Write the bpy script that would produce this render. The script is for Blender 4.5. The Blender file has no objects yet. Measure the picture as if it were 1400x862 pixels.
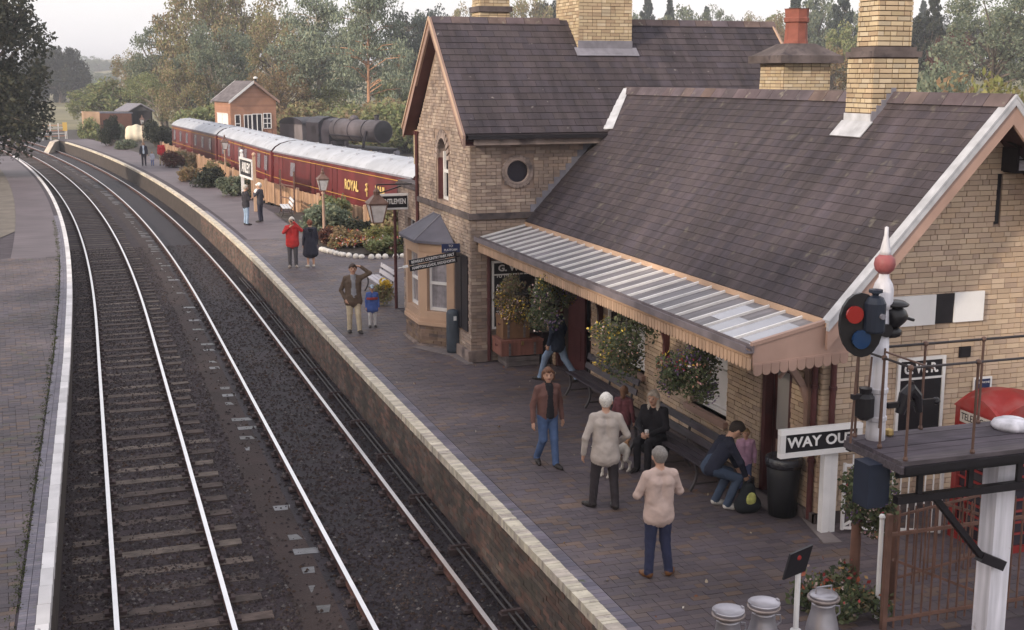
import bpy, math, random
import numpy as np
from mathutils import Matrix, Vector

random.seed(11)
rng = np.random.default_rng(11)
R = math.radians
sc = bpy.context.scene
col = sc.collection

# ------------------------------------------------------------------ camera
CAM = np.array([0.0, 0.0, 6.35])
cd = bpy.data.cameras.new("camera")
cam = bpy.data.objects.new("camera", cd)
col.objects.link(cam)
cam.location = CAM
cam.rotation_euler = (R(90 - 10.75), 0, R(-18.7))
cd.sensor_width = 36
cd.lens = 36 * 1715 / 1400
cd.clip_start = 0.1
cd.clip_end = 6000
sc.camera = cam

# ------------------------------------------------------------------ sky and sun
SUN_EL, SUN_AZ = R(20), R(247)          # azimuth clockwise from +Y
w = bpy.data.worlds.new("World")
sc.world = w
w.use_nodes = True
nt = w.node_tree
nt.nodes.clear()
wo = nt.nodes.new("ShaderNodeOutputWorld")
sky = nt.nodes.new("ShaderNodeTexSky")
sky.sky_type = 'NISHITA'
sky.sun_disc = False
sky.sun_elevation = SUN_EL
sky.sun_rotation = SUN_AZ
sky.air_density = 1.6
sky.dust_density = 4.0
b1 = nt.nodes.new("ShaderNodeBackground")
b1.inputs[1].default_value = 0.05
nt.links.new(sky.outputs[0], b1.inputs[0])
tc = nt.nodes.new("ShaderNodeTexCoord")
mp = nt.nodes.new("ShaderNodeMapping")
mp.inputs['Scale'].default_value = (1.5, 1.5, 5)
nz = nt.nodes.new("ShaderNodeTexNoise")
nz.inputs['Scale'].default_value = 2.0
nz.inputs['Detail'].default_value = 5
cr = nt.nodes.new("ShaderNodeValToRGB")
cr.color_ramp.elements[0].position = .3
cr.color_ramp.elements[0].color = (.66, .655, .67, 1)
cr.color_ramp.elements[1].position = .7
cr.color_ramp.elements[1].color = (.76, .73, .75, 1)
b2 = nt.nodes.new("ShaderNodeBackground")
b2.inputs[1].default_value = 1.26
add = nt.nodes.new("ShaderNodeAddShader")
for a, b in ((tc.outputs['Generated'], mp.inputs[0]), (mp.outputs[0], nz.inputs[0]), (nz.outputs[0], cr.inputs[0]),
             (cr.outputs[0], b2.inputs[0]), (b1.outputs[0], add.inputs[0]), (b2.outputs[0], add.inputs[1]), (add.outputs[0], wo.inputs[0])):
    nt.links.new(a, b)
sd = bpy.data.lights.new("sun", 'SUN')
sd.energy = 3.1
sd.angle = R(2.5)
sd.color = (1.0, .88, .7)
so = bpy.data.objects.new("sun", sd)
col.objects.link(so)
dv = Vector((math.sin(SUN_AZ) * math.cos(SUN_EL), math.cos(SUN_AZ) * math.cos(SUN_EL), math.sin(SUN_EL)))
so.rotation_euler = dv.to_track_quat('Z', 'Y').to_euler()
so.location = (-40, -5, 40)
sc.view_settings.view_transform = 'Standard'
sc.view_settings.look = 'None'
sc.view_settings.exposure = 0.27
sc.view_settings.gamma = 1.0
sc.view_settings.use_curve_mapping = False


# ------------------------------------------------------------------ materials
MC = {}


def M(name, c=(.5, .5, .5), rough=.85, pal=None, var=.12, nz=None, streak=None, bump=None, metal=0.0, moss=None, spec=.3, trans=0.0, loc=False, alpha=1.0):
    """procedural material; pal = colours picked per piece, nz = (scale, amount), streak = mapping scale, moss = (colour, scale, threshold, softness)"""
    if name in MC:
        return MC[name]
    m = bpy.data.materials.new(name)
    m.use_nodes = True
    t = m.node_tree
    N, L = t.nodes, t.links
    p = N["Principled BSDF"]
    p.inputs['Roughness'].default_value = rough
    p.inputs['Metallic'].default_value = metal
    p.inputs['Specular IOR Level'].default_value = spec
    geo = N.new("ShaderNodeNewGeometry")
    oi = N.new("ShaderNodeObjectInfo")
    ad = N.new("ShaderNodeMath")
    ad.operation = 'ADD'
    L.new(geo.outputs['Random Per Island'], ad.inputs[0])
    L.new(oi.outputs['Random'], ad.inputs[1])
    fr = N.new("ShaderNodeMath")
    fr.operation = 'FRACT'
    L.new(ad.outputs[0], fr.inputs[0])
    rnd = fr.outputs[0]
    tcn = N.new("ShaderNodeTexCoord")
    pos = tcn.outputs['Object'] if loc else geo.outputs['Position']
    if pal:
        r = N.new("ShaderNodeValToRGB")
        r.color_ramp.interpolation = 'CONSTANT'
        e = r.color_ramp.elements
        n = len(pal)
        while len(e) < n:
            e.new(.5)
        for i, q in enumerate(pal):
            e[i].position = i / n
            e[i].color = (*q, 1)
        L.new(rnd, r.inputs[0])
        out = r.outputs[0]
    else:
        r = N.new("ShaderNodeRGB")
        r.outputs[0].default_value = (*c, 1)
        out = r.outputs[0]

    def mul(out, fac):
        x = N.new("ShaderNodeMix")
        x.data_type = 'RGBA'
        x.blend_type = 'MULTIPLY'
        x.inputs[0].default_value = 1
        L.new(out, x.inputs[6])
        L.new(fac, x.inputs[7])
        return x.outputs[2]

    def mapr(src, a, b, lo, hi):
        x = N.new("ShaderNodeMapRange")
        x.inputs[1].default_value = a
        x.inputs[2].default_value = b
        x.inputs[3].default_value = lo
        x.inputs[4].default_value = hi
        L.new(src, x.inputs[0])
        return x.outputs[0]

    def noise(scale, sm=None, det=4):
        x = N.new("ShaderNodeTexNoise")
        x.inputs['Scale'].default_value = scale
        x.inputs['Detail'].default_value = det
        src = pos
        if sm:
            g = N.new("ShaderNodeMapping")
            g.inputs['Scale'].default_value = sm
            L.new(pos, g.inputs[0])
            src = g.outputs[0]
        L.new(src, x.inputs['Vector'])
        return x.outputs['Fac']
    if var:
        wn = N.new("ShaderNodeMath")
        wn.operation = 'MULTIPLY'
        wn.inputs[1].default_value = 7.31
        L.new(rnd, wn.inputs[0])
        f2 = N.new("ShaderNodeMath")
        f2.operation = 'FRACT'
        L.new(wn.outputs[0], f2.inputs[0])
        out = mul(out, mapr(f2.outputs[0], 0, 1, 1 - var, 1 + var))
    if nz:
        out = mul(out, mapr(noise(nz[0]), .3, .7, 1 - nz[1], 1 + nz[1]))
    if streak:
        out = mul(out, mapr(noise(1.0, streak), .3, .7, .68, 1.28))
    if moss:
        x = N.new("ShaderNodeMix")
        x.data_type = 'RGBA'
        L.new(mapr(noise(moss[1], None, 6), moss[2], moss[2] + moss[3], 0, 1), x.inputs[0])
        L.new(out, x.inputs[6])
        x.inputs[7].default_value = (*moss[0], 1)
        out = x.outputs[2]
    L.new(out, p.inputs['Base Color'])
    if bump:
        bn = N.new("ShaderNodeBump")
        bn.inputs['Strength'].default_value = bump[1]
        bn.inputs['Distance'].default_value = .02
        L.new(noise(bump[0]), bn.inputs['Height'])
        L.new(bn.outputs[0], p.inputs['Normal'])
    if trans:
        tr = N.new("ShaderNodeBsdfTranslucent")
        L.new(out, tr.inputs[0])
        mx = N.new("ShaderNodeMixShader")
        mx.inputs[0].default_value = trans
        L.new(p.outputs[0], mx.inputs[1])
        L.new(tr.outputs[0], mx.inputs[2])
        L.new(mx.outputs[0], N["Material Output"].inputs[0])
    if alpha < 1:
        p.inputs['Alpha'].default_value = alpha
    MC[name] = m
    return m


# ------------------------------------------------------------------ mesh helpers
class G:
    """collects shapes in world (or thing) coordinates"""

    def __init__(s):
        s.v = []
        s.f = []
        s.m = []
        s.n = 0

    def raw(s, V, F, mi=0):
        V = np.asarray(V, float)
        s.v.append(V)
        for q in F:
            s.f.append(tuple(int(i) + s.n for i in q))
            s.m.append(mi)
        s.n += len(V)
        return s

    def box(s, c, d, rz=0, mi=0, rot=None):
        x, y, z = (k / 2 for k in d)
        V = np.array([(-x, -y, -z), (x, -y, -z), (x, y, -z), (-x, y, -z), (-x, -y, z), (x, -y, z), (x, y, z), (-x, y, z)])
        if rot is not None:
            V = V @ np.array(rot).T
        if rz:
            a, b = math.cos(rz), math.sin(rz)
            V = V @ np.array([(a, b, 0), (-b, a, 0), (0, 0, 1)])
        return s.raw(V + np.array(c), [(0, 3, 2, 1), (4, 5, 6, 7), (0, 1, 5, 4), (1, 2, 6, 5), (2, 3, 7, 6), (3, 0, 4, 7)], mi)

    def bb(s, a, b, mi=0):
        a, b = np.array(a, float), np.array(b, float)
        return s.box((a + b) / 2, abs(b - a), mi=mi)

    def beam(s, a, b, w, h, mi=0, up=(0, 0, 1)):
        a, b = np.array(a, float), np.array(b, float)
        d = b - a
        L = np.linalg.norm(d)
        d /= L
        u = np.cross(np.array(up, float), d)
        if np.linalg.norm(u) < 1e-6:
            u = np.array((1., 0, 0))
        u /= np.linalg.norm(u)
        t = np.cross(d, u)
        return s.box((a + b) / 2, (L, w, h), rot=np.array([d, u, t]).T, mi=mi)

    def tube(s, pts, rad, n=8, mi=0, caps=True):
        pts = np.array(pts, float)
        k = len(pts)
        rad = np.broadcast_to(np.array(rad, float), (k,))
        V = []
        prev = None
        for i in range(k):
            d = pts[min(i + 1, k - 1)] - pts[max(i - 1, 0)]
            d /= np.linalg.norm(d) + 1e-12
            if prev is None:
                a = np.array((0, 0, 1.)) if abs(d[2]) < .9 else np.array((1., 0, 0))
            else:
                a = prev
            u = a - d * (a @ d)
            u /= np.linalg.norm(u) + 1e-12
            prev = u
            t = np.cross(d, u)
            for j in range(n):
                g = 2 * math.pi * j / n
                V.append(pts[i] + rad[i] * (math.cos(g) * u + math.sin(g) * t))
        F = []
        for i in range(k - 1):
            for j in range(n):
                a, b = i * n + j, i * n + (j + 1) % n
                F.append((a, b, b + n, a + n))
        if caps:
            F.append(tuple(range(n - 1, -1, -1)))
            F.append(tuple((k - 1) * n + j for j in range(n)))
        return s.raw(V, F, mi)

    def lathe(s, prof, c=(0, 0, 0), n=20, mi=0, sx=1, sy=1):
        V = []
        for r, z in prof:
            for j in range(n):
                g = 2 * math.pi * (j + .5) / n
                V.append((c[0] + sx * r * math.cos(g), c[1] + sy * r * math.sin(g), c[2] + z))
        F = []
        k = len(prof)
        for i in range(k - 1):
            for j in range(n):
                a, b = i * n + j, i * n + (j + 1) % n
                F.append((a, b, b + n, a + n))
        F.append(tuple(range(n - 1, -1, -1)))
        F.append(tuple((k - 1) * n + j for j in range(n)))
        return s.raw(V, F, mi)

    def prism(s, poly, d, mi=0):
        """poly: list of 3-D points (planar, any order), extruded by vector d"""
        P = np.array(poly, float)
        d = np.array(d, float)
        k = len(P)
        nrm = np.zeros(3)
        for i in range(k):
            nrm += np.cross(P[i], P[(i + 1) % k])
        if nrm @ d > 0:
            P = P[::-1]
        F = [tuple(range(k)), tuple(range(2 * k - 1, k - 1, -1))]
        for i in range(k):
            j = (i + 1) % k
            F.append((j, i, i + k, j + k))
        return s.raw(np.vstack([P, P + d]), F, mi)

    def ball(s, c, r, n=12, mi=0, sc=(1, 1, 1)):
        m = max(4, n // 2)
        V = [(0, 0, 1)]
        for i in range(1, m):
            a = math.pi * i / m
            for j in range(n):
                b = 2 * math.pi * j / n
                V.append((math.sin(a) * math.cos(b), math.sin(a) * math.sin(b), math.cos(a)))
        V.append((0, 0, -1))
        V = np.array(V) * r * np.array(sc) + np.array(c)
        F = []
        for j in range(n):
            F.append((0, 1 + j, 1 + (j + 1) % n))
        for i in range(m - 2):
            for j in range(n):
                a, b = 1 + i * n + j, 1 + i * n + (j + 1) % n
                F.append((a, a + n, b + n, b))
        e = len(V) - 1
        q = 1 + (m - 2) * n
        for j in range(n):
            F.append((e, q + (j + 1) % n, q + j))
        return s.raw(V, F, mi)


def mesh(name, V, F, mats=(), mi=None, smooth=False):
    me = bpy.data.meshes.new(name)
    if isinstance(F, np.ndarray):
        k = F.shape[1]
        me.vertices.add(len(V))
        me.vertices.foreach_set("co", np.ascontiguousarray(V, dtype=np.float32).ravel())
        me.loops.add(F.size)
        me.loops.foreach_set("vertex_index", np.ascontiguousarray(F, dtype=np.int32).ravel())
        me.polygons.add(len(F))
        me.polygons.foreach_set("loop_start", np.arange(0, F.size, k, dtype=np.int32))
        me.update(calc_edges=True)
    else:
        me.from_pydata([tuple(v) for v in V], [], F)
    for m in (mats if isinstance(mats, (list, tuple)) else [mats]):
        me.materials.append(m)
    if mi is not None and len(mi) == len(me.polygons):
        me.polygons.foreach_set("material_index", np.array(mi, dtype=np.int32))
    me.polygons.foreach_set("use_smooth", np.full(len(me.polygons), bool(smooth)))
    me.update()
    return me


def wloc(o):
    p = np.zeros(3)
    while o is not None:
        p += np.array(o.location)
        o = o.parent
    return p


def link(name, me, parent=None):
    o = bpy.data.objects.new(name, me)
    col.objects.link(o)
    if parent is not None:
        o.parent = parent
    return o


def tag(o, label=None, cat=None, group=None, kind=None):
    if label:
        o['label'] = label
    if cat:
        o['category'] = cat
    if group:
        o['group'] = group
    if kind:
        o['kind'] = kind
    return o


def thing(name, label, cat, loc=(0, 0, 0), group=None):
    o = bpy.data.objects.new(name, None)
    o.empty_display_size = .2
    col.objects.link(o)
    o.location = loc
    return tag(o, label, cat, group)


def part(name, g, mats, parent=None, smooth=False, kind=None, label=None):
    V = np.vstack(g.v)
    if parent is not None:
        base = wloc(parent)
        me = mesh(name, V - base, g.f, mats, g.m, smooth)
        o = link(name, me, parent)
    else:
        c = (V.min(0) + V.max(0)) / 2
        c[2] = V[:, 2].min()
        me = mesh(name, V - c, g.f, mats, g.m, smooth)
        o = link(name, me)
        o.location = c
    return tag(o, label=label, kind=kind)


def single(name, g, mats, label, cat, group=None, smooth=False):
    return tag(part(name, g, mats, None, smooth), label, cat, group)


def struct(name, g, mats, smooth=False):
    o = link(name, mesh(name, np.vstack(g.v), g.f, mats, g.m, smooth))
    return tag(o, kind='structure')


def copy_tree(o, parent=None):
    c = o.copy()
    col.objects.link(c)
    c.parent = parent
    for ch in o.children:
        copy_tree(ch, c)
    return c


UNIT = {}


class Pieces:
    """many alike blocks: the nearest ones become objects, the rest one joined mesh"""

    def __init__(s, name, mat):
        s.name, s.mat = name, mat
        s.c, s.b, s.d = [], [], []

    def add(s, c, U, V, N, d):
        s.c.append(c)
        s.b.append((U, V, N))
        s.d.append(d)

    def flush(s, parent, n_ind, ok=None):
        C = np.array(s.c, float)
        B = np.array(s.b, float)
        D = np.array(s.d, float)
        dist = np.linalg.norm(C - CAM, axis=1)
        if ok is not None:
            dist = dist + 1e4 * ~ok(C)
        order = np.argsort(dist)
        ind, rest = order[:n_ind], order[n_ind:]
        base = wloc(parent)
        key = s.mat.name + s.name
        if key not in UNIT and len(ind):
            g = G().box((0, 0, 0), (1, 1, 1))
            UNIT[key] = mesh(s.name, np.vstack(g.v), g.f, s.mat)
        for i in ind:
            o = link(s.name, UNIT[key], parent)
            m = np.eye(4)
            m[:3, :3] = (B[i] * D[i][:, None]).T
            m[:3, 3] = C[i] - base
            o.matrix_basis = Matrix(m.tolist())
        if len(rest):
            hb = B[rest] * (D[rest] / 2)[:, :, None]
            sg = np.array([(-1, -1, -1), (1, -1, -1), (1, 1, -1), (-1, 1, -1), (-1, -1, 1), (1, -1, 1), (1, 1, 1), (-1, 1, 1)], float)
            V = C[rest][:, None, :] + np.einsum('ka,nab->nkb', sg, hb)
            F = np.array([(4, 5, 6, 7), (0, 1, 5, 4), (1, 2, 6, 5), (2, 3, 7, 6), (3, 0, 4, 7)])
            F = (F[None] + 8 * np.arange(len(rest))[:, None, None]).reshape(-1, 4)
            o = link(s.name, mesh(s.name + "_field", V.reshape(-1, 3) - base, F, s.mat), parent)
            tag(o, kind='stuff')


def lay(P, O, U, V, N, rows, h, spans, L=.225, gap=.009, th=.014, lift=0.0, header=.25, tilt=0.0, off=.5, jit=.1):
    """courses of blocks from O along U, stacked along V by h; spans(v) gives the filled intervals of a course"""
    O, U, V, N = (np.array(k, float) for k in (O, U, V, N))
    V2 = V * math.cos(tilt) - N * math.sin(tilt)
    N2 = N * math.cos(tilt) + V * math.sin(tilt)
    for r in range(rows):
        v = (r + .5) * h
        for a, b in spans(v):
            x = a - (L * off if r % 2 else 0)
            while x < b - .01:
                l = L
                if header and random.random() < header:
                    l = L / 2
                x0, x1 = max(x, a), min(x + l, b)
                x += l
                if x1 - x0 < .03:
                    continue
                j = random.uniform(-.35, 1) * th * jit * 4
                c = O + U * ((x0 + x1) / 2) + V * v + N * (lift + j - th / 2 + .006)
                P.add(c, U, V2, N2, (x1 - x0 - gap, h - gap, th))


def minus(spans, holes, v):
    out = []
    for a, b in spans:
        cur = [(a, b)]
        for (h0, h1, v0, v1) in holes:
            if v0 < v < v1:
                nx = []
                for p, q in cur:
                    if h1 <= p or h0 >= q:
                        nx.append((p, q))
                    else:
                        if h0 > p:
                            nx.append((p, h0))
                        if h1 < q:
                            nx.append((h1, q))
                cur = nx
        out += cur
    return out


def text(s, size, mat, name, parent, M4, ext=.006, bold=.0, align='CENTER', squeeze=1.0):
    """lettering as a mesh; M4 = 3x4 rows (right, up, normal, origin) in world coordinates"""
    cu = bpy.data.curves.new("t", 'FONT')
    cu.body = s
    cu.size = size
    cu.extrude = ext
    cu.offset = bold
    cu.align_x = align
    cu.align_y = 'CENTER'
    cu.resolution_u = 3
    o = bpy.data.objects.new("t", cu)
    col.objects.link(o)
    bpy.context.view_layer.update()
    me = bpy.data.meshes.new_from_object(o.evaluated_get(bpy.context.evaluated_depsgraph_get()))
    bpy.data.objects.remove(o)
    bpy.data.curves.remove(cu)
    n = len(me.vertices)
    V = np.zeros(n * 3, dtype=np.float32)
    me.vertices.foreach_get("co", V)
    V = V.reshape(-1, 3) * np.array((squeeze, 1, 1))
    r, u, nn, og = (np.array(k, float) for k in M4)
    Wv = og + V[:, :1] * r + V[:, 1:2] * u + V[:, 2:] * nn - wloc(parent)
    me.vertices.foreach_set("co", Wv.astype(np.float32).ravel())
    me.materials.clear()
    me.materials.append(mat)
    me.name = name
    me.update()
    return link(name, me, parent)


# ------------------------------------------------------------------ setting
def cv(base, y, y0=38.0, rad=630.0):
    return base - max(0.0, y - y0) ** 2 / (2 * rad)


def redge(y):
    return cv(5.48, y, 40, 600)


def ledge(y):
    return cv(-.60 - .009 * max(0, 30 - y), y, 36, 570)


def strip(g, xl, xr, ys, z, mi=0, z2=None):
    V, F = [], []
    for i, y in enumerate(ys):
        V += [(xl(y), y, z if not callable(z) else z(y)), (xr(y), y, (z if z2 is None else z2) if not callable(z) else z(y))]
        if i:
            a = 2 * i - 2
            F.append((a, a + 1, a + 3, a + 2))
    return g.raw(V, F, mi)


YS = np.concatenate([np.arange(-6, 60, 3.0), np.arange(60, 200, 5.0)])
m_grass = M("field_grass", (.2, .175, .1), nz=(.05, .35), streak=(.02, .25, 1))
m_earth = M("earth", (.06, .05, .045), nz=(.6, .3), bump=(6, .4))
m_ballast = M("ballast", (.031, .0205, .025), nz=(2.2, .35), bump=(28, .9), moss=((.1, .076, .08), 9, .58, .2))
m_cinder = M("oily_cinder", (.019, .0125, .018), rough=.7, nz=(1.6, .35), bump=(30, .8), moss=((.06, .045, .045), 14, .66, .15))
m_sixfoot = M("brown_cinder", (.04, .026, .025), nz=(1.1, .25), bump=(34, .8))

# ground out to the horizon, rising to hills behind
nx, ny = 130, 130
gx = np.sign(np.linspace(-1, 1, nx)) * np.abs(np.linspace(-1, 1, nx)) ** 2.2 * 2200
gy = -60 + np.linspace(0, 1, ny) ** 2.2 * 2600
XX, YY = np.meshgrid(gx, gy, indexing='ij')


def hz(x, y):
    """height of the land"""
    z = -1.25 + 0 * x
    r = np.clip((x - 45 + .12 * (y - 40)) / 140, 0, 1)
    z = z + 8 * r * r * (3 - 2 * r)                                 # bank behind the station
    f = np.clip((y - 210) / 320, 0, 1)
    z = z + 2.4 * f * f * (3 - 2 * f)
    d = np.hypot(x, y)
    q = np.clip((d - 620) / 700, 0, 1)
    z = z + q * q * (3 - 2 * q) * (11 + 3 * np.sin(x / 170 + 1) + 2 * np.sin(y / 210 + x / 330))
    return z


V = np.stack([XX, YY, hz(XX, YY)], -1).reshape(-1, 3)
ii = np.arange(nx * ny).reshape(nx, ny)
F = np.stack([ii[:-1, :-1], ii[1:, :-1], ii[1:, 1:], ii[:-1, 1:]], -1).reshape(-1, 4)
tag(link("ground", mesh("ground", V, F, m_grass, smooth=True)), kind='structure')

g = G()
strip(g, lambda y: ledge(y) - .1, lambda y: cv(2.45, y), YS, -1.11)
strip(g, lambda y: cv(2.45, y), lambda y: cv(3.05, y), YS, -1.112, 1)
strip(g, lambda y: cv(3.05, y), lambda y: redge(y) + .4 if y < 138 else cv(9, y), YS, -1.113, 2)
struct("track_bed", g, [m_ballast, m_sixfoot, m_cinder])
g = G()
strip(g, lambda y: redge(y) + 5, lambda y: 40, YS, -1.2)
struct("yard_ground", g, [m_earth])

# loose stones on the track bed
ns = 75000
sy = 12 + rng.random(ns) ** 1.6 * 46
sx = -.7 + rng.random(ns) * 6.2
keep = (rng.random(ns) < np.where(sx > 3.05, .75, 1)) & ~((sx > 2.5) & (sx < 3.15) & (rng.random(ns) < .85))
sx, sy = sx[keep], sy[keep]
sx = sx - np.maximum(0, sy - 38) ** 2 / 1260
ns = len(sx)
ss = .012 + .032 * rng.random(ns) ** 2
octa = np.array([(1, 0, 0), (0, 1, 0), (-1, 0, 0), (0, -1, 0), (0, 0, 1)], float)
of = np.array([(0, 1, 4), (1, 2, 4), (2, 3, 4), (3, 0, 4)])
jit = 1 + .5 * (rng.random((ns, 5, 3)) - .5)
an = rng.random(ns) * 6.28
V = octa[None] * jit * ss[:, None, None]
ca, sa = np.cos(an)[:, None], np.sin(an)[:, None]
V = np.stack([V[:, :, 0] * ca - V[:, :, 1] * sa, V[:, :, 0] * sa + V[:, :, 1] * ca, V[:, :, 2] * .8], -1)
V += np.stack([sx, sy, -1.107 + 0 * sx], -1)[:, None, :]
F = (of[None] + 5 * np.arange(ns)[:, None, None]).reshape(-1, 3)
m_stone = M("ballast_stone", pal=[(.027, .019, .021), (.034, .024, .025), (.042, .031, .03), (.03, .021, .024), (.04, .027, .023), (.056, .045, .045), (.048, .029, .022), (.03, .022, .024), (.036, .026, .027), (.105, .093, .092)], var=.3)
tag(link("ballast_stones", mesh("ballast_stones", V.reshape(-1, 3), F, m_stone)), kind='stuff')

# tracks
m_rail = M("rail_rust", (.085, .038, .032), rough=.8, nz=(6, .3))
m_head = M("rail_head", (.78, .75, .77), rough=.28, metal=.9, spec=.5, nz=(3, .06))
m_slp = M("sleeper_wood", pal=[(.085, .062, .055), (.1, .076, .066), (.07, .052, .047), (.115, .09, .078)], nz=(5, .35), streak=(4, 40, 4), bump=(20, .5), rough=.9)
m_slpw = M("sleeper_oily", pal=[(.05, .046, .05), (.07, .066, .074), (.1, .096, .108), (.035, .031, .034)], rough=.4, nz=(5, .4), bump=(14, .6), spec=.5)
m_chair = M("rail_chair_iron", (.06, .04, .04), nz=(9, .3))
ytr = np.concatenate([np.arange(8, 60, 1.5), np.arange(60, 175, 3.0)])


def track(xa, xb, label, sl_mat, top, roll):
    t = thing("railway_track", label, "railway track", ((xa + xb) / 2, 12, -1.1))
    for xr in (xa, xb):
        g = G()
        sec = [(-.035, 0), (.035, 0), (.036, -.035), (.012, -.05), (.012, -.1), (.03, -.115), (.03, -.145), (-.03, -.145), (-.03, -.115), (-.012, -.1), (-.012, -.05), (-.036, -.035)]
        V = [(cv(xr, y) + a, y, -.93 + b) for y in ytr for a, b in sec]
        k = len(sec)
        for i in range(len(ytr) - 1):
            for j in range(k):
                a, b = i * k + j, i * k + (j + 1) % k
                g.f.append((a, a + k, b + k, b))
                g.m.append(1 if j == 0 else 0)
        g.v.append(np.array(V))
        g.n = len(V)
        part("rail", g, [m_rail, m_head], t)
        for yj in (15.6 if xr == xa else 14.9, 33.5 if xr == xa else 32.8):
            gj = G()
            for s in (-1, 1):
                gj.box((cv(xr, yj) + s * .03, yj, -1.0), (.03, .5, .08))
            for k2 in (-.17, -.06, .06, .17):
                gj.box((cv(xr, yj), yj + k2, -1.0), (.11, .03, .03))
            part("fishplate", gj, [m_chair], t)
    y = 12.2
    gc = G()
    xm = (xa + xb) / 2
    sm = None
    while y < 150:
        if sm is None:
            gs = G().box((0, 0, 0), (2.6, .25, .13))
            sm = mesh("sleeper", np.vstack(gs.v), gs.f, sl_mat)
        o = link("sleeper", sm, t)
        o.location = np.array((cv(xm, y) + random.uniform(-.05, .05), y + random.uniform(-.03, .03), top - .065 + random.uniform(-.012, .006))) - wloc(t)
        o.rotation_euler = (random.uniform(-.01, .01), roll + random.uniform(-.006, .006), random.uniform(-.02, .02) + max(0, y - 38) / 630)
        for xr in (xa, xb):
            if y < 75:
                x = cv(xr, y)
                gc.box((x, y, -1.068), (.3, .16, .05))
                gc.box((x - .07, y, -1.02), (.045, .09, .08))
                gc.box((x + .07, y, -1.02), (.045, .09, .08))
        y += .76
    o = part("rail_chairs", gc, [m_chair], t)
    tag(o, kind='stuff')
    return t


track(.03, 1.53, "railway track beside the left platform with its timber sleepers showing in the ballast", m_slp, -1.093, -.008)
track(3.32, 4.83, "railway track under the station platform wall on dark oily cinders", m_slpw, -1.1385, .0255)

# signal rods in the angle of the platform wall
m_iron = M("dull_iron", (.05, .042, .045), rough=.55, nz=(8, .3))
t = thing("point_rodding", "pair of thin iron point rods along the foot of the platform wall", "point rods", (5.35, 20, -1.1))
for dx in (0, .1):
    part("rod", G().tube([(redge(y) - .16 - dx, y, -1.0) for y in np.arange(11, 48, 2.0)], .018, 6), [m_iron], t)
for y in np.arange(13, 46, 2.6):
    part("roller_stool", G().box((5.27, y, -1.06), (.34, .16, .1)).box((5.27, y, -1.0), (.3, .06, .07)), [m_chair], t)

# --- right platform
m_pbed = M("paving_joint", (.066, .051, .062), nz=(2, .3))
PAV = [(.1, .08, .09), (.108, .085, .092), (.094, .076, .087), (.113, .088, .092), (.1, .08, .087), (.096, .078, .091), (.118, .09, .087), (.106, .084, .094), (.138, .094, .078), (.088, .071, .083)]
m_pav = M("paving_brick", pal=PAV, rough=.62, var=.1, nz=(.42, .3), bump=(30, .25), moss=((.11, .1, .085), 2.5, .66, .2))
m_pavfar = M("paving_far", (.125, .1, .112), rough=.65, nz=(.5, .15), streak=(.6, 9, 1), bump=(12, .2))
m_cream = M("coping_cream", pal=[(.56, .5, .41), (.6, .54, .44), (.52, .46, .38), (.58, .51, .43), (.46, .4, .35)], var=.08, nz=(4, .22), moss=((.28, .24, .22), 11, .6, .15))
m_blue = M("blue_brick", pal=[(.13, .118, .15), (.15, .13, .165), (.115, .105, .138), (.16, .14, .165)], rough=.55, nz=(2, .2), moss=((.09, .1, .06), 5, .64, .1))
m_wallb = M("retaining_brick", pal=[(.14, .094, .08), (.165, .1, .083), (.115, .086, .078), (.19, .11, .09), (.13, .1, .09), (.1, .08, .074), (.16, .12, .1)], var=.2, nz=(1.3, .3), moss=((.08, .07, .06), 2.2, .5, .2))
m_mort = M("dark_mortar", (.07, .055, .05), nz=(3, .25))

g = G()
ysr = np.concatenate([np.arange(8, 60, 2.0), np.arange(60, 142, 4.0)])
strip(g, lambda y: redge(y) + .02, lambda y: 13.2 if y < 54 else redge(y) + 3.2 + max(0, 66 - y) * .25, ysr, -.012)
strip(g, lambda y: redge(y) + .07, lambda y: redge(y) + .07, ysr, -1.2, 1, -.012)
yl = ysr[-1]
g.raw([(redge(yl) + .07, yl, -1.2), (redge(yl) + 4, yl, -1.2), (redge(yl) + 4, yl, -.012), (redge(yl) + .07, yl, -.012)], [(0, 1, 2, 3)], 1)
strip(g, lambda y: redge(y) + .55, lambda y: redge(y) + 3.2, np.arange(50.04, 142, 4.0), -.004, 2)
right_platform = struct("platform", g, [m_pbed, m_mort, m_pavfar])


def pspan(v):
    y = 11.4 + v
    x1 = 12.6 if y < 14.95 else 9.68 if y < 26.4 else 8.0 if y < 33.6 else 10.9 if y < 43.2 else max(8.1, 10.9 - (y - 43.2) * 1.4)
    return [(redge(y) + .37, x1)]


P = Pieces("paving_brick", m_pav)
lay(P, (0, 11.4, 0), (1, 0, 0), (0, 1, 0), (0, 0, 1), 332, .117, pspan, L=.232, gap=.006, th=.03, header=.12, jit=.03)
P.flush(right_platform, 300, lambda C: (C[:, 1] > 12.4) & (C[:, 0] < 9.6))
P = Pieces("blue_edging_brick", m_blue)
y = 11.4
while y < 62:
    P.add((redge(y) + .275, y, -.012), (1, 0, 0), (0, 1, 0), (0, 0, 1), (.175, .108, .034 + random.uniform(0, .004)))
    y += .115
P.flush(right_platform, 120, lambda C: C[:, 1] > 13)
P = Pieces("coping_brick", m_cream)
y = 11.4
while y < 133:
    w_ = .078 if y < 60 else .45
    sl = -max(0, y - 40) / 600
    P.add((redge(y) + .075, y, -.055 + random.uniform(-.003, .003)), (1, -sl, 0), (sl, 1, 0), (0, 0, 1), (.21 + random.uniform(-.006, .006), w_ - .006, .135))
    y += w_
P.flush(right_platform, 300, lambda C: C[:, 1] > 12.4)
P = Pieces("wall_brick", m_wallb)
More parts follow.
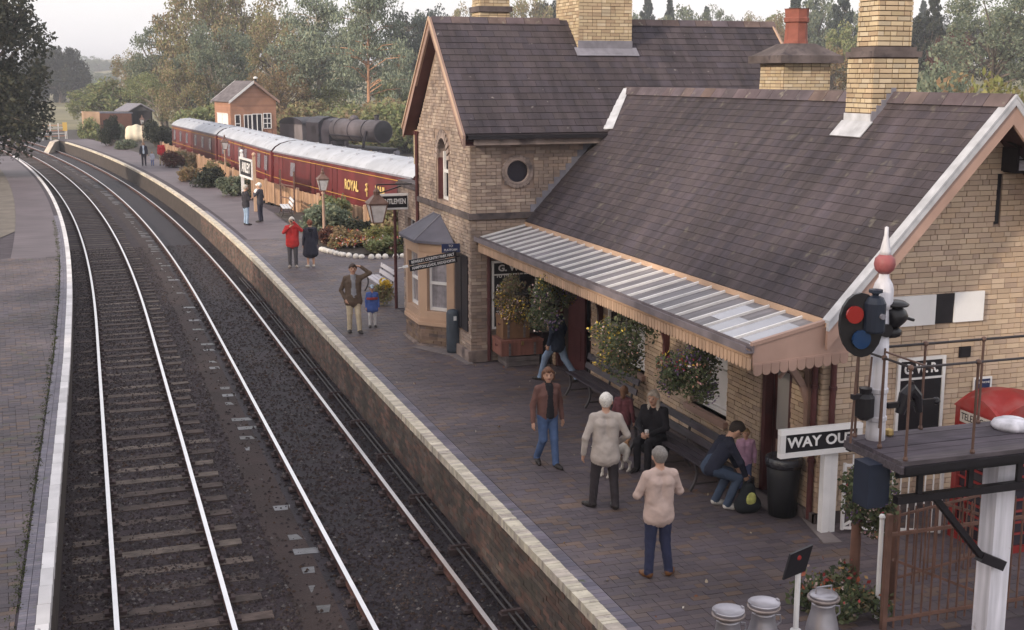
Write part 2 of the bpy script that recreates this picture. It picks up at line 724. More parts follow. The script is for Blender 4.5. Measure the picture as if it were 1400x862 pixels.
for r in range(14):
    z = -.165 - r * .075
    y = 11.4 + (r % 2) * .115
    while y < 62:
        P.add((redge(y) + .07 + random.uniform(-.006, .006) - .012 * (r < 2), y, z), (0, 1, 0), (0, 0, 1), (-1, 0, 0), (.222, .066, .05))
        y += .232
P.flush(right_platform, 0)

m_conc = M("concrete_apron", (.19, .16, .16), nz=(1.2, .25), bump=(18, .3))
for pts in ([(8.0, 26.3), (8.0, 27.95), (7.3, 28.62), (7.12, 28.55), (7.72, 27.3), (7.85, 26.3)], [(9.35, 14.2), (9.62, 14.15), (9.75, 15.2), (9.62, 15.2)], [(9.3, 15.6), (9.62, 15.6), (9.62, 17.6), (9.5, 17.6)]):
    part("concrete_apron", G().prism([(x, y, .0) for x, y in pts], (0, 0, .022)), [m_conc], right_platform)
# --- left platform
m_white = M("white_paint_worn", (.62, .59, .6), rough=.7, nz=(2.5, .12), moss=((.3, .27, .28), 10, .66, .1))
g = G()
strip(g, lambda y: -12, lambda y: ledge(y), YS[YS < 112], -.012)
strip(g, lambda y: ledge(y) - .03, lambda y: ledge(y) - .03, YS[YS < 112], -1.2, 1, -.012)
left_platform = struct("platform", g, [m_pbed, m_mort])
m_pavl = M("paving_brick_left", pal=PAV, rough=.7, var=.14, nz=(.5, .3), bump=(30, .25), moss=((.088, .09, .06), 2.2, .6, .14))
P = Pieces("paving_brick", m_pavl)
lay(P, (0, 12.5, 0), (1, 0, 0), (0, 1, 0), (0, 0, 1), 300, .117, lambda v: [(-.061 * (12.5 + v) - 1.3, ledge(12.5 + v) - .38)], L=.232, gap=.006, th=.03, header=.1, jit=.03)
P.flush(left_platform, 160, lambda C: C[:, 0] > -.061 * C[:, 1] - .3)
P = Pieces("blue_edging_brick", m_blue)
y = 12.5
while y < 62:
    for k in range(2):
        P.add((ledge(y) - .2 - .1 * k, y, -.012), (1, 0, 0), (0, 1, 0), (0, 0, 1), (.094, .07, .036))
    y += .076
P.flush(left_platform, 100, lambda C: C[:, 1] > 14)
P = Pieces("coping_stone", m_white)
y = 12.5
while y < 110:
    sl = -max(0, y - 36) / 570
    P.add((ledge(y + .3) - .07, y + .3, -.07), (1, -sl, 0), (sl, 1, 0), (0, 0, 1), (.155, .592, .16 + random.uniform(0, .004)))
    y += .6
P.flush(left_platform, 160)
g = G()
m_gravel = M("pale_gravel", (.16, .135, .115), nz=(1.2, .25), bump=(20, .5))
strip(g, lambda y: -14, lambda y: ledge(y) - 2.0 - max(0, 56 - y) * .25, np.arange(47, 111, 3.0), .012)
strip(g, lambda y: ledge(y) - 2.0, lambda y: ledge(y) - .35, np.arange(47.5, 111, 3.0), .006, 1)
struct("path", g, [m_gravel, m_pavfar])


# ------------------------------------------------------------------ buildings
BUFF = [(0.509, 0.379, 0.281), (0.538, 0.404, 0.297), (0.480, 0.355, 0.265), (0.557, 0.424, 0.313), (0.499, 0.369, 0.281), (0.518, 0.389, 0.302), (0.461, 0.340, 0.259), (0.528, 0.384, 0.275), (0.432, 0.320, 0.254), (0.547, 0.419, 0.319)]
TAN = [(.32, .243, .205), (.36, .275, .23), (.285, .215, .185), (.385, .3, .25), (.3, .228, .195), (.26, .2, .175), (.34, .252, .205), (.41, .325, .27), (.33, .255, .22)]
CHIM = [(0.456, 0.353, 0.232), (0.485, 0.382, 0.259), (0.417, 0.319, 0.216), (0.524, 0.421, 0.302), (0.436, 0.338, 0.232), (0.388, 0.284, 0.194), (0.475, 0.358, 0.243), (0.456, 0.372, 0.275)]
m_buff = M("buff_brick", pal=BUFF, var=.08, nz=(.9, .14), moss=((.3, .235, .22), 1.1, .64, .16), bump=(40, .2))
m_tan = M("tan_brick", pal=TAN, var=.11, nz=(.8, .25), moss=((.15, .115, .105), 1.5, .56, .2), bump=(40, .2))
m_chim = M("yellow_brick", pal=CHIM, var=.12, nz=(1.4, .15), moss=((.25, .18, .14), 2.5, .66, .12), bump=(40, .2))
m_mortar = M("brick_mortar", (.27, .195, .16), nz=(3, .25))
m_mortd = M("soot_mortar", (.085, .055, .045), nz=(3, .25))
SLATE = [(0.055, 0.043, 0.051), (0.058, 0.045, 0.053), (0.051, 0.041, 0.051), (0.060, 0.047, 0.052), (0.055, 0.044, 0.054), (0.053, 0.041, 0.047), (0.063, 0.049, 0.055)]
m_slate = M("roof_tile_weathered", pal=SLATE, var=.06, nz=(.6, .28), streak=(.4, 5, .4), rough=.85, moss=((.13, .115, .095), 4, .62, .16), bump=(25, .3))
m_slate2 = M("roof_tile_house", pal=SLATE, var=.07, nz=(.9, .15), streak=(4, .5, .5), rough=.8, moss=((.2, .175, .17), 5, .69, .06), bump=(25, .3))
m_deck = M("roof_underlay", (.06, .047, .055))
m_ridge = M("ridge_tile_clay", pal=[(0.102, 0.075, 0.085), (0.112, 0.082, 0.082), (0.122, 0.085, 0.078), (0.095, 0.075, 0.088), (0.088, 0.068, 0.078)], var=.12, nz=(3, .25), moss=((.2, .18, .15), 7, .62, .1))
m_lead = M("lead_flashing", (.42, .42, .46), rough=.6, nz=(5, .2))
m_leadd = M("lead_dull", (.2, .19, .225), rough=.6, nz=(5, .2))
m_stone = M("stone_trim", (.27, .21, .19), nz=(2, .3), moss=((.1, .08, .08), 3, .5, .2))
m_stoned = M("stone_sooty", (.12, .095, .095), nz=(2.5, .4), moss=((.05, .04, .045), 5, .5, .2))
m_paint = M("buff_paint", (.5, .335, .24), rough=.5, nz=(1.2, .12))
m_pink = M("pinkish_brown_paint", (.33, .215, .18), rough=.55, nz=(1.5, .18))
m_maroon = M("maroon_paint", (.09, .032, .033), rough=.4, nz=(3, .2))
m_trim = M("white_gloss_paint", (.72, .7, .71), rough=.4, nz=(3, .08))
m_glass = M("dark_window_glass", (.035, .032, .045), rough=.08, spec=.8)
m_net = M("net_curtain_glass", (.3, .28, .31), rough=.15, nz=(8, .2), streak=(9, 9, .6), spec=.7)
m_blind = M("white_blind", (.68, .66, .68), rough=.5, nz=(5, .06))
m_black = M("black_paint", (.018, .015, .019), rough=.45, nz=(4, .3))
m_black2 = M("black_enamel", (.02, .018, .022), rough=.3)
m_bluee = M("blue_enamel", (.022, .03, .085), rough=.35)
m_door = M("grey_door_panel", (.3, .28, .28), rough=.5)
m_wood = M("brown_bench_wood", (.12, .065, .045), rough=.5, streak=(3, 30, 30), nz=(3, .2))
m_greyw = M("grey_wood", (.13, .11, .125), rough=.6, streak=(3, 30, 30))


def cells(g, O, U, V, N, T, W, H, holes, mi=0, grid=None):
    """a wall W x H, thickness T behind the face, with rectangular holes"""
    O, U, V, N = (np.array(k, float) for k in (O, U, V, N))
    us = sorted({0, W, *[h for q in holes for h in q[:2]]})
    vs = sorted({0, H, *[h for q in holes for h in q[2:]]})
    for a, b in zip(us, us[1:]):
        run = None
        for c, d in zip(vs, vs[1:]):
            hole = any(h[0] <= a and b <= h[1] and h[2] <= c and d <= h[3] for h in holes)
            if not hole:
                p = O + U * a + V * c
                g.prism([p, p + U * (b - a), p + U * (b - a) + V * (d - c), p + V * (d - c)], -N * T, mi)


X, Y, Z = np.eye(3)
RZ, EX, EZ, VY = 6.07, 9.3, 3.15, 14.2          # ridge height, eave x and z, verge y
RX = 12.04
SL = (RZ - EZ) / (RX - EX)

st = thing("station_building", "single storey buff brick station building with long brown tiled roof and platform canopy", "building", (11.2, 19, 0))

# platform side wall
WH = [(15.75 - 14.95, 16.62 - 14.95, 0, 2.2), (17.7 - 14.95, 19.0 - 14.95, .8, 2.25), (20.9 - 14.95, 22.5 - 14.95, .85, 2.2), (23.55 - 14.95, 25.65 - 14.95, 0, 2.3)]
g = G()
cells(g, (9.715, 14.965, 0), Y, Z, -X, .3, 11.6, 3.3, WH)
# gable wall
GH = [(12.46 - 9.7, 12.55 - 9.7, 4.24, 5.01)]
cells(g, (9.716, 14.966, 0), X, Z, -Y, .3, 4.68, 3.3, [])
cells(g, (11.2, 14.966, 3.3), X, Z, -Y, .3, 1.68, 1.7, [(12.46 - 11.2, 12.55 - 11.2, .94, 1.7)])
g.prism([(9.9, 14.966, 3.3), (11.2, 14.966, 3.3), (11.2, 14.966, 5.0)], (0, .3, 0))
g.prism([(14.18, 14.966, 3.3), (12.88, 14.966, 3.3), (12.88, 14.966, 5.0)], (0, .3, 0))
g.prism([(11.2, 14.966, 5.0), (12.88, 14.966, 5.0), (12.04, 14.966, 5.9)], (0, .3, 0))
g.bb((14.1, 15.3, 0), (14.4, 26.5, 3.2))
g.bb((12.4, 15.1, 4.1), (12.6, 15.25, 5.2))
wall = part("wall", g, [m_mortar], st)


def gspan(v):
    # filled interval of the gable at height v (from x = 9.7)
    z = v
    a, b = 0, 4.7
    if z > 3.2:
        a = max(0, (z - EZ) / SL + EX + .02 - 9.7)
        b = 4.7 - a
    return minus([(a, b)] if b > a + .05 else [], [(12.46 - 9.7, 12.55 - 9.7, 4.24, 5.01)], v)


P = Pieces("brick", m_buff)
lay(P, (9.7, 14.952, 0), X, Z, -Y, 76, .0765, gspan, L=.232, gap=.009, th=.03, header=.22, jit=.05)
nP = len(P.c)
lay(P, (9.702, 14.95, 0), Y, Z, -X, 41, .0765, lambda v: minus([(0, 11.5)], WH, v), L=.232, gap=.011, th=.03, header=.22)
P.flush(wall, 240, lambda C: (C[:, 1] < 14.97) & (C[:, 0] < 13.1) & (C[:, 2] > 1.6))
part("plinth", G().bb((9.62, 14.88, 0), (9.68, 15.7, .16)).bb((9.62, 16.7, 0), (9.68, 23.5, .16)).bb((9.62, 14.87, 0), (14.4, 14.93, .16)), [m_stoned], st)
part("wall_tie", G().bb((12.47, 14.97, 4.25), (12.54, 15.05, 5.0)), [m_black], st)

# openings
for (a, b, c, d), kind in zip(WH, "dwwd"):
    y0, y1 = 14.95 + a, 14.95 + b
    if kind == "w":
        fr = part("window", G().bb((9.84, y0, c), (9.9, y0 + .07, d)).bb((9.84, y1 - .07, c), (9.9, y1, d)).bb((9.842, y0 + .07, c), (9.902, y1 - .07, c + .08)).bb((9.842, y0 + .07, d - .08), (9.902, y1 - .07, d)).bb((9.836, y0 + .07, (c + d) / 2 - .03), (9.9, y1 - .07, (c + d) / 2 + .03)), [m_trim], st)
        part("pane", G().bb((9.91, y0 + .02, c + .02), (9.925, y1 - .02, d - .02)), [m_blind], fr)
        part("window_sill", G().bb((9.6, y0 - .08, c - .1), (9.84, y1 + .08, c)), [m_pink], st)
    else:
        part("door_frame", G().bb((9.72, y0, 0), (9.86, y0 + .1, d)).bb((9.72, y1 - .1, 0), (9.86, y1, d)).bb((9.722, y0 + .1, d - .1), (9.862, y1 - .1, d)), [m_maroon], st)
        if y1 < 18:
            dr = part("door", G().bb((9.88, y0 + .08, .02), (9.93, y1 - .08, d - .08)), [m_maroon], st)
            part("door_panel", G().bb((9.865, y0 + .2, 1.0), (9.885, y1 - .2, 1.95)), [m_door], dr)
            part("door_panel", G().bb((9.865, y0 + .2, .25), (9.885, y1 - .2, .85)), [m_pink], dr)
        else:
            part("door", G().bb((9.98, (y0 + y1) / 2, .02), (10.03, y1 - .08, d - .1)).bb((9.97, y1 - .85, .25), (9.985, y1 - .25, .9)), [m_maroon], st)
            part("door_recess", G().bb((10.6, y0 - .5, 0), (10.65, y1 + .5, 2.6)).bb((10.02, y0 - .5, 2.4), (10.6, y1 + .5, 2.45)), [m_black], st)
part("room_floor", G().bb((9.72, 23.0, -.02), (10.6, 26.2, .005)), [m_pbed], st)

# roof
dk = G()
n1 = np.array((-(RZ - EZ), 0, RX - EX))
n1 /= np.linalg.norm(n1)
E0, E1 = np.array((EX + .02, VY + .03, EZ - .02)), np.array((RX, VY + .03, RZ - .02))
dk.prism([E0, E1, E1 + (0, 27.25 - VY, 0), E0 + (0, 26.52 - VY - .03, 0)], -n1 * .1)
n2 = n1 * (-1, 1, 1)
F0 = np.array((2 * RX - EX, VY + .03, EZ - .02))
dk.prism([F0, E1, E1 + (0, 27.25 - VY, 0), F0 + (0, 26.52 - VY - .03, 0)], -n2 * .1)
roof = part("roof", dk, [m_deck], st)
up = np.array((RX - EX, 0, RZ - EZ))
SLEN = np.linalg.norm(up)
up /= SLEN


def rspan(v):
    z = EZ + v * up[2]
    return minus([(0, (26.53 if z < 5.16 else 26.26 + (z - 5.16) / .955) - VY - .05)], [(16.86 - VY, 17.66 - VY, 3.42, 4.2)], v)


P = Pieces("roof_tile", m_slate)
lay(P, (EX, VY + .05, EZ), Y, up, n1, 26, SLEN / 26, rspan, L=.225, gap=.004, th=.01, lift=.008, header=0, tilt=.035, jit=.05)
P.flush(roof, 300, lambda C: C[:, 2] > 3.2)
y = VY + .02
while y < 27.0:
    if not 16.8 < y + .2 < 17.7:
        o = part("ridge_tile", G().prism([(RX - .17, y, RZ - .12), (RX - .04, y, RZ + .055), (RX + .04, y, RZ + .055), (RX + .17, y, RZ - .12), (RX, y, RZ)], (0, .438, 0)), [m_ridge], roof)
    y += .45
# verge boards on the gable
d0, d1 = np.array((EX - .04, 0, EZ - .04)), np.array((RX, 0, RZ))
for sx_ in (1, -1):
    mir = lambda p: np.array((p[0] if sx_ == 1 else 2 * RX - p[0], p[1], p[2]))
    g = G()
    a, b = d0, d1
    q = [mir(a + (0, VY, -.36)), mir(b + (0, VY, -.36)), mir(b + (0, VY, -.1)), mir(a + (0, VY, -.1))]
    g.prism(q, (0, .05, 0))
    part("barge_board", g, [m_pink], st)
    g = G()
    q = [mir(a + (0, VY - .025, -.1)), mir(b + (0, VY - .025, -.1)), mir(b + (0, VY - .025, .0)), mir(a + (0, VY - .025, .0))]
    g.prism(q, (0, .07, 0))
    q = [mir(a + (0, VY - .03, 0.005)), mir(b + (0, VY - .03, .005)), mir(b + (0, VY - .03, .045)), mir(a + (0, VY - .03, .045))]
    g.prism(q, (0, .17, 0))
    part("verge_capping", g, [m_lead], st)
    part("soffit", G().prism([mir(a + (.05, VY + .05, -.16)), mir(b + (0, VY + .05, -.16)), mir(b + (0, 14.95, -.16)), mir(a + (.05, 14.95, -.16))], (0, 0, -.02)), [m_maroon], st)
# valley flashing against the house roof
va, vb = np.array((11.12, 26.2, 5.16)), np.array((11.98, 27.12, 6.04))
sd_ = np.array((.09, -.085, 0))
part("valley_flashing", G().prism([va - sd_ * 1.1 + (0, 0, .03), vb - sd_ * .6 + (0, 0, .03), vb + sd_ * .6 + (0, 0, .05), va + sd_ * 1.1 + (0, 0, .05)], (0, 0, .02)), [m_lead], st)
g = G()
for k in range(13):
    x = 9.42 + k * .14
    z = EZ + (x - EX) * SL
    g.bb((x, 26.53, z - .02), (x + .14, 26.545, z + .26))
part("step_flashing", g, [m_leadd], st)

# ridge chimney
cx0, cx1, cy0, cy1 = 11.62, 12.45, 16.92, 17.62
ch = part("chimney", G().bb((cx0 + .012, cy0 + .012, 4.9), (cx1 - .012, cy1 - .012, 6.66)).bb((cx0 + .112, cy0 + .092, 6.7), (cx1 - .112, cy1 - .092, 8.6)), [m_mortd], st)
part("band", G().prism([(cx0 - .03, cy0 - .03, 6.65), (cx1 + .03, cy0 - .03, 6.65), (cx1 + .03, cy1 + .03, 6.65), (cx0 - .03, cy1 + .03, 6.65)], (0, 0, .09)).bb((cx0 + .03, cy0 + .03, 6.741), (cx1 - .03, cy1 - .03, 6.81)), [m_stoned], ch)
P = Pieces("chimney_brick", m_chim)
for (xa, ya, xb, yb, z0, rows) in ((cx0, cy0, cx1, cy1, 4.95, 22), (cx0 + .1, cy0 + .08, cx1 - .1, cy1 - .08, 6.82, 23)):
    lay(P, (xa, ya, z0), X, Z, -Y, rows, .0765, lambda v: [(0, xb - xa)], L=.232, gap=.015, th=.03, header=.4, jit=.03)
    lay(P, (xa, ya, z0), Y, Z, -X, rows, .0765, lambda v: [(0, yb - ya)], L=.232, gap=.015, th=.03, header=.4, off=.25, jit=.03)
P.flush(ch, 300, lambda C: C[:, 2] > 5.5)
zf = EZ + (cx0 - EX) * SL
ap = np.array((cx0, 0, zf))
part("apron_flashing", G().prism([ap + up * -.3 + (0, cy0 - .08, 0) + n1 * .03, ap + up * .02 + (0, cy0 - .08, 0) + n1 * .03, ap + up * .02 + (0, cy1 + .06, 0) + n1 * .03, ap + up * -.3 + (0, cy1 + .06, 0) + n1 * .03], n1 * .015).bb((cx0 - .02, cy0 - .012, zf), (cx0 - .005, cy1 + .012, zf + .16)), [m_lead], ch)
g = G()
for k in range(5):
    x = cx0 + k * .085
    g.bb((x, cy0 - .022, EZ + (x - EX) * SL - .1), (x + .085, cy0 - .008, EZ + (x - EX) * SL + .2))
part("step_flashing", g, [m_leadd], ch)
# north wing chimney with a clay pot, seen over the ridge
hx, hy = 14.26, 24.0
c3 = part("chimney", G().bb((hx, hy, 3), (hx + 1.14, hy + 1.0, 6.64)), [m_mortd], st)
P = Pieces("chimney_brick_pale", m_chim)
lay(P, (hx, hy, 5.7), X, Z, -Y, 13, .072, lambda v: [(0, 1.14)], L=.22, gap=.012, th=.03)
lay(P, (hx, hy, 5.7), Y, Z, -X, 13, .072, lambda v: [(0, 1.0)], L=.22, gap=.012, th=.03)
P.flush(c3, 0)
g = G().bb((hx - .2, hy - .2, 6.64), (hx + 1.34, hy + 1.2, 6.8))
g.raw([(hx - .16, hy - .16, 6.8), (hx + 1.3, hy - .16, 6.8), (hx + 1.3, hy + 1.16, 6.8), (hx - .16, hy + 1.16, 6.8), (hx + .25, hy + .25, 7.06), (hx + .9, hy + .25, 7.06), (hx + .9, hy + .75, 7.06), (hx + .25, hy + .75, 7.06)], [(4, 5, 6, 7), (0, 1, 5, 4), (1, 2, 6, 5), (2, 3, 7, 6), (3, 0, 4, 7)])
part("chimney_cap", g, [m_stoned], c3)
m_pot = M("red_clay_pot", (.25, .085, .065), rough=.8, nz=(5, .2))
part("chimney_pot", G().lathe([(.27, 7.05), (.25, 7.15), (.235, 7.5), (.27, 7.52), (.27, 7.6), (.25, 7.62), (.26, 7.78), (.28, 7.8), (.22, 7.8), (.2, 7.5)], (hx + .56, hy + .5, 0), 8), [m_pot], c3)

# --- canopy
CX, CZ0, CZ1 = 8.2, 2.83, 3.08
can = part("canopy", G().bb((CX - .02, 14.36, 2.66), (CX + .03, 26.5, 2.80)), [m_paint], st)
cup = np.array((9.32 - CX, 0, CZ1 - CZ0))
clen = np.linalg.norm(cup)
cup /= clen
cn = np.array((-cup[2], 0, cup[0]))
m_cglass = M("dusty_canopy_glass", pal=[(.14, .126, .143), (.155, .137, .15), (.13, .12, .135), (.17, .152, .162)], rough=.5, nz=(2, .2), streak=(1, 9, 1), spec=.6)
m_cclear = M("clean_canopy_glass", (.37, .37, .42), rough=.25, nz=(2, .12), spec=.6)
NB = 27
bm, pm, vm = None, None, None
for k in range(NB + 1):
    y = 14.42 + k * (26.46 - 14.42) / NB
    if bm is None:
        g = G().box((0, 0, 0), (clen, .035, .045))
        bm = mesh("glazing_bar", np.vstack(g.v), g.f, m_trim)
        g = G().box((0, 0, 0), (clen, .4, .006))
        pm = mesh("glass_pane", np.vstack(g.v), g.f, m_cglass)
    rot = np.eye(4)
    rot[:3, :3] = np.array([cup, Y, cn]).T
    c = np.array((CX, y, CZ0)) + cup * clen / 2
    for nm, me, dy, dz in (("glazing_bar", bm, 0, .012),) + ((("glass_pane", pm, .223, -.004),) if k < NB else ()):
        o = link(nm, me, can)
        m4 = rot.copy()
        m4[:3, 3] = c + (0, dy, 0) + cn * dz - wloc(can)
        o.matrix_basis = Matrix(m4.tolist())
for k, (s0, s1) in {0: (.1, .75), 1: (.0, .85), 2: (.05, .5), 3: (.3, .8)}.items():
    y = 14.42 + k * (26.46 - 14.42) / NB + .04
    a, b = np.array((CX, y, CZ0)) + cup * clen * s0 + cn * .003, np.array((CX, y, CZ0)) + cup * clen * s1 + cn * .003
    part("clean_pane", G().prism([a, b, b + (0, .36, 0), a + (0, .36, 0)], cn * .006), [m_cclear], can)
m_gut = M("grey_gutter", (.16, .135, .15), rough=.6, nz=(3, .3))
part("gutter", G().bb((CX - .13, 14.28, 2.77), (CX - .115, 26.5, 2.87)).bb((CX - .01, 14.28, 2.77), (CX + .005, 26.5, 2.87)).bb((CX - .115, 14.28, 2.768), (CX - .01, 26.5, 2.784)), [m_gut], can)
part("fascia_board", G().bb((EX - .03, 14.22, EZ - .1), (EX + .0, 26.5, EZ + .0)), [m_paint], st)
# end boarding with its scalloped edge
yb = 14.3
part("end_board", G().prism([(CX, yb, 2.58), (9.66, yb, 2.66), (9.66, yb, 3.12), (9.3, yb, 3.1), (CX, yb, 2.87)], (0, .03, 0)).prism([(CX, yb - .012, 2.585), (9.66, yb - .012, 2.665), (9.66, yb - .012, 2.70), (CX, yb - .012, 2.62)], (0, .012, 0)).prism([(CX - .02, yb - .02, 2.86), (9.34, yb - .02, 3.11), (9.34, yb - .02, 3.16), (CX - .02, yb - .02, 2.91)], (0, .07, 0)), [m_pink], can)


def scallop(name, c, U, N, w_, h_):
    c, U, N = (np.array(k, float) for k in (c, U, N))
    pts = [c - U * w_ / 2, c + U * w_ / 2] + [c + U * w_ / 2 * math.cos(t) - Z * (h_ + w_ * .42 * math.sin(t)) for t in np.linspace(0, math.pi, 6)]
    return G().prism(pts, N * .018)


vm = None
for k in range(115):
    y = 14.35 + k * .1057
    if vm is None:
        g = scallop("v", (0, 0, 0), Y, -X, .09, .13)
        vm = mesh("valance_board", np.vstack(g.v), g.f, m_paint)
    o = link("valance_board", vm, can)
    o.location = np.array((CX - .022, y, 2.69)) - wloc(can)
for k in range(11):
    x = CX + .07 + k * .132
    part("valance_board", scallop("v", (x, yb, 2.60 + (x - CX) * .055), X, -Y, .126, .1), [m_pink], can)
for y in (15.2, 19.9, 22.95, 26.2):
    g = G()
    for t in np.linspace(0, math.pi / 2, 7)[:-1]:
        t2 = t + math.pi / 12
        g.beam((9.66 - 1.0 * (1 - math.cos(t)), y, 1.5 + 1.05 * math.sin(t)), (9.66 - 1.0 * (1 - math.cos(t2)), y, 1.5 + 1.05 * math.sin(t2)), .07, .09)
    g.bb((9.6, y - .05, 1.35), (9.69, y + .05, 2.62)).bb((8.25, y - .04, 2.56), (9.6, y + .04, 2.66))
    g.tube([(9.5, y, 2.5), (9.15, y, 2.15)], .03, 6)
    part("bracket", g, [m_maroon if y > 16 else m_pink], can)

# fittings on the gable
m_boardw = M("white_board", (.74, .72, .73), rough=.5, nz=(3, .06))
part("window_board", G().bb((10.5, 14.9, 2.83), (11.5, 14.94, 3.27)), [m_boardw], st)
part("window_board", G().bb((11.82, 14.9, 2.84), (12.34, 14.94, 3.28)), [m_boardw], st)
part("window_slot", G().bb((11.5, 14.915, 2.84), (11.82, 14.94, 3.27)), [m_black], st)
part("air_grille", G().bb((11.98, 14.92, 2.3), (12.18, 14.94, 2.46)).bb((12.0, 14.91, 2.32), (12.16, 14.925, 2.44)), [m_black], st)
# drainpipes at the corner
for x, y in ((9.64, 15.05), (9.82, 14.86)):
    part("drainpipe", G().tube([(x, y, .05), (x, y, 2.62)], .045, 10).tube([(x, y, .9), (x, y, .95)], .06, 10).tube([(x, y, 2.0), (x, y, 2.05)], .06, 10), [m_maroon], st)

# signs fixed to the building: things of their own
XD, YD = np.array((1., 0, 0)), np.array((0, 1., 0))


def poster(cx_, cy_, z0, z1, w_, face, label, lines):
    """framed black poster board; face 'S' looks along -Y"""
    t = thing("poster_board", label, "poster board", (cx_, cy_, z0))
    fr = part("frame", G().bb((cx_ - w_ / 2, cy_ - .05, z0), (cx_ - w_ / 2 + .05, cy_ - .01, z1)).bb((cx_ + w_ / 2 - .05, cy_ - .05, z0), (cx_ + w_ / 2, cy_ - .01, z1)).bb((cx_ - w_ / 2 + .05, cy_ - .048, z1 - .05), (cx_ + w_ / 2 - .05, cy_ - .012, z1)).bb((cx_ - w_ / 2 + .05, cy_ - .048, z1 - .33), (cx_ + w_ / 2 - .05, cy_ - .012, z1 - .3)).bb((cx_ - w_ / 2 + .05, cy_ - .048, z0), (cx_ + w_ / 2 - .05, cy_ - .012, z0 + .05)), [m_trim], t)
    part("panel", G().bb((cx_ - w_ / 2 + .03, cy_ - .03, z0 + .03), (cx_ + w_ / 2 - .03, cy_ - .02, z1 - .03)), [m_black2], t)
    text("G. W. R.", .2, m_trim, "heading", t, (XD, Z, -YD, (cx_, cy_ - .035, z1 - .175)), bold=.006, squeeze=.82 * w_ / .82)
    for z, s, sz in lines:
        text(s, sz, m_trim, "lettering", t, (XD, Z, -YD, (cx_ - w_ / 2 + .1, cy_ - .035, z)), align='LEFT', bold=.002)
    return t


poster(11.33, 14.95, .9, 2.36, .82, 'S', "black framed notice board headed with white initials on the end gable wall behind the signal", [])
poster(9.02, 26.5, .75, 2.3, 1.08, 'S', "tall black poster board in a white frame under the canopy above the stacked trunks", [(1.95, "TO THE", .1), (1.72, "ARLEY", .12), (1.3, "FOR", .1), (1.12, "TRAINS", .1)])
t = thing("enamel_sign", "small blue enamel sign with round emblem on the gable wall above the red kiosk", "sign", (12.42, 14.93, 1.55))
part("plate", G().bb((12.26, 14.9, 1.5), (12.58, 14.93, 1.98)), [m_trim], t)
part("blue_field", G().bb((12.28, 14.89, 1.52), (12.54, 14.905, 1.95)), [m_bluee], t)
part("emblem", G().tube([(12.41, 14.895, 1.7), (12.41, 14.885, 1.7)], .09, 14), [m_trim], t)
text("TELEPHONE", .045, m_trim, "lettering", t, (XD, Z, -YD, (12.41, 14.888, 1.9)), ext=.002)
t = thing("wall_lamp", "wall lantern high on the gable under the barge board", "lamp", (12.75, 14.9, 5.05))
part("housing", G().bb((12.5, 14.62, 5.02), (12.54, 14.94, 5.36)).bb((12.54, 14.62, 5.0), (12.98, 14.94, 5.03)).prism([(12.45, 14.56, 5.36), (13.05, 14.56, 5.36), (13.05, 14.94, 5.48), (12.45, 14.94, 5.48)], (0, 0, .03)), [m_black], t)
lf = part("lens", G().prism([(12.55, 14.64, 5.04), (12.97, 14.64, 5.04), (12.97, 14.78, 5.35), (12.55, 14.78, 5.35)], (0, .02, 0)), [M("lamp_lens", (.5, .5, .58), rough=.2, nz=(30, .2))], t)
part("lens_bar", G().prism([(12.56, 14.68, 5.18), (12.97, 14.68, 5.18), (12.97, 14.69, 5.2), (12.56, 14.69, 5.2)], (0, .03, 0)), [m_black], t)
t = thing("hanging_sign", "small black sign in a thick white frame hanging below the canopy behind the flower basket", "sign", (9.4, 21.3, 1.75))
hs = lambda x, y, z: (9.12 + (x - 8.62) * .74, 21.3 + y - 22.58, z + .13)
part("frame", G().bb(hs(8.62, 22.56, 1.62), hs(9.35, 22.6, 1.68)).bb(hs(8.62, 22.56, 1.9), hs(9.35, 22.6, 1.96)).bb(hs(8.62, 22.56, 1.68), hs(8.68, 22.6, 1.9)).bb(hs(9.29, 22.56, 1.68), hs(9.35, 22.6, 1.9)).tube([hs(8.8, 22.58, 1.95), hs(8.8, 22.58, 2.6)], .012, 5).tube([hs(9.2, 22.58, 1.95), hs(9.2, 22.58, 2.6)], .012, 5), [m_trim], t)
part("panel", G().bb(hs(8.66, 22.57, 1.66), hs(9.31, 22.59, 1.92)), [m_black2], t)

# ------------------------------------------------------------------ two storey house
ho = thing("station_house", "two storey tan brick stationmaster house with steep gable and tall chimney", "house", (12, 29, 0))
HY0, HY1, HC = 26.55, 31.2, 28.87
HR, HE, HSL = 7.68, 5.13, .955
FH = [(28.38 - HY0, 29.3 - HY0, 3.45, 4.95)]
g = G()
cells(g, (8.035, HY0 + .015, 0), Y, Z, -X, .3, HY1 - HY0 - .03, 5.05, FH)
hzg = lambda y: HR - .06 - abs(y - HC) * HSL
g.prism([(8.035, HY0 + .015, 5.05), (8.035, HY1 - .015, 5.05), (8.035, HC, HR - .12)], (.3, 0, 0))
cells(g, (8.335, HY0 + .015, 0), X, Z, -Y, .3, 8.2, 5.05, [(9.11 - .3 - 8.335, 9.11 + .3 - 8.335, 4.28 - .3, 4.28 + .3)])
g.bb((8.1, HY1 - .3, 0), (16.5, HY1 - .015, 5.0))
g.bb((16.2, HY0 + .3, 0), (16.5, HY1 - .3, 5.0))
g.bb((8.9, 27.6, 0), (8.95, 30, 6.0))
hw = part("wall", g, [m_mortar], ho)


def spandrel(g, O, U, V, N, cu, cvv, r, T, corners, r2=None):
    """fills the square corners round a circle of radius r"""
    O, U, V, N = (np.array(k, float) for k in (O, U, V, N))
    r2 = r2 or r
    for su, sv in corners:
        pts = [O + U * (cu + su * r) + V * (cvv + sv * r2)]
        for t in np.linspace(0, math.pi / 2, 7):
            pts.append(O + U * (cu + su * r * math.cos(t)) + V * (cvv + sv * r2 * math.sin(t)))
        g.prism(pts, -N * T)


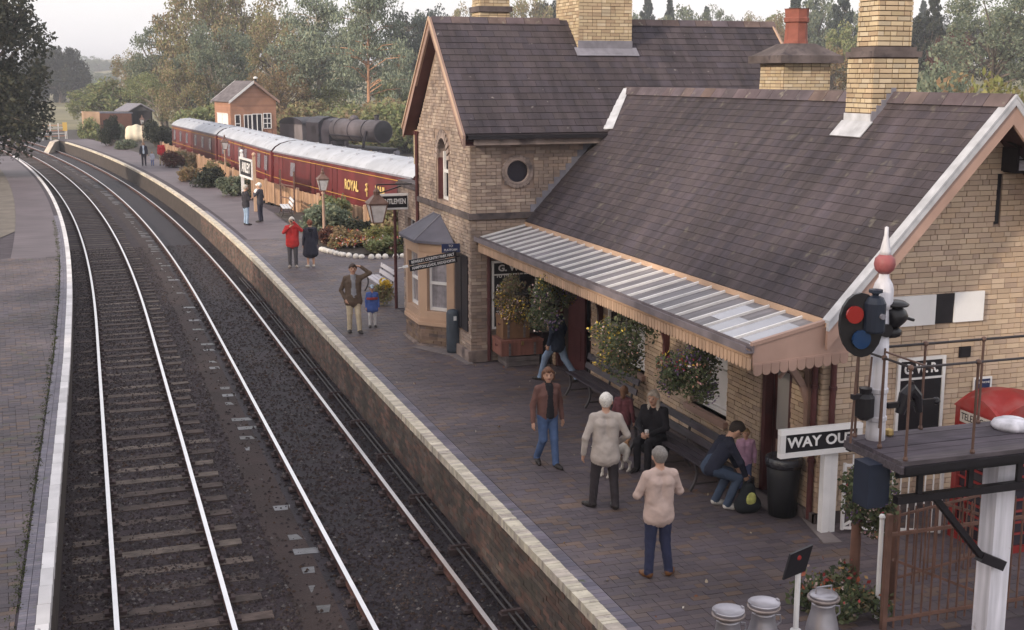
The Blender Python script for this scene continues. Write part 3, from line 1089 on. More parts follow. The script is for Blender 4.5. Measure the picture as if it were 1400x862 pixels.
g = G()
spandrel(g, (8.024, HY0, 0), Y, Z, -X, 28.84 - HY0, 4.42, .46, .28, [(1, 1), (-1, 1)], .53)
spandrel(g, (8.335, HY0 + .004, 0), X, Z, -Y, 9.11 - 8.335, 4.28, .3, .2, [(1, 1), (-1, 1), (1, -1), (-1, -1)])
part("arch_infill", g, [m_stone], ho)
g = G()
for k in range(24):
    t0 = 2 * math.pi * k / 24
    c = np.array((9.11 + .33 * math.cos(t0), HY0 - .01, 4.28 + .33 * math.sin(t0)))
    g.box(c, (.075, .05, .082), rot=np.array([(math.cos(t0), 0, math.sin(t0)), (0, 1, 0), (-math.sin(t0), 0, math.cos(t0))]).T)
oc = part("round_window", g, [m_stone], ho)
part("ring", G().tube([(9.11 + .27 * math.cos(t), HY0 - .01, 4.28 + .27 * math.sin(t)) for t in np.linspace(0, 2 * math.pi, 25)], .035, 6), [m_stone], oc)
part("pane", G().tube([(9.11, HY0 + .1, 4.28), (9.11, HY0 + .12, 4.28)], .29, 20), [m_glass], oc)
# arch bricks over the window
g = G()
for k in range(13):
    t0 = math.pi * (k + .5) / 13
    c = np.array((8.02, 28.84 + .54 * math.cos(t0), 4.42 + .61 * math.sin(t0)))
    g.box(c, (.05, .2, .1), rot=np.array([(1, 0, 0), (0, math.cos(t0), math.sin(t0)), (0, -math.sin(t0), math.cos(t0))]).T)
part("window_arch", g, [m_stone], ho)
wf = part("arched_window", G().bb((8.16, 28.4, 3.45), (8.22, 28.47, 4.7)).bb((8.16, 29.2, 3.45), (8.22, 29.28, 4.6)).bb((8.162, 28.47, 3.45), (8.222, 29.2, 3.53)).bb((8.158, 28.47, 4.1), (8.222, 29.2, 4.18)).bb((8.17, 28.8, 4.18), (8.21, 28.85, 4.9)), [m_trim], ho)
part("pane", G().bb((8.24, 28.38, 3.45), (8.26, 29.3, 4.95)), [m_glass], wf)
part("reveal", G().bb((8.04, 29.285, 3.46), (8.16, 29.296, 4.45)), [m_maroon], ho)
part("string_course", G().bb((7.95, HY0 - .07, 3.24), (8.02, HY1 + .05, 3.37)).bb((8.02, HY0 - .07, 3.24), (9.9, HY0 - .005, 3.37)), [m_stoned], ho)
part("plinth", G().bb((7.93, HY0 - .06, 0), (8.0, 27.7, .26)).bb((8.0, HY0 - .06, 0), (8.5, HY0 - .0, .26)), [m_stone], ho)


def hspan(v):
    if v < 5.0:
        a, b = 0, HY1 - HY0
    else:
        e = (v + .1 - HE) / HSL
        a, b = max(0, e + .0), HY1 - HY0 - max(0, e)
        if b - a < .1:
            return []
    s = minus([(a, b)], [(28.3 - HY0, 29.38 - HY0, 3.37, 4.5), (28.15 - HY0, 29.53 - HY0, 4.4, 5.15)], v)
    return minus(s, [(1.1, 4.3, 0, 2.62), (0.2, 1.15, .6, 2.4), (0, 5, 3.23, 3.38)], v)


P = Pieces("brick", m_tan)
lay(P, (8.022, HY0, 0), Y, Z, -X, 95, .0765, hspan, L=.232, gap=.011, th=.03, header=.3)
lay(P, (8.03, HY0 + .002, 0), X, Z, -Y, 66, .0765, lambda v: minus([(0, 3.2)], [(9.11 - .38 - 8.02, 9.11 + .38 - 8.02, 4.28 - .37, 4.28 + .37), (-1, 4, 3.23, 3.38)], v), L=.232, gap=.011, th=.03, header=.3)
P.flush(hw, 300, lambda C: C[:, 2] > 3.3)
part("gable_kneeler", G().bb((8.0, HY1 - .02, 4.15), (8.35, HY1 + .3, 5.02)), [m_chim], ho)

# roof
n3 = np.array((0, -HSL, 1.0))
n3 /= np.linalg.norm(n3)
up3 = np.array((0, 1.0, HSL))
up3 /= np.linalg.norm(up3)
A0 = np.array((7.8, HC - (HR - HE) / HSL, HE - .02))
A1 = np.array((7.8, HC, HR - .02))
hl = 16.72 - 7.8
g = G().prism([A0, A1, A1 + (hl, 0, 0), A0 + (hl, 0, 0)], -n3 * .1)
mA0 = A0 * (1, -1, 1) + (0, 2 * HC, 0)
g.prism([mA0, A1, A1 + (hl, 0, 0), mA0 + (hl, 0, 0)], -n3 * (1, -1, 1) * .1)
hr = part("roof", g, [m_deck], ho)
HL = math.hypot(HC - A0[1], HR - HE)
P = Pieces("roof_tile", m_slate2)
lay(P, (7.8, A0[1], HE), X, up3, n3, 18, HL / 18, lambda v: minus([(0, hl)], [(11.17 - 7.8, 12.54 - 7.8, 2.62, 9)], v), L=.31, gap=.006, th=.013, lift=.01, header=0, tilt=.045, jit=.06)
P.flush(hr, 300, lambda C: C[:, 0] < 11.5)
x = 7.8
while x < 16.5:
    if not 11.0 < x + .2 < 12.6:
        part("ridge_tile", G().prism([(x, HC - .15, HR - .1), (x, HC - .04, HR + .05), (x, HC + .04, HR + .05), (x, HC + .15, HR - .1), (x, HC, HR)], (.44, 0, 0)), [m_ridge], hr)
    x += .45
part("gutter", G().bb((7.86, A0[1] - .1, HE - .11), (11.1, A0[1] + .0, HE - .02)), [m_black], ho)
part("eaves_board", G().bb((8.0, A0[1] + .0, HE - .24), (11.3, A0[1] + .04, HE - .1)).bb((8.05, A0[1] + .04, HE - .14), (11.3, HY0, HE - .1)), [m_stone], ho)
for xq, sgn in ((7.74, 1), (16.72, 1)):
    for s in (1, -1):
        f = lambda y, z: np.array((xq, HC - s * (HC - y), z))
        ya, yb_ = A0[1] - .06, HC
        za, zb = HE - .03, HR + .03
        part("barge_board", G().prism([f(ya, za - .27), f(yb_, zb - .27), f(yb_, zb), f(ya, za)], (.05, 0, 0)), [m_pink], ho)
        part("barge_moulding", G().prism([f(ya - .01, za - .06), f(yb_, zb - .06), f(yb_, zb + .02), f(ya - .01, za + .02)], (-.03, 0, 0)), [m_paint], ho)
        if xq < 8:
            part("soffit", G().prism([f(ya + .1, za - .2), f(yb_, zb - .2), f(yb_, zb - .22), f(ya + .1, za - .22)], (.29, 0, 0)), [m_maroon], ho)
# chimney stacks
qx0, qx1, qy0, qy1 = 11.17, 12.54, 28.13, 29.6
hc = part("chimney", G().bb((qx0 + .012, qy0 + .012, 6.2), (qx1 - .012, qy1 - .012, 9.2)), [m_mortd], ho)
P = Pieces("chimney_brick", m_chim)
lay(P, (qx0, qy0, 6.99), X, Z, -Y, 29, .0765, lambda v: [(0, qx1 - qx0)], L=.232, gap=.011, th=.03, header=.35)
lay(P, (qx0, qy0, 6.8), Y, Z, -X, 31, .0765, lambda v: [(0, qy1 - qy0)], L=.232, gap=.011, th=.03, header=.35, off=.25)
P.flush(hc, 200, lambda C: C[:, 2] < 8.3)
zz = HE + (qy0 - A0[1]) * HSL
part("apron_flashing", G().prism([(qx0 - .1, qy0 - .2, zz - .19 + .05), (qx1 + .12, qy0 - .2, zz - .19 + .05), (qx1 + .12, qy0 + .01, zz + .05), (qx0 - .1, qy0 + .01, zz + .05)], n3 * .015).bb((qx0 - .01, qy0 - .025, zz + .03), (qx1 + .01, qy0 - .01, zz + .22)), [m_leadd], hc)
g = G()
g.bb((9.75, 31.3, 4.5), (10.52, 32.0, 9.2))
hc2 = part("chimney", g, [m_mortd], ho)
P = Pieces("chimney_brick_far", m_chim)
lay(P, (9.74, 31.29, 7.2), X, Z, -Y, 26, .0765, lambda v: [(0, .79)], L=.232, gap=.011, th=.03, header=.35)
lay(P, (9.74, 31.29, 7.2), Y, Z, -X, 26, .0765, lambda v: [(0, .72)], L=.232, gap=.011, th=.03, header=.35)
P.flush(hc2, 0)
part("band", G().bb((9.68, 31.23, 7.98), (10.58, 32.06, 8.12)), [m_stoned], hc2)

# bay window
B = [(8.02, 27.95), (7.38, 28.66), (7.38, 30.02), (8.02, 30.72)]


def bayrun(g, z0, z1, off=0.0, mi=0):
    c = np.array((8.02, 29.34))
    pts = []
    for i, p in enumerate(B):
        p = np.array(p, float)
        n_ = [(-.55, -.83), (-1, -.4), (-1, .4), (-.55, .83)][i]
        pts.append(p + np.array(n_) * off)
    g.prism([(p[0], p[1], z0) for p in pts], (0, 0, z1 - z0), mi)


bw = part("bay_base", (lambda g: (bayrun(g, 0, .52), g)[1])(G()), [m_mortar], ho)
P = Pieces("bay_brick", M("bay_brick_brown", pal=[(.2, .135, .1), (.17, .115, .09), (.23, .16, .115), (.15, .11, .1)], var=.2, nz=(2, .3)))
for (p, q) in zip(B, B[1:]):
    p, q = np.array((*p, 0.)), np.array((*q, 0.))
    Lq = np.linalg.norm(q - p)
    u = (q - p) / Lq
    nn = np.array((-abs(u[1]), u[0] * np.sign(u[1]) if abs(u[0]) > .1 else 0, 0))
    nn = np.cross(u, Z)
    if nn[0] > 0:
        nn = -nn
    lay(P, p + nn * .004, u, Z, nn, 6, .082, lambda v: [(0, Lq)], L=.232, gap=.011, th=.03)
P.flush(bw, 0)
g = G()
bayrun(g, -.01, .05, .09)
part("bay_kerb", g, [m_stone], ho)
g = G()
bayrun(g, .52, .6, .05)
bayrun(g, .601, .68, .02)
part("bay_sill", g, [m_paint], ho)
g = G()
bayrun(g, 2.28, 2.5, .02)
part("bay_head", g, [m_paint], ho)
for (p, q) in zip(B, B[1:]):
    p, q = np.array((*p, 0.)), np.array((*q, 0.))
    Lq = np.linalg.norm(q - p)
    u = (q - p) / Lq
    nn = np.cross(u, Z)
    if nn[0] > 0:
        nn = -nn
    g = G()
    fw = .17 if Lq > 1.1 else .2
    for a, b in ((0, fw), (Lq - fw, Lq)):
        g.prism([p + u * a + Z * .68, p + u * b + Z * .68, p + u * b + Z * 2.28, p + u * a + Z * 2.28], -nn * .16)
    g.prism([p + u * fw + Z * 2.2, p + u * (Lq - fw) + Z * 2.2, p + u * (Lq - fw) + Z * 2.28, p + u * fw + Z * 2.28], -nn * .16)
    g.prism([p + u * fw + Z * .68, p + u * (Lq - fw) + Z * .68, p + u * (Lq - fw) + Z * .86, p + u * fw + Z * .86], -nn * .16)
    part("bay_jamb", g, [m_paint], ho)
    e = p - nn * .11
    g = G()
    a, b = fw + .01, Lq - fw - .01
    for (u0, u1, v0, v1) in ((a, a + .055, .87, 2.2), (b - .055, b, .87, 2.2), (a + .055, b - .055, .87, .95), (a + .055, b - .055, 2.14, 2.2), (a + .055, b - .055, 1.5, 1.57)):
        g.prism([e + u * u0 + Z * v0, e + u * u1 + Z * v0, e + u * u1 + Z * v1, e + u * u0 + Z * v1], -nn * .04)
    sw = part("sash_window", g, [m_trim], ho)
    e = p - nn * .145
    part("pane", G().prism([e + u * a + Z * .87, e + u * b + Z * .87, e + u * b + Z * 2.2, e + u * a + Z * 2.2], -nn * .01), [m_net], sw)
g = G()
ap_ = (8.02, 29.3, 3.12)
c = [np.array(p) + np.array(n_) * .14 for p, n_ in zip(B, [(-.3, -1.4), (-1, -.4), (-1, .4), (-.3, 1.4)])]
V = [(q[0], q[1], 2.56) for q in c] + [(8.02, 29.05, 3.1), (8.02, 29.6, 3.1)] + [(q[0], q[1], 2.5) for q in c]
g.raw(V, [(0, 1, 4), (1, 2, 5, 4), (2, 3, 5), (6, 7, 1, 0), (7, 8, 2, 1), (8, 9, 3, 2), (9, 8, 7, 6)])
br = part("bay_roof", g, [M("bay_roof_lead", (.085, .08, .105), rough=.6, nz=(3, .15))], ho)
for a_, b_ in ((1, 4), (2, 5)):
    part("hip_roll", G().tube([V[a_], V[b_]], .022, 6), [m_leadd], br)

# dark board and lower wing at the north end
part("notice_board", G().bb((7.985, 26.75, .66), (8.02, 27.72, 2.38)).bb((7.97, 26.75, 2.34), (8.02, 27.72, 2.39)).bb((7.972, 27.2, .7), (7.985, 27.23, 2.33)), [m_black], ho)
WN = [(1.75, 2.35, 0, 2.1), (.45, 1.25, 1.2, 2.7)]
g = G()
cells(g, (8.07, HY1, 0), Y, Z, -X, .3, 2.33, 3.45, WN)
g.bb((8.37, 33.24, 0), (12, 33.53, 3.3))
lw = part("wing_wall", g, [m_mortar], ho)
P = Pieces("wing_brick", m_tan)
lay(P, (8.056, HY1, 0), Y, Z, -X, 45, .0765, lambda v: minus([(0, 2.33)], WN, v), L=.232, gap=.011, th=.03, header=.3)
P.flush(lw, 0)
part("coping", G().bb((8.0, HY1 + .01, 3.45), (8.45, 33.6, 3.52)).bb((8.06, HY1 + .01, 3.52), (8.4, 33.55, 3.6)), [m_stoned], lw)
part("wing_door", G().bb((8.2, 32.95, 0), (8.25, 33.55, 2.1)), [m_maroon], ho)
fw = part("wing_window", G().bb((8.14, 31.65, 1.2), (8.18, 31.7, 2.7)).bb((8.14, 32.4, 1.2), (8.18, 32.45, 2.7)).bb((8.138, 31.7, 1.9), (8.18, 32.4, 1.96)).bb((8.138, 32.02, 1.2), (8.178, 32.07, 1.9)).bb((8.138, 31.7, 2.62), (8.18, 32.4, 2.7)).bb((8.138, 31.7, 1.2), (8.18, 32.4, 1.28)), [m_trim], ho)
part("pane", G().bb((8.19, 31.65, 1.2), (8.2, 32.45, 2.7)), [m_glass], fw)
part("wing_roof", G().prism([(8.45, HY1, 3.3), (8.45, 33.5, 3.3), (12, 33.5, 3.35), (12, HY1, 3.35)], (0, 0, .08)), [m_deck], ho)
for x, y, zt in ((7.95, 33.5, 2.9), (8.42, 26.48, 2.8), (7.97, 31.1, 5.0)):
    part("drainpipe", G().tube([(x, y, .03), (x, y, zt)], .045, 8).tube([(x, y, zt * .5), (x, y, zt * .5 + .06)], .06, 8).tube([(x, y, zt - .1), (x + .02, y, zt)], [.06, .1], 8), [m_maroon], ho)
# signs on the house
t = thing("hanging_sign", "long black and white sign for the gentlemen's toilet projecting from the low wing wall", "sign", (7.530, 32.400, 2.900))
part("board", G().bb((7.200, 32.380, 2.940), (8.060, 32.420, 3.300)), [m_black2], t)
part("frame", G().bb((7.160, 32.365, 3.260), (8.080, 32.435, 3.320)).bb((7.160, 32.370, 2.900), (8.080, 32.430, 2.950)).bb((8.030, 32.366, 2.950), (8.080, 32.434, 3.260)).bb((7.160, 32.366, 2.950), (7.210, 32.434, 3.260)), [m_trim], t)
part("bracket_arm", G().beam((7.280, 32.400, 3.340), (7.880, 32.400, 3.520), .04, .03), [m_black], t)
text("GENTLEMEN", .19, m_trim, "lettering", t, (XD, Z, -YD, (7.620, 32.370, 3.110)), bold=.006, squeeze=.68)
t = thing("finger_sign", "black two line finger sign with a pointing hand hung beside the bay window", "sign", (7.3, 27.2, 2.15))
fa, fb_ = np.array((6.75, 27.25, 2.16)), np.array((7.92, 27.25, 2.33))
fu = (fb_ - fa) / np.linalg.norm(fb_ - fa)
fv = np.array((-fu[2], 0, fu[0]))
g = G()
for s in (-.07, .07):
    c = (fa + fb_) / 2 + fv * s
    g.box(c, (1.12, .03, .12), rot=np.array([fu, YD, fv]).T)
g.box(fb_ + fu * .06, (.25, .02, .03), rot=np.array([fu, YD, fv]).T)
part("board", g, [m_black2], t)
part("hand", G().box(fa + fu * -.06, (.12, .03, .05), rot=np.array([fu, YD, fv]).T).box(fa + fu * -.17, (.12, .02, .02), rot=np.array([fu, YD, fv]).T), [m_trim], t)
text("BEWDLEY, COUNTRY PARK HALT", .085, m_trim, "lettering", t, (fu, fv, -YD, (fa + fb_) / 2 + fv * .07 - YD * .017), bold=.0015, squeeze=.78)
text("HAMPTON LOADE, BRIDGNORTH", .085, m_trim, "lettering", t, (fu, fv, -YD, (fa + fb_) / 2 - fv * .07 - YD * .017), bold=.0015, squeeze=.78)
t = thing("enamel_sign", "small dark blue two line sign on the house corner above the black board", "sign", (7.93, 27.4, 2.42))
part("plate", G().bb((7.88, 27.3, 2.42), (8.0, 27.33, 2.45)).bb((7.55, 27.28, 2.42), (7.98, 27.3, 2.62)), [m_bluee], t)
text("TO", .075, m_trim, "lettering", t, (XD, Z, -YD, (7.76, 27.276, 2.57)), ext=.002)
text("PLATFORM", .07, m_trim, "lettering", t, (XD, Z, -YD, (7.76, 27.276, 2.48)), ext=.002, squeeze=.9)


# ------------------------------------------------------------------ people and the dog
def surf(prims, vox, k, folds=()):
    """smooth union of tapered capsules -> (verts, quads, label per quad) by surface nets"""
    A = np.array([p[0] for p in prims], float)
    Bp = np.array([p[1] for p in prims], float)
    rm = max(max(p[2], p[3]) for p in prims) + 3 * vox
    lo = np.minimum(A, Bp).min(0) - rm
    hi = np.maximum(A, Bp).max(0) + rm
    n = np.ceil((hi - lo) / vox).astype(int) + 1
    F = np.full(n, 1.0)
    best = np.full(n, 1e3)
    Lb = np.zeros(n, dtype=np.int16)
    for a, b, ra, rb, lab in prims:
        a, b = np.array(a, float), np.array(b, float)
        m = max(ra, rb) + k + 2 * vox
        i0 = np.maximum(0, np.floor((np.minimum(a, b) - m - lo) / vox).astype(int))
        i1 = np.minimum(n, np.ceil((np.maximum(a, b) + m - lo) / vox).astype(int) + 1)
        ax = [lo[q] + vox * np.arange(i0[q], i1[q]) for q in range(3)]
        px, py, pz = np.meshgrid(*ax, indexing='ij')
        d = b - a
        L2 = d @ d + 1e-12
        t = np.clip(((px - a[0]) * d[0] + (py - a[1]) * d[1] + (pz - a[2]) * d[2]) / L2, 0, 1)
        fold = .0026 * np.sin(58 * pz + 25 * px + 4 * np.sin(31 * py + 14 * px)) * np.sin(17 * px + 13 * py + 11 * pz) if lab in folds else 0
        r = fold + np.sqrt((px - a[0] - t * d[0]) ** 2 + (py - a[1] - t * d[1]) ** 2 + (pz - a[2] - t * d[2]) ** 2) - (ra + (rb - ra) * t)
        s = tuple(slice(i0[q], i1[q]) for q in range(3))
        h = np.maximum(k - np.abs(F[s] - r), 0) / k
        F[s] = np.minimum(F[s], r) - h * h * k * .25
        mk = r < best[s]
        best[s] = np.where(mk, r, best[s])
        Lb[s] = np.where(mk, lab, Lb[s])
    neg = F < 0
    cnt = np.zeros(n - 1, dtype=np.int8)
    for i in (0, 1):
        for j in (0, 1):
            for q in (0, 1):
                cnt += neg[i:n[0] - 1 + i, j:n[1] - 1 + j, q:n[2] - 1 + q]
    act = (cnt > 0) & (cnt < 8)
    idx = np.full(n - 1, -1, dtype=np.int64)
    idx[act] = np.arange(act.sum())
    cell = np.argwhere(act)
    acc = np.zeros((len(cell), 3))
    num = np.zeros(len(cell))
    cs = [(0, 0, 0), (1, 0, 0), (0, 1, 0), (0, 0, 1), (1, 1, 0), (1, 0, 1), (0, 1, 1), (1, 1, 1)]
    for p in range(8):
        for q in range(p + 1, 8):
            c0, c1 = np.array(cs[p]), np.array(cs[q])
            if np.abs(c0 - c1).sum() != 1:
                continue
            f0 = F[tuple((cell + c0).T)]
            f1 = F[tuple((cell + c1).T)]
            x = (f0 < 0) != (f1 < 0)
            t = np.where(x, f0 / np.where(x, f0 - f1, 1), 0)
            acc += np.where(x[:, None], c0 + t[:, None] * (c1 - c0), 0)
            num += x
    V = lo + vox * (cell + acc / num[:, None])
    quads, labs = [], []
    for ax in range(3):
        s0 = [slice(1, -1)] * 3
        s0[ax] = slice(0, -1)
        s1 = [slice(1, -1)] * 3
        s1[ax] = slice(1, None)
        n0, n1_ = neg[tuple(s0)], neg[tuple(s1)]
        e = np.argwhere(n0 != n1_)
        off = np.ones(3, int)
        off[ax] = 0
        e = e + off
        u, v = (ax + 1) % 3, (ax + 2) % 3
        du, dv = np.eye(3, dtype=int)[u], np.eye(3, dtype=int)[v]
        q = np.stack([idx[tuple((e - du - dv).T)], idx[tuple((e - dv).T)], idx[tuple(e.T)], idx[tuple((e - du).T)]], 1)
        flip = ~neg[tuple(e.T)]
        q[flip] = q[flip][:, ::-1]
        quads.append(q)
        labs.append(Lb[tuple(e.T)])
    Q, Ls = np.vstack(quads), np.concatenate(labs)
    ok = (Q >= 0).all(1)
    return V, Q[ok], Ls[ok]


CLOTH = {}


def cloth(c, rough=.9):
    k = "cloth_%d_%d_%d" % tuple(int(255 * q ** .45) for q in c)
    return M(k, c, rough=rough, var=0, nz=(7, .16), bump=(18, .35), loc=True)


SKIN = M("skin", (.5, .29, .21), rough=.5, var=0, nz=(15, .06), loc=True)


def person(label, loc, face, H, top, legs, hair, shoe=(.03, .025, .025), pose=None, top2=None, arm=None, hem=.46, flare=0., bulk=1., longhair=False, group=None, hood=False, skirt=None, barelegs=None, vox=None, cap=None, neck=None, hands=None, parts=None, headyaw=0, headtilt=0, skin=None):
    """face = direction the person faces (x, y). All joints in units of the standing height."""
    J = dict(pel=(0, 0, .53), chest=(0, 0, .80), head=(0, .012, .925),
             hipL=(-.052, 0, .51), hipR=(.052, 0, .51), knL=(-.058, .012, .285), knR=(.058, .012, .285), anL=(-.06, -.01, .05), anR=(.06, -.01, .05),
             toL=(-.075, .1, .018), toR=(.075, .1, .018),
             shL=(-.103, -.005, .79), shR=(.103, -.005, .79), elL=(-.142, -.015, .63), elR=(.142, -.015, .63), wrL=(-.145, .03, .485), wrR=(.145, .03, .485),
             haL=None, haR=None)
    J.update(pose or {})
    J = {k: (None if v is None else np.array(v, float)) for k, v in J.items()}
    mats = [cloth(top), cloth(legs), SKIN, M("hair_%d" % int(1000 * hair[0] + 100 * hair[1] + hair[2]), hair, rough=.7, var=0, nz=(60, .3), loc=True), cloth(shoe, .5), cloth(top2 or top), cloth(skirt or legs), cloth(cap or (.3, .3, .3)), M("eye_dark", (.02, .015, .015), rough=.2, var=0), M("lips", (.35, .14, .12), var=0)]
    TOP, LEG, SK, HAIR, SHOE, TOP2, SKRT, CAP, EYE, LIP = range(10)
    pr = []
    A = lambda a, b, ra, rb, l: pr.append((np.array(a, float) * H, np.array(b, float) * H, ra * H, rb * H, l))
    b = bulk
    up = J['chest'] - J['pel']
    upn = up / np.linalg.norm(up)
    lat = np.array((1., 0, 0))
    fw = np.cross(upn, lat)
    fw = -fw if fw[1] < 0 and abs(upn[2]) > .5 else fw
    # torso
    for s in (-1, 1):
        A(J['pel'] + lat * s * .04 * b - upn * .01, J['chest'] - upn * .06 + lat * s * .05 * b, .062 * b, .064 * b, TOP)
        A(J['chest'] - upn * .06 + lat * s * .045 * b, J['chest'] + lat * s * .05 - upn * .014, .064 * b, .042, TOP)
        A(J['chest'] + lat * s * .03 + upn * .012, J['shR' if s > 0 else 'shL'] + upn * .002, .034, .034 * b, TOP)
        if skirt is None and hem < .5:
            A(J['pel'] + lat * s * .042 * b, J['pel'] + lat * s * (.046 * b + flare) - upn * (.53 - hem), .066 * b, .066 * b + flare, TOP)
        if skirt is not None:
            A(J['pel'] + lat * s * .042 * b, J['pel'] + lat * s * (.05 * b + flare) - upn * (.53 - hem), .064 * b, .06 * b + flare, SKRT)
    A(J['pel'] - upn * .005, J['pel'] + upn * .05, .075 * b, .07 * b, LEG if hem >= .5 else TOP)
    if skirt is not None or hem < .5:
        A(J['pel'], J['pel'] - upn * (.53 - hem), .082 * b, .08 * b + flare, TOP if skirt is None else SKRT)
    if top2 is not None:        # what shows between the open fronts
        A(J['pel'] + fw * .035 + upn * .0, J['chest'] + fw * .028 + upn * .02, .05 * b, .036, TOP2)
        A(J['chest'] + fw * .02 - upn * .05, J['chest'] + fw * .03 + upn * .02, .052, .03, TOP2)
    # neck and head
    nk = J['chest'] + upn * .02
    hd = J['head']
    up_h = hd - nk
    up_h = up_h / np.linalg.norm(up_h)
    ca, sa = math.cos(headyaw), math.sin(headyaw)
    hx_ = np.array((ca, sa, 0))
    hy_ = np.cross(up_h * .3 + np.array((0, 0, .7)), hx_)
    hy_ /= np.linalg.norm(hy_)
    if headtilt:
        hy_ = hy_ * math.cos(headtilt) - np.array((0, 0, 1)) * math.sin(headtilt)
    hz_ = np.cross(hx_, hy_)
    hp = lambda x, y, z: hd + hx_ * x + hy_ * y + hz_ * z
    A(nk, hp(0, -.01, -.03), .032, .03, SK if neck is None else TOP2)
    A(hp(0, -.004, .018), hp(0, .004, -.012), .049, .046, SK)
    A(hp(0, .012, -.03), hp(0, .022, -.045), .033, .026, SK)
    A(hp(0, .05, .0), hp(0, .058, -.014), .007, .01, SK)
    for s in (-1, 1):
        A(hp(s * .05, 0, .0), hp(s * .052, -.003, -.012), .011, .009, SK)
    A(hp(0, -.014, .022), hp(0, -.006, .032), .051, .046, HAIR)
    A(hp(0, -.02, -.0), hp(0, -.022, .02), .045, .05, HAIR)
    A(hp(0, .03, .05), hp(0, -.01, .05), .024, .03, HAIR)
    for s in (-1, 1):
        A(hp(s * .036, .0, .02), hp(s * .036, .02, .036), .02, .016, HAIR)
    if longhair:
        for s in (-1, 1):
            A(hp(s * .044, -.01, .02), hp(s * .05, .0, -.09 if longhair is True else longhair), .02, .016, HAIR)
        A(hp(0, -.035, .0), hp(0, -.045, -.07), .04, .035, HAIR)
    if cap:
        A(hp(0, -.008, .03), hp(0, 0, .04), .055, .05, CAP)
        A(hp(0, .03, .03), hp(0, .085, .026), .03, .02, CAP)
    if hood:
        A(nk + np.array((-.03, -.05, -.01)), nk + np.array((.03, -.05, -.01)), .035, .035, TOP)
    # collar
    A(nk + lat * -.03 - upn * .012, nk + lat * .03 - upn * .012, .036, .036, TOP)
    # arms
    al = TOP if arm is None else SK
    for s in 'LR':
        A(J['sh' + s], J['el' + s], .036 * b, .03, TOP)
        A(J['el' + s], J['wr' + s], .029 if al == TOP else .022, .024 if al == TOP else .016, al)
    # legs
    bl = LEG if barelegs is None else SK
    for s in 'LR':
        A(J['hip' + s], J['kn' + s], .056 * min(b, 1.1), .041, LEG)
        A(J['kn' + s], J['an' + s], .04 if bl == LEG else .03, .033 if bl == LEG else .02, bl)
        to = J['to' + s]
        an = J['an' + s]
        d = to - an
        A(an + np.array((0, 0, -.022)) - d * .12, an + d * .5 + np.array((0, 0, -.012)), .026, .025, SHOE)
        A(an + d * .5 + np.array((0, 0, -.012)), to, .025, .018, SHOE)
    gfin = G()
    for s in 'LR':
        wr, el = J['wr' + s], J['el' + s]
        d = (wr - el) / np.linalg.norm(wr - el) if J['ha' + s] is None else J['ha' + s] - wr
        d = d / np.linalg.norm(d)
        sgn = -1 if s == 'L' else 1
        side = np.cross(d, lat * sgn)
        if np.linalg.norm(side) < .2:
            side = np.array((0, 1., 0))
        side /= np.linalg.norm(side)
        if side @ np.array((0, 1, .3)) < 0:
            side = -side
        pn = np.cross(d, side)
        p0 = wr + d * .008
        for q in (-.009, .009):
            A(p0 + side * q * .8, p0 + d * .05 + side * q * 1.2, .0115, .012, SK)
        for i, (q, ln) in enumerate(((.018, .036), (.007, .043), (-.005, .040), (-.016, .031))):
            f0 = p0 + d * .044 + side * q
            f1 = f0 + d * ln * .5 + pn * .004 * (1 if pn[0] * sgn < 0 else -1)
            f2 = f1 + d * ln * .42 + pn * .012 * (1 if pn[0] * sgn < 0 else -1)
            gfin.tube(np.array([f0, f1, f2]) * H, np.array((.0055, .005, .0042)) * H, 5, SK)
        t0_ = p0 + d * .012 + side * .016
        gfin.tube(np.array([t0_, t0_ + side * .016 + d * .014, t0_ + side * .02 + d * .034]) * H, np.array((.0065, .006, .005)) * H, 5, SK)
    # face details
    for s in (-1, 1):
        gfin.ball(hp(s * .019, .0465, .004) * H, .0055 * H, 6, EYE)
        gfin.tube(np.array([hp(s * .01, .0505, .0155), hp(s * .028, .0445, .0155)]) * H, .0028 * H, 5, HAIR)
    gfin.tube(np.array([hp(-.014, .048, -.03), hp(0, .0535, -.031), hp(.014, .048, -.03)]) * H, .0034 * H, 5, LIP)
    dist = math.hypot(loc[0], loc[1])
    vx = vox or (.0115 if dist < 24 else .016 if dist < 50 else .024)
    V, Q, Lq = surf(pr, vx * (H / 1.75) ** .5, .015 * H, (TOP, LEG, SKRT))
    rot = math.atan2(face[1], face[0]) - math.pi / 2
    F = [tuple(q) for q in Q.tolist()]
    Vf = np.vstack(gfin.v)
    F += [tuple(i + len(V) for i in f) for f in gfin.f]
    me = mesh("person", np.vstack([V, Vf]), F, mats, list(Lq) + gfin.m, smooth=True)
    o = link("person", me)
    o.location = loc
    o.rotation_euler = (0, 0, rot)
    tag(o, label, "person", group)
    for fn in parts or []:
        fn(o, H, hp, J)
    return o


def sub(o, name, g, mats, smooth=False):
    """a part given in the thing's own coordinates (in metres)"""
    return link(name, mesh(name, np.vstack(g.v), g.f, mats, g.m, smooth), o)


JEAN, JEANP = (.075, .12, .24), (.2, .27, .4)
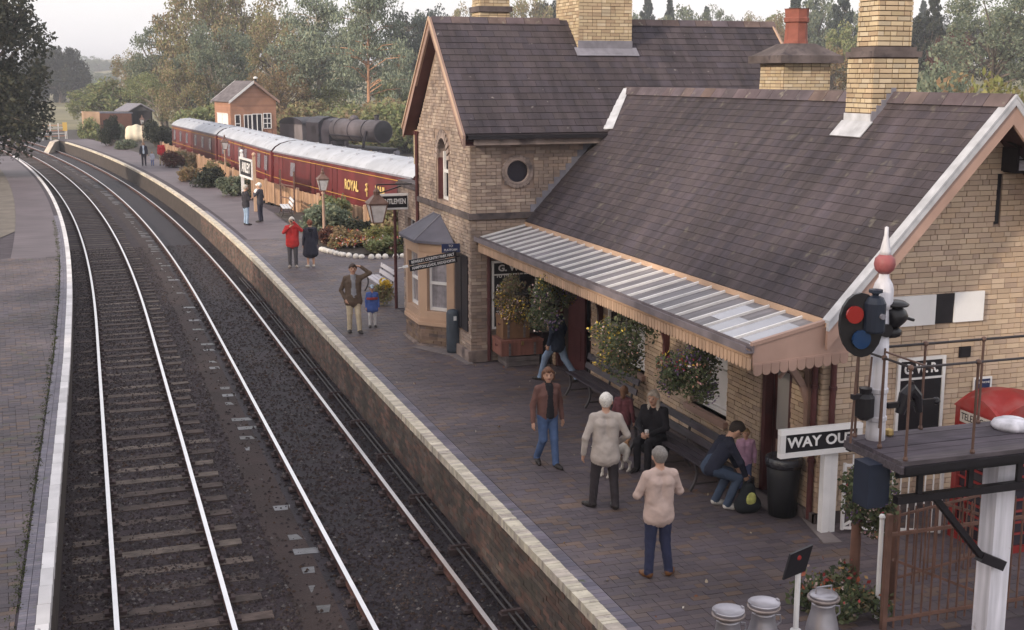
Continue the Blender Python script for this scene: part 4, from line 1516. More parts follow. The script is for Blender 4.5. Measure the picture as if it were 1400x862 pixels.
# woman walking towards the camera
person("person in a brown jacket over a black jumper and blue jeans walking along the platform", (6.97, 18.77, 0), (.1, -1), 1.68, (.15, .075, .065), JEAN, (.13, .06, .035),
       pose=dict(knL=(-.05, .05, .29), anL=(-.05, .09, .05), toL=(-.06, .2, .02), knR=(.055, .02, .285), anR=(.06, -.11, .075), toR=(.07, -.03, .015), elL=(-.15, -.03, .635), wrL=(-.165, -.01, .475), elR=(.15, -.02, .63), wrR=(.17, .03, .48)),
       top2=(.018, .016, .02), neck=1, hem=.5, flare=.004, longhair=-.035, headyaw=-.3)
person("person with white hair in a pale grey jacket and dark trousers seen from behind", (7.09, 16.6, 0), (.35, 1), 1.76, (.46, .4, .37), (.035, .028, .032), (.68, .64, .6),
       pose=dict(knL=(-.085, -.0, .285), anL=(-.105, -.03, .05), toL=(-.18, .05, .018), knR=(.07, .0, .285), anR=(.085, -.08, .05), toR=(.06, .03, .018), hipR=(.055, 0, .51), elL=(-.17, -.03, .62), wrL=(-.185, .0, .475), elR=(.18, -.02, .64), wrR=(.12, .09, .55)),
       hem=.445, flare=.006, bulk=1.04, headyaw=-.3)
person("person in a pinkish beige jacket and navy trousers standing with back turned and arms folded", (6.69, 13.9, 0), (.05, 1), 1.74, (.52, .39, .35), (.03, .034, .075), (.2, .18, .17), shoe=(.16, .07, .03),
       pose=dict(elL=(-.165, .02, .64), wrL=(-.04, .11, .68), elR=(.17, .02, .645), wrR=(.05, .12, .69), anL=(-.075, -.01, .05), anR=(.085, -.01, .05), toL=(-.1, .08, .018), toR=(.15, .07, .018)),
       hem=.475, flare=.002, bulk=1.03)
person("person with long greying hair in a black coat sitting on the bench", (8.52, 18.1, 0), (-.75, -.62), 1.68, (.014, .012, .016), (.016, .014, .018), (.42, .36, .31),
       pose=dict(pel=(0, -.1, .31), chest=(0, -.09, .575), head=(0, -.06, .7), hipL=(-.055, -.08, .3), hipR=(.055, -.08, .3), knL=(-.06, .16, .3), knR=(.06, .16, .3), anL=(-.06, .17, .05), anR=(.06, .15, .05), toL=(-.07, .27, .02), toR=(.07, .25, .02),
                 shL=(-.105, -.09, .575), shR=(.105, -.09, .575), elL=(-.15, -.05, .42), elR=(.15, -.05, .42), wrL=(-.04, .08, .37), wrR=(.04, .09, .37)), skirt=(.014, .012, .016), hem=.42, flare=.02, bulk=1.1, longhair=-.14,
       parts=[lambda o, H, hp, J: sub(o, "paper_cup", G().lathe([(.03, 0), (.036, .08), (.034, .08)], (-.02, .17, .62), 10), [m_trim])])
person("person in a navy sweater and jeans bending down beside the doorway", (8.78, 16.0, 0), (1, -.1), 1.76, (.02, .022, .04), (.05, .07, .115), (.035, .025, .022), shoe=(.6, .57, .55),
       pose=dict(pel=(0, -.14, .37), chest=(0, .01, .585), head=(0, .085, .675), hipL=(-.05, -.13, .36), hipR=(.05, -.13, .36), knL=(-.06, .06, .29), knR=(.06, .09, .27), anL=(-.06, -.06, .055), anR=(.06, -.0, .05), toL=(-.07, .03, .02), toR=(.07, .1, .02),
                 shL=(-.1, .0, .575), shR=(.1, .0, .575), elL=(-.13, .08, .44), elR=(.13, .08, .43), wrL=(-.1, .14, .33), wrR=(.09, .14, .31)), top2=None, hem=.5, headtilt=.7)
person("small child in a pink and lilac top standing against the wall by the bending adult", (9.42, 16.55, 0), (-.5, -1), 1.02, (.5, .3, .44), (.1, .12, .25), (.3, .19, .1), hem=.49)
person("child with brown hair in a maroon top standing by the bench", (8.46, 19.05, 0), (.7, .7), 1.18, (.13, .045, .055), (.08, .045, .05), (.17, .085, .05), hem=.47, longhair=-.03)
person("person in blue jeans and dark coat striding past the maroon doorway", (9.2, 24.2, 0), (-.6, .8), 1.76, (.03, .04, .07), (.2, .27, .4), (.08, .05, .04),
       pose=dict(knL=(-.06, .13, .3), anL=(-.06, .2, .05), toL=(-.07, .3, .02), knR=(.055, -.07, .285), anR=(.06, -.24, .075), toR=(.07, -.17, .02), pel=(0, 0, .5), hipL=(-.05, 0, .48), hipR=(.05, 0, .48), chest=(0, .03, .77), head=(0, .05, .9), shL=(-.105, .03, .775), shR=(.105, .03, .775)), hem=.47)
person("person in an olive jacket and cream trousers with a hand raised to the head", (6.18, 30.7, 0), (-.1, -1), 1.76, (.115, .08, .06), (.5, .42, .31), (.06, .038, .03),
       pose=dict(elL=(-.24, .03, .86), wrL=(-.12, -.0, .95), haL=(-.06, .0, .97), elR=(.17, -.04, .62), wrR=(.12, .03, .5), knL=(-.06, .05, .285), anL=(-.075, .06, .05), toL=(-.1, .16, .018), anR=(.06, -.03, .05), toR=(.07, .07, .018)),
       top2=(.25, .25, .28), hem=.46, flare=.006, bulk=1.08)
person("small child in a blue and red jacket, pale cap and white trousers", (6.78, 31.25, 0), (-.1, -1), 1.1, (.07, .12, .36), (.62, .6, .62), (.15, .1, .06), cap=(.4, .5, .62), hem=.44, flare=.015, bulk=1.15,
       parts=[lambda o, H, hp, J: sub(o, "jacket_band", G().lathe([(.148, .0), (.152, .03), (.148, .06)], (0, .0, .73), 16, sx=1, sy=.72), [cloth((.34, .06, .06))])])
cam_ = lambda o, H, hp, J: sub(o, "pocket_camera", G().box(hp(-.02, .075, .01) * H, (.13, .05, .08)), [m_black])
person("person in a bright red jacket holding a camera up to the face", (6.47, 42.25, 0), (-.25, -1), 1.72, (.5, .035, .035), (.085, .08, .09), (.6, .55, .5),
       pose=dict(elL=(-.19, .06, .74), wrL=(-.05, .1, .9), haL=(-.02, .1, .93), elR=(.16, .06, .7), wrR=(.05, .1, .8), toL=(-.09, .09, .018)), hem=.47, bulk=1.18, parts=[cam_], shoe=(.3, .25, .22))
person("person in a long dark navy coat with bare calves walking away", (7.05, 42.1, 0), (-.1, 1), 1.62, (.028, .027, .042), (.03, .027, .04), (.2, .07, .04), skirt=(.028, .027, .042), hem=.3, flare=.02, bulk=1.16, barelegs=1, hood=True, shoe=(.5, .45, .4))
person("person in a black top and pale jeans with a grey head turned to a companion", (6.5, 55.3, 0), (1, .3), 1.76, (.03, .027, .035), (.27, .36, .5), (.45, .4, .36), bulk=1.12, arm=1, hem=.49,
       pose=dict(elR=(.15, .04, .64), wrR=(.1, .13, .68)), group="pair under the station name board")
person("person in dark clothes with a white hat and a white bundle over the shoulder", (7.25, 56.3, 0), (-.8, .5), 1.74, (.05, .047, .06), (.028, .028, .05), (.5, .46, .42), cap=(.75, .73, .72), hem=.48,
       pose=dict(elL=(-.15, .08, .68), wrL=(-.05, .14, .74)), group="pair under the station name board",
       parts=[lambda o, H, hp, J: sub(o, "white_bundle", G().ball((.02, .16, 1.32), .14, 10, sc=(1, .8, 1.2)), [m_trim])])
person("person in a navy cardigan over a pale blue shirt far along the platform", (4.05, 95.2, 0), (-.1, -1), 1.74, (.028, .026, .045), (.035, .03, .045), (.3, .22, .16), top2=(.55, .6, .7), hem=.5, bulk=1.05)
person("small child walking between two adults far along the platform", (4.62, 95.0, 0), (-.1, -1), 1.05, (.45, .45, .55), (.12, .16, .35), (.3, .2, .14))
person("person in a red sweater and beige trousers beside the clipped bush", (5.3, 95.4, 0), (-.2, -1), 1.76, (.45, .03, .04), (.45, .36, .27), (.2, .14, .1), bulk=1.2, hem=.49, shoe=(.05, .04, .04))


def dog():
    Lr = 0.72
    pr = []
    WH_, BR = 0, 1
    A = lambda a, b, ra, rb, l: pr.append((np.array(a, float), np.array(b, float), ra, rb, l))
    A((0, -.24, .40), (0, .0, .40), .085, .085, WH_)
    A((0, .0, .40), (0, .2, .39), .09, .105, WH_)
    A((0, .16, .36), (0, .24, .42), .1, .085, WH_)
    A((0, -.27, .41), (0, -.22, .40), .08, .08, BR)
    A((0, .05, .45), (0, .12, .45), .075, .075, BR)
    A((0, .24, .45), (0, .36, .58), .07, .055, WH_)
    A((0, .38, .61), (0, .41, .615), .066, .06, BR)
    A((0, .42, .595), (0, .53, .57), .042, .028, WH_)
    for s in (-1, 1):
        A((s * .055, .37, .64), (s * .085, .35, .57), .022, .016, BR)
        A((s * .07, .2, .33), (s * .07, .19, .19), .045, .028, WH_)
        A((s * .07, .19, .19), (s * .07, .2, .04), .026, .02, WH_)
        A((s * .07, .2, .03), (s * .07, .24, .02), .024, .02, WH_)
        A((s * .065, -.24, .36), (s * .075, -.2, .23), .065, .04, WH_ if s < 0 else BR)
        A((s * .075, -.2, .23), (s * .075, -.32, .15), .034, .024, WH_)
        A((s * .075, -.32, .15), (s * .075, -.3, .04), .022, .019, WH_)
        A((s * .075, -.3, .03), (s * .075, -.25, .02), .023, .02, WH_)
    A((0, -.3, .46), (0, -.38, .54), .028, .024, BR)
    A((0, -.38, .54), (0, -.36, .66), .022, .016, WH_)
    V, Q, Lq = surf(pr, .011, .03)
    g = G()
    g.ball((.0, .555, .575), .014, 6, 2)
    for s in (-1, 1):
        g.ball((s * .035, .445, .635), .009, 6, 2)
    F = [tuple(q) for q in Q.tolist()] + [tuple(i + len(V) for i in f) for f in g.f]
    o = link("dog", mesh("dog", np.vstack([V, *g.v]), F, [M("dog_white_coat", (.55, .5, .46), var=0, nz=(30, .12), loc=True), M("dog_tan_coat", (.3, .16, .085), var=0, nz=(30, .2), loc=True), m_black], list(Lq) + g.m, True))
    o.location = (7.83, 17.98, 0)
    o.rotation_euler = (0, 0, R(116))
    tag(o, "white and tan dog with raised tail standing beyond the pale jacketed person", "dog")


dog()

# ------------------------------------------------------------------ platform furniture
m_benchd = M("bench_dark_plank", pal=[(.06, .05, .065), (.075, .062, .075)], rough=.45, streak=(30, 3, 30), nz=(3, .2))


def bench(loc, rz, L, label, wood, group="slatted platform benches"):
    t = thing("bench", label, "bench", (0, 0, 0), group)
    for i, x in enumerate((.03, .17, .31)):
        part("seat_slat", G().bb((x, -L / 2, .435), (x + .115, L / 2, .465)), [wood], t)
    for z in (.58, .76):
        part("back_slat", G().box((.475 + (z - .58) * .25, 0, z), (.03, L, .12), rot=[[.97, 0, .24], [0, 1, 0], [-.24, 0, .97]]), [wood], t)
    for y in ((-L / 2 + .2, L / 2 - .2) if L < 2.2 else (-L / 2 + .2, 0, L / 2 - .2)):
        g = G()
        for x0, s in ((.06, -1), (.42, 1)):
            for k in range(6):
                a, b = k / 6, (k + 1) / 6
                f = lambda q: (x0 + s * (.02 + .09 * q * q) - .04 * s * math.sin(math.pi * q), y, .43 * (1 - q) + .015)
                g.beam(f(a), f(b), .045, .035)
        g.beam((.02, y, .42), (.46, y, .42), .045, .03).beam((.45, y, .42), (.535, y, .83), .045, .03)
        g.beam((.05, y, .12), (.42, y, .12), .025, .025)
        part("end_frame", g, [m_iron], t)
    t.location = loc
    t.rotation_euler = (0, 0, rz)
    return t


bench((8.98, 21.95, 0), 0, 2.5, "dark slatted bench against the wall between the doorway and the flower basket", m_benchd)
bench((8.66, 17.95, 0), 0, 2.7, "dark slatted bench below the white window with people around it", m_benchd)
bench((8.45, 58.4, 0), R(-4), 2.0, "white and dark slatted bench by the far wooden fence", M("bench_pale_plank", (.6, .6, .64), nz=(3, .1)))
bench((7.8, 36.0, 0), R(0), 1.9, "pale slatted bench half hidden by the bay window drainpipe", M("bench_grey_plank", (.4, .38, .42), nz=(3, .1)))

# luggage stack
m_trunk = M("brown_fibre_trunk", (.19, .105, .06), rough=.6, nz=(4, .2))
m_trunk2 = M("reddish_trunk", (.23, .1, .08), rough=.55, nz=(3, .18), streak=(12, 12, .8))
m_crate = M("grey_wood_crate", (.17, .145, .15), nz=(4, .2), streak=(2, 2, 30))


def trunk(c, d, z, mat, label, name="trunk"):
    t = thing(name, label, "trunk", (c[0], c[1], z))
    part("body", G().box((c[0], c[1], z + d[2] * .41), (d[0], d[1], d[2] * .8)), [mat], t)
    part("lid", G().box((c[0], c[1], z + d[2] * .905), (d[0] + .02, d[1] + .02, d[2] * .17)), [mat], t)
    for s in (-1, 1):
        part("batten", G().box((c[0] + s * d[0] * .3, c[1] - d[1] / 2 - .008, z + d[2] * .41), (.05, .014, d[2] * .76)), [m_crate], t)
    part("lock", G().box((c[0], c[1] - d[1] / 2 - .014, z + d[2] * .78), (.06, .02, .09)), [M("brass", (.4, .28, .12), metal=.7, rough=.4)], t)
    part("handle", G().tube([(c[0] - d[0] / 2 - .005, c[1] - .07, z + d[2] * .6), (c[0] - d[0] / 2 - .03, c[1], z + d[2] * .55), (c[0] - d[0] / 2 - .005, c[1] + .07, z + d[2] * .6)], .012, 5), [m_maroon], t)


cr_ = thing("crate", "grey slatted crate at the bottom of the luggage stack under the poster", "crate", (8.98, 26.08, 0))
for z in (.02, .13):
    part("slat", G().bb((8.6, 25.78, z), (9.36, 26.4, z + .1)), [m_crate], cr_)
part("corner_post", G().bb((8.59, 25.77, 0), (8.65, 25.83, .26)).bb((9.31, 25.77, 0), (9.37, 25.83, .26)), [m_crate], cr_)
trunk((8.96, 26.08), (.98, .66, .36), .26, m_trunk2, "reddish brown trunk in the middle of the luggage stack")
trunk((8.86, 26.12), (.62, .5, .52), .625, m_trunk, "tan upright box trunk on top of the luggage stack")
t = thing("suitcase", "dark narrow case standing beside the luggage stack at the door pier", "suitcase", (9.5, 25.95, 0))
part("shell", G().bb((9.44, 25.75, .02), (9.62, 26.35, .75)).bb((9.43, 25.78, .1), (9.63, 26.32, .14)).bb((9.43, 25.78, .6), (9.63, 26.32, .64)), [m_black], t)
part("handle", G().tube([(9.53, 25.98, .75), (9.53, 26.0, .8), (9.53, 26.1, .8), (9.53, 26.12, .75)], .012, 5), [m_maroon], t)

# bins
t = thing("litter_bin", "tall dark grey bin with a bag over its rim by the brick corner", "bin", (9.42, 15.42, 0))
part("body", G().lathe([(.2, .02), (.24, .6), (.255, .88), (.24, .88), (.22, .5)], (9.42, 15.42, 0), 20), [M("dark_plastic", (.022, .022, .026), rough=.45, nz=(5, .2))], t, True)
part("bin_liner", G().lathe([(.262, .76), (.275, .82), (.27, .9), (.235, .91), (.2, .8)], (9.42, 15.42, 0), 18), [M("black_polythene", (.03, .03, .04), rough=.22, spec=.7, bump=(25, .9))], t, True)
t = thing("litter_bin", "slim blue grey litter bin standing by the bay window", "bin", (7.9, 27.62, 0))
part("body", G().lathe([(.15, .02), (.16, .1), (.16, .95), (.13, 1.02), (.0, 1.05)], (7.9, 27.62, 0), 16), [M("slate_blue_paint", (.05, .062, .082), rough=.45, nz=(4, .2))], t, True)
part("bin_label", G().box((7.9, 27.455, .85), (.07, .01, .1)), [m_trim], t)

# backpack
t = thing("backpack", "black rucksack with a yellow green oval patch set down on the paving", "bag", (9.0, 15.72, 0))
V, Q, Lq = surf([((9.0, 15.72, .14), (9.03, 15.74, .36), .15, .1, 0), ((8.92, 15.7, .12), (9.08, 15.7, .12), .13, .13, 0), ((8.95, 15.63, .14), (9.05, 15.63, .14), .09, .09, 0)], .015, .05)
o = link("sack", mesh("sack", V - np.array((9.0, 15.72, 0)), [tuple(q) for q in Q.tolist()], [cloth((.014, .016, .02))], None, True), t)
part("patch", G().ball((8.98, 15.555, .25), .085, 12, sc=(1, .25, 1.25)), [M("yellow_patch", (.4, .4, .13), nz=(20, .3))], t, True)
part("strap", G().tube([(9.0, 15.72, .44), (9.03, 15.68, .52), (9.08, 15.72, .44)], .015, 6), [m_black], t)

# way out sign
t = thing("direction_sign", "white framed black sign with large white letters on a white post at the building corner", "sign", (9.62, 14.6, 0))
part("post", G().bb((9.53, 14.54, 0), (9.64, 14.65, 1.3)).bb((9.64, 14.56, 0), (9.76, 14.64, 1.29)), [m_trim], t)
part("board", G().bb((8.84, 14.5, 1.25), (10.02, 14.53, 1.55)), [m_black2], t)
part("frame", G().bb((8.78, 14.47, 1.53), (10.08, 14.56, 1.6)).bb((8.78, 14.472, 1.2), (10.08, 14.558, 1.27)).bb((8.78, 14.474, 1.27), (8.86, 14.556, 1.53)).bb((10.0, 14.474, 1.27), (10.08, 14.556, 1.53)), [m_trim], t)
text("WAY", .205, m_trim, "lettering", t, (XD, Z, -YD, (9.16, 14.492, 1.4)), bold=.004, squeeze=1.1)
text("OUT", .205, m_trim, "lettering", t, (XD, Z, -YD, (9.74, 14.492, 1.4)), bold=.004, squeeze=1.1)

# white gate
t = thing("garden_gate", "white iron barred gate standing open at the corner of the station building", "gate", (9.8, 14.55, 0))
ga, gb_ = np.array((9.84, 14.5, 0)), np.array((11.05, 13.95, 0))
gd = gb_ - ga
part("gate_frame", G().beam(ga + Z * .08, gb_ + Z * .08, .035, .035).beam(ga + Z * 1.0, gb_ + Z * 1.0, .035, .035).beam(ga + Z * .05, ga + Z * 1.03, .04, .04).beam(gb_ + Z * .05, gb_ + Z * 1.03, .04, .04), [m_trim], t)
part("brace", G().beam(ga + Z * .1, ga + gd * .35 + Z * .42, .03, .03), [m_trim], t)
for k in range(1, 12):
    part("bar", G().tube([ga + gd * k / 12 + Z * .09, ga + gd * k / 12 + Z * (1.16 if k % 2 else 1.0)], .012, 5), [m_trim], t)

# brown railings in the foreground
m_rust = M("rusty_brown_railing", (.16, .085, .065), rough=.6, nz=(5, .25))
t = thing("iron_railing", "rust brown iron bar railings with diagonal braces in the right foreground", "railings", (9.6, 11.6, 0))
part("post", G().bb((8.47, 11.57, -.1), (8.53, 11.63, 1.42)), [m_rust], t)
part("post", G().bb((10.1, 11.57, -.1), (10.16, 11.63, 1.42)), [m_rust], t)
for z in (.12, 1.17):
    part("rail", G().beam((8.53, 11.6, z), (12.2, 11.6, z), .03, .04), [m_rust], t)
part("brace", G().beam((8.6, 11.62, .85), (10.0, 11.62, .2), .03, .03), [m_rust], t)
part("brace", G().beam((9.0, 11.62, 1.55), (9.9, 11.62, 1.22), .03, .03), [m_rust], t)
for k in range(28):
    x = 8.64 + k * .125
    if abs(x - 10.13) > .05:
        part("bar", G().tube([(x, 11.6, .0), (x, 11.6, 1.4), (x, 11.6, 1.45)], [.013, .013, .003], 6), [m_rust], t)
t = thing("iron_railing", "second run of brown railings and thin posts behind the red kiosk gate", "railings", (10, 12.4, 0))
for z in (.15, .98):
    part("rail", G().beam((9.05, 12.5, z), (11.4, 13.0, z), .025, .03), [m_rust], t)
for k in range(18):
    p = np.array((9.1, 12.51, 0)) + np.array((2.3, .49, 0)) * k / 17
    part("bar", G().tube([p, p + Z * 1.05], .011, 5), [m_rust], t)
t = thing("post", "thin white post against the brown railings", "post", (8.62, 11.9, 0))
part("shaft", G().tube([(8.62, 11.9, 0), (8.62, 11.9, 1.25)], .028, 8), [m_trim], t)
part("cap", G().ball((8.62, 11.9, 1.27), .04, 8), [m_trim], t)

# red kiosk
m_red = M("pillar_red", (.29, .028, .027), rough=.5, nz=(3, .2), moss=((.27, .08, .078), 3, .5, .25))
t = thing("phone_kiosk", "red telephone kiosk with a shallow domed roof behind the signal platform", "phone kiosk", (11.65, 13.5, -.3))
kx0, kx1, ky0, ky1 = 11.2, 12.1, 13.05, 13.95
part("body", G().bb((kx0, ky0, -.3), (kx0 + .1, ky0 + .1, 1.9)).bb((kx1 - .1, ky0, -.3), (kx1, ky0 + .1, 1.9)).bb((kx0, ky1 - .1, -.3), (kx0 + .1, ky1, 1.9)).bb((kx1 - .1, ky1 - .1, -.3), (kx1, ky1, 1.9)).bb((kx0 + .01, ky0 + .1, -.3), (kx0 + .06, ky1 - .1, .1)).bb((kx0 + .1, ky0 + .01, -.3), (kx1 - .1, ky0 + .06, .1)).bb((kx0 + .01, ky0 + .1, 1.55), (kx0 + .08, ky1 - .1, 1.9)).bb((kx0 + .1, ky0 + .01, 1.55), (kx1 - .1, ky0 + .08, 1.9)).bb((kx0 + .1, ky1 - .06, -.3), (kx1 - .1, ky1, 1.9)).bb((kx1 - .06, ky0 + .1, -.3), (kx1, ky1 - .1, 1.9)), [m_red], t)
g = G()
for k in range(1, 9):
    z = .1 + k * .16
    g.bb((kx0 + .03, ky0 + .1, z), (kx0 + .06, ky1 - .1, z + .025)).bb((kx0 + .1, ky0 + .03, z), (kx1 - .1, ky0 + .06, z + .025))
for k in (.25, .62):
    g.bb((kx0 + .028, ky0 + k, .1), (kx0 + .062, ky0 + k + .025, 1.55)).bb((kx0 + k, ky0 + .028, .1), (kx0 + k + .025, ky0 + .062, 1.55))
part("glazing_bars", g, [m_red], t)
part("kiosk_glass", G().bb((kx0 + .065, ky0 + .1, .1), (kx0 + .07, ky1 - .1, 1.55)).bb((kx0 + .1, ky0 + .065, .1), (kx1 - .1, ky0 + .07, 1.55)), [m_glass], t)
m_opal = M("opal_panel", (.6, .55, .52), rough=.4)
part("sign_panel", G().bb((kx0 - .015, ky0 + .12, 1.7), (kx0, ky1 - .12, 1.86)), [m_opal], t)
part("sign_panel", G().bb((kx0 + .12, ky0 - .015, 1.7), (kx1 - .12, ky0, 1.86)), [m_opal], t)
text("TELEPHONE", .14, m_black2, "lettering", t, (-YD, Z, -XD, (kx0 - .016, 13.5, 1.78)), ext=.003, squeeze=.8)
text("TELEPHONE", .14, m_black2, "lettering", t, (XD, Z, -YD, (11.65, ky0 - .016, 1.78)), ext=.003, squeeze=.8)
g = G()
seg = [(-.47 + .94 * k / 8, .2 * math.sin(math.pi * k / 8)) for k in range(9)]
part("pediment", G().prism([(kx0 - .02, 13.5 + a, 1.9 + b) for a, b in seg], (.06, 0, 0)).prism([(11.65 + a, ky0 - .02, 1.9 + b) for a, b in seg], (0, .06, 0)).prism([(kx1 - .04, 13.5 + a, 1.9 + b) for a, b in seg], (.06, 0, 0)).prism([(11.65 + a, ky1 - .04, 1.9 + b) for a, b in seg], (0, .06, 0)), [m_red], t)
n_ = 12
V, F = [], []
for i in range(n_ + 1):
    for j in range(n_ + 1):
        u, v = i / n_ * 2 - 1, j / n_ * 2 - 1
        V.append((11.65 + u * .45, 13.5 + v * .45, 1.9 + .2 * max(math.cos(u * 1.57) , math.cos(v * 1.57)) * 1.0 + .1 * math.cos(u * 1.57) * math.cos(v * 1.57)))
for i in range(n_):
    for j in range(n_):
        a = i * (n_ + 1) + j
        F.append((a, a + n_ + 1, a + n_ + 2, a + 1))
part("domed_roof", G().raw(V, F), [m_red], t, True)

# churns
m_alu = M("dull_aluminium", (.42, .4, .44), rough=.42, metal=.75, nz=(3, .12), bump=(9, .15))
m_alud = M("worn_aluminium_rim", (.3, .25, .24), rough=.5, metal=.6, nz=(9, .3))
for (x, y, lid, lab) in ((6.1, 10.95, "dished", "aluminium milk churn with a dished lid, the leftmost of the row"), (6.55, 11.0, "dished", "aluminium milk churn with a tilted dished lid beside the white post"), (7.28, 11.0, "knob", "aluminium milk churn with a handled lid beside the flower bed")):
    t = thing("milk_churn", lab, "milk churn", (x, y, 0), "milk churns in the foreground")
    zs = .085
    part("body", G().lathe([(.17, 0), (.18, .02), (.175, .06), (.18, .35), (.165, .45), (.13, .58), (.125, .66), (.13, .68)], (x, y, zs), 24).lathe([(.175, 0), (.18, .01), (.18, .09)], (x, y, 0), 24), [m_alu], t, True)
    part("rim", G().lathe([(.128, .69), (.17, .715), (.178, .735), (.172, .75), (.14, .745)], (x, y, zs), 24), [m_alud], t, True)
    if lid == "dished":
        part("lid", G().lathe([(.163, .748), (.17, .772), (.172, .785), (.163, .788), (.152, .768), (.05, .757), (0, .76)], (x, y, zs), 24), [m_alu], t, True)
        part("lid_lug", G().box((x - .165, y, .79 + zs), (.02, .05, .02)).box((x + .165, y, .79 + zs), (.02, .05, .02)), [m_alu], t)
    else:
        part("lid", G().lathe([(.155, .748), (.15, .78), (.08, .8), (.0, .802)], (x, y, zs), 24), [m_alu], t, True)
        part("lid_handle", G().tube([(x - .1, y, .78 + zs), (x - .09, y, .86 + zs), (x + .09, y, .86 + zs), (x + .1, y, .78 + zs)], .012, 6), [m_alu], t)
    part("side_handle", G().tube([(x + .14, y - .02, .5 + zs), (x + .2, y - .02, .54 + zs), (x + .19, y - .02, .62 + zs), (x + .135, y - .02, .63 + zs)], .01, 6), [m_alu], t)
# small black notice on a white post
t = thing("notice_post", "small black board on a thin white post beside the churns", "notice", (6.95, 11.0, 0))
part("post", G().tube([(6.95, 11.0, 0), (6.95, 11.0, 1.15)], .03, 8).tube([(6.95, 11.0, .45), (6.95, 11.0, .5)], .06, 10), [m_trim], t)
part("board", G().prism([(6.73, 10.96, 1.12), (7.02, 11.0, 1.17), (7.1, 11.0, 1.45), (6.8, 10.95, 1.4)], (0, -.03, 0)), [m_black2], t)
part("red_mark", G().ball((6.92, 10.945, 1.34), .03, 8, sc=(1, .3, 1)), [m_red], t)

# lamp posts
m_lampg = M("lamp_glass", (.5, .48, .5), rough=.15, nz=(6, .2), spec=.6)
m_lampm = M("lamp_brown_iron", (.13, .075, .06), rough=.5, nz=(6, .25))


def lantern(t, c, s=1.0, frame=None):
    x, y, z = c
    g = G()
    lo, hi = .11 * s, .2 * s
    b = [(x + i * lo, y + j * lo, z) for i, j in ((-1, -1), (1, -1), (1, 1), (-1, 1))]
    u = [(x + i * hi, y + j * hi, z + .42 * s) for i, j in ((-1, -1), (1, -1), (1, 1), (-1, 1))]
    gl = G().raw(b + u, [(0, 3, 2, 1), (0, 1, 5, 4), (1, 2, 6, 5), (2, 3, 7, 6), (3, 0, 4, 7)])
    part("lantern_glass", gl, [m_lampg], t)
    for i in range(4):
        g.beam(b[i], u[i], .022 * s, .022 * s).beam(b[i], b[(i + 1) % 4], .022 * s, .022 * s).beam(u[i], u[(i + 1) % 4], .03 * s, .03 * s)
    q = [(x + i * hi * 1.18, y + j * hi * 1.18, z + .44 * s) for i, j in ((-1, -1), (1, -1), (1, 1), (-1, 1))]
    q2 = [(x + i * .07 * s, y + j * .07 * s, z + .62 * s) for i, j in ((-1, -1), (1, -1), (1, 1), (-1, 1))]
    g.raw(q + q2, [(0, 3, 2, 1), (4, 5, 6, 7), (0, 1, 5, 4), (1, 2, 6, 5), (2, 3, 7, 6), (3, 0, 4, 7)])
    g.lathe([(.07, .62), (.08, .7), (.04, .74), (.05, .8), (.0, .9)], (x, y, z), 8) if s == 1 else g.lathe([(.07 * s, .62 * s), (.08 * s, .7 * s), (.03 * s, .76 * s), (.0, .88 * s)], (x, y, z), 8)
    part("lantern_frame", g, [frame or m_lampm], t)


for x, y, lab in ((8.62, 48.2, "lamp post with square glass lantern at the edge of the flower bed"), (8.05, 78.0, "lamp post with square glass lantern before the middle coach"), (5.2, 122.0, "lamp post furthest along the platform before the clipped bush")):
    t = thing("lamp_post", lab, "lamp post", (x, y, 0), "platform lamp posts")
    part("column", G().lathe([(.13, 0), (.13, .3), (.09, .36), (.06, .5), (.05, 1.9), (.09, 1.95), (.04, 2.0), (.04, 2.1)], (x, y, 0), 12), [M("lamp_post_paint", (.42, .28, .22), nz=(4, .15))], t, True)
    lantern(t, (x, y, 2.05))
t = thing("wall_lantern", "large hanging lantern on a bracket by the gentlemen's sign", "lantern", (7.2, 32.0, 2.5))
lantern(t, (7.12, 32.0, 2.62), 1.15)
part("bracket", G().beam((7.12, 32.0, 3.6), (8.06, 32.0, 3.6), .03, .03).tube([(7.12, 32, 3.58), (7.12, 32, 3.3)], .02, 6), [m_black], t)
t = thing("lamp_column", "brown iron column carrying the flower basket by the railings", "post", (8.83, 12.7, 0))
part("column", G().lathe([(.075, 0), (.07, .05), (.062, .9), (.075, .95), (.06, 1.0), (.055, 1.5)], (8.83, 12.7, 0), 12), [m_rust], t, True)
t = thing("lamp_column", "second brown column just inside the railings", "post", (9.12, 12.35, 0))
part("column", G().lathe([(.07, 0), (.06, .9), (.06, 1.2), (.03, 1.25)], (9.12, 12.35, 0), 12), [m_rust], t, True)

# station name board
t = thing("station_nameboard", "black station name board in a white frame on two tall posts", "station sign", (7.5, 62.3, 0))
na, nb = np.array((7.38, 63.7, 0)), np.array((7.62, 60.9, 0))
nu = (nb - na) / np.linalg.norm(nb - na)
nn_ = np.cross(nu, Z)
nn_ = nn_ if nn_[0] < 0 else -nn_
part("post", G().bb(na - (.07, .07, 0), na + (.07, .07, 2.62)).ball(na + Z * 2.72, .1, 8), [m_trim], t)
part("post", G().bb(nb - (.07, .07, 0), nb + (.07, .07, 2.62)).ball(nb + Z * 2.72, .1, 8), [m_paint], t)
mid = (na + nb) / 2 + Z * 1.98
rotn = np.array([nu, nn_, Z]).T
part("board", G().box(mid + nn_ * .08, (2.7, .05, .8), rot=rotn), [m_black2], t)
part("frame", G().box(mid + nn_ * .1 + Z * .43, (2.9, .07, .1), rot=rotn).box(mid + nn_ * .1 - Z * .43, (2.9, .07, .1), rot=rotn).box(mid + nn_ * .1 + nu * 1.4, (.1, .069, .78), rot=rotn).box(mid + nn_ * .1 - nu * 1.4, (.1, .069, .78), rot=rotn), [m_trim], t)
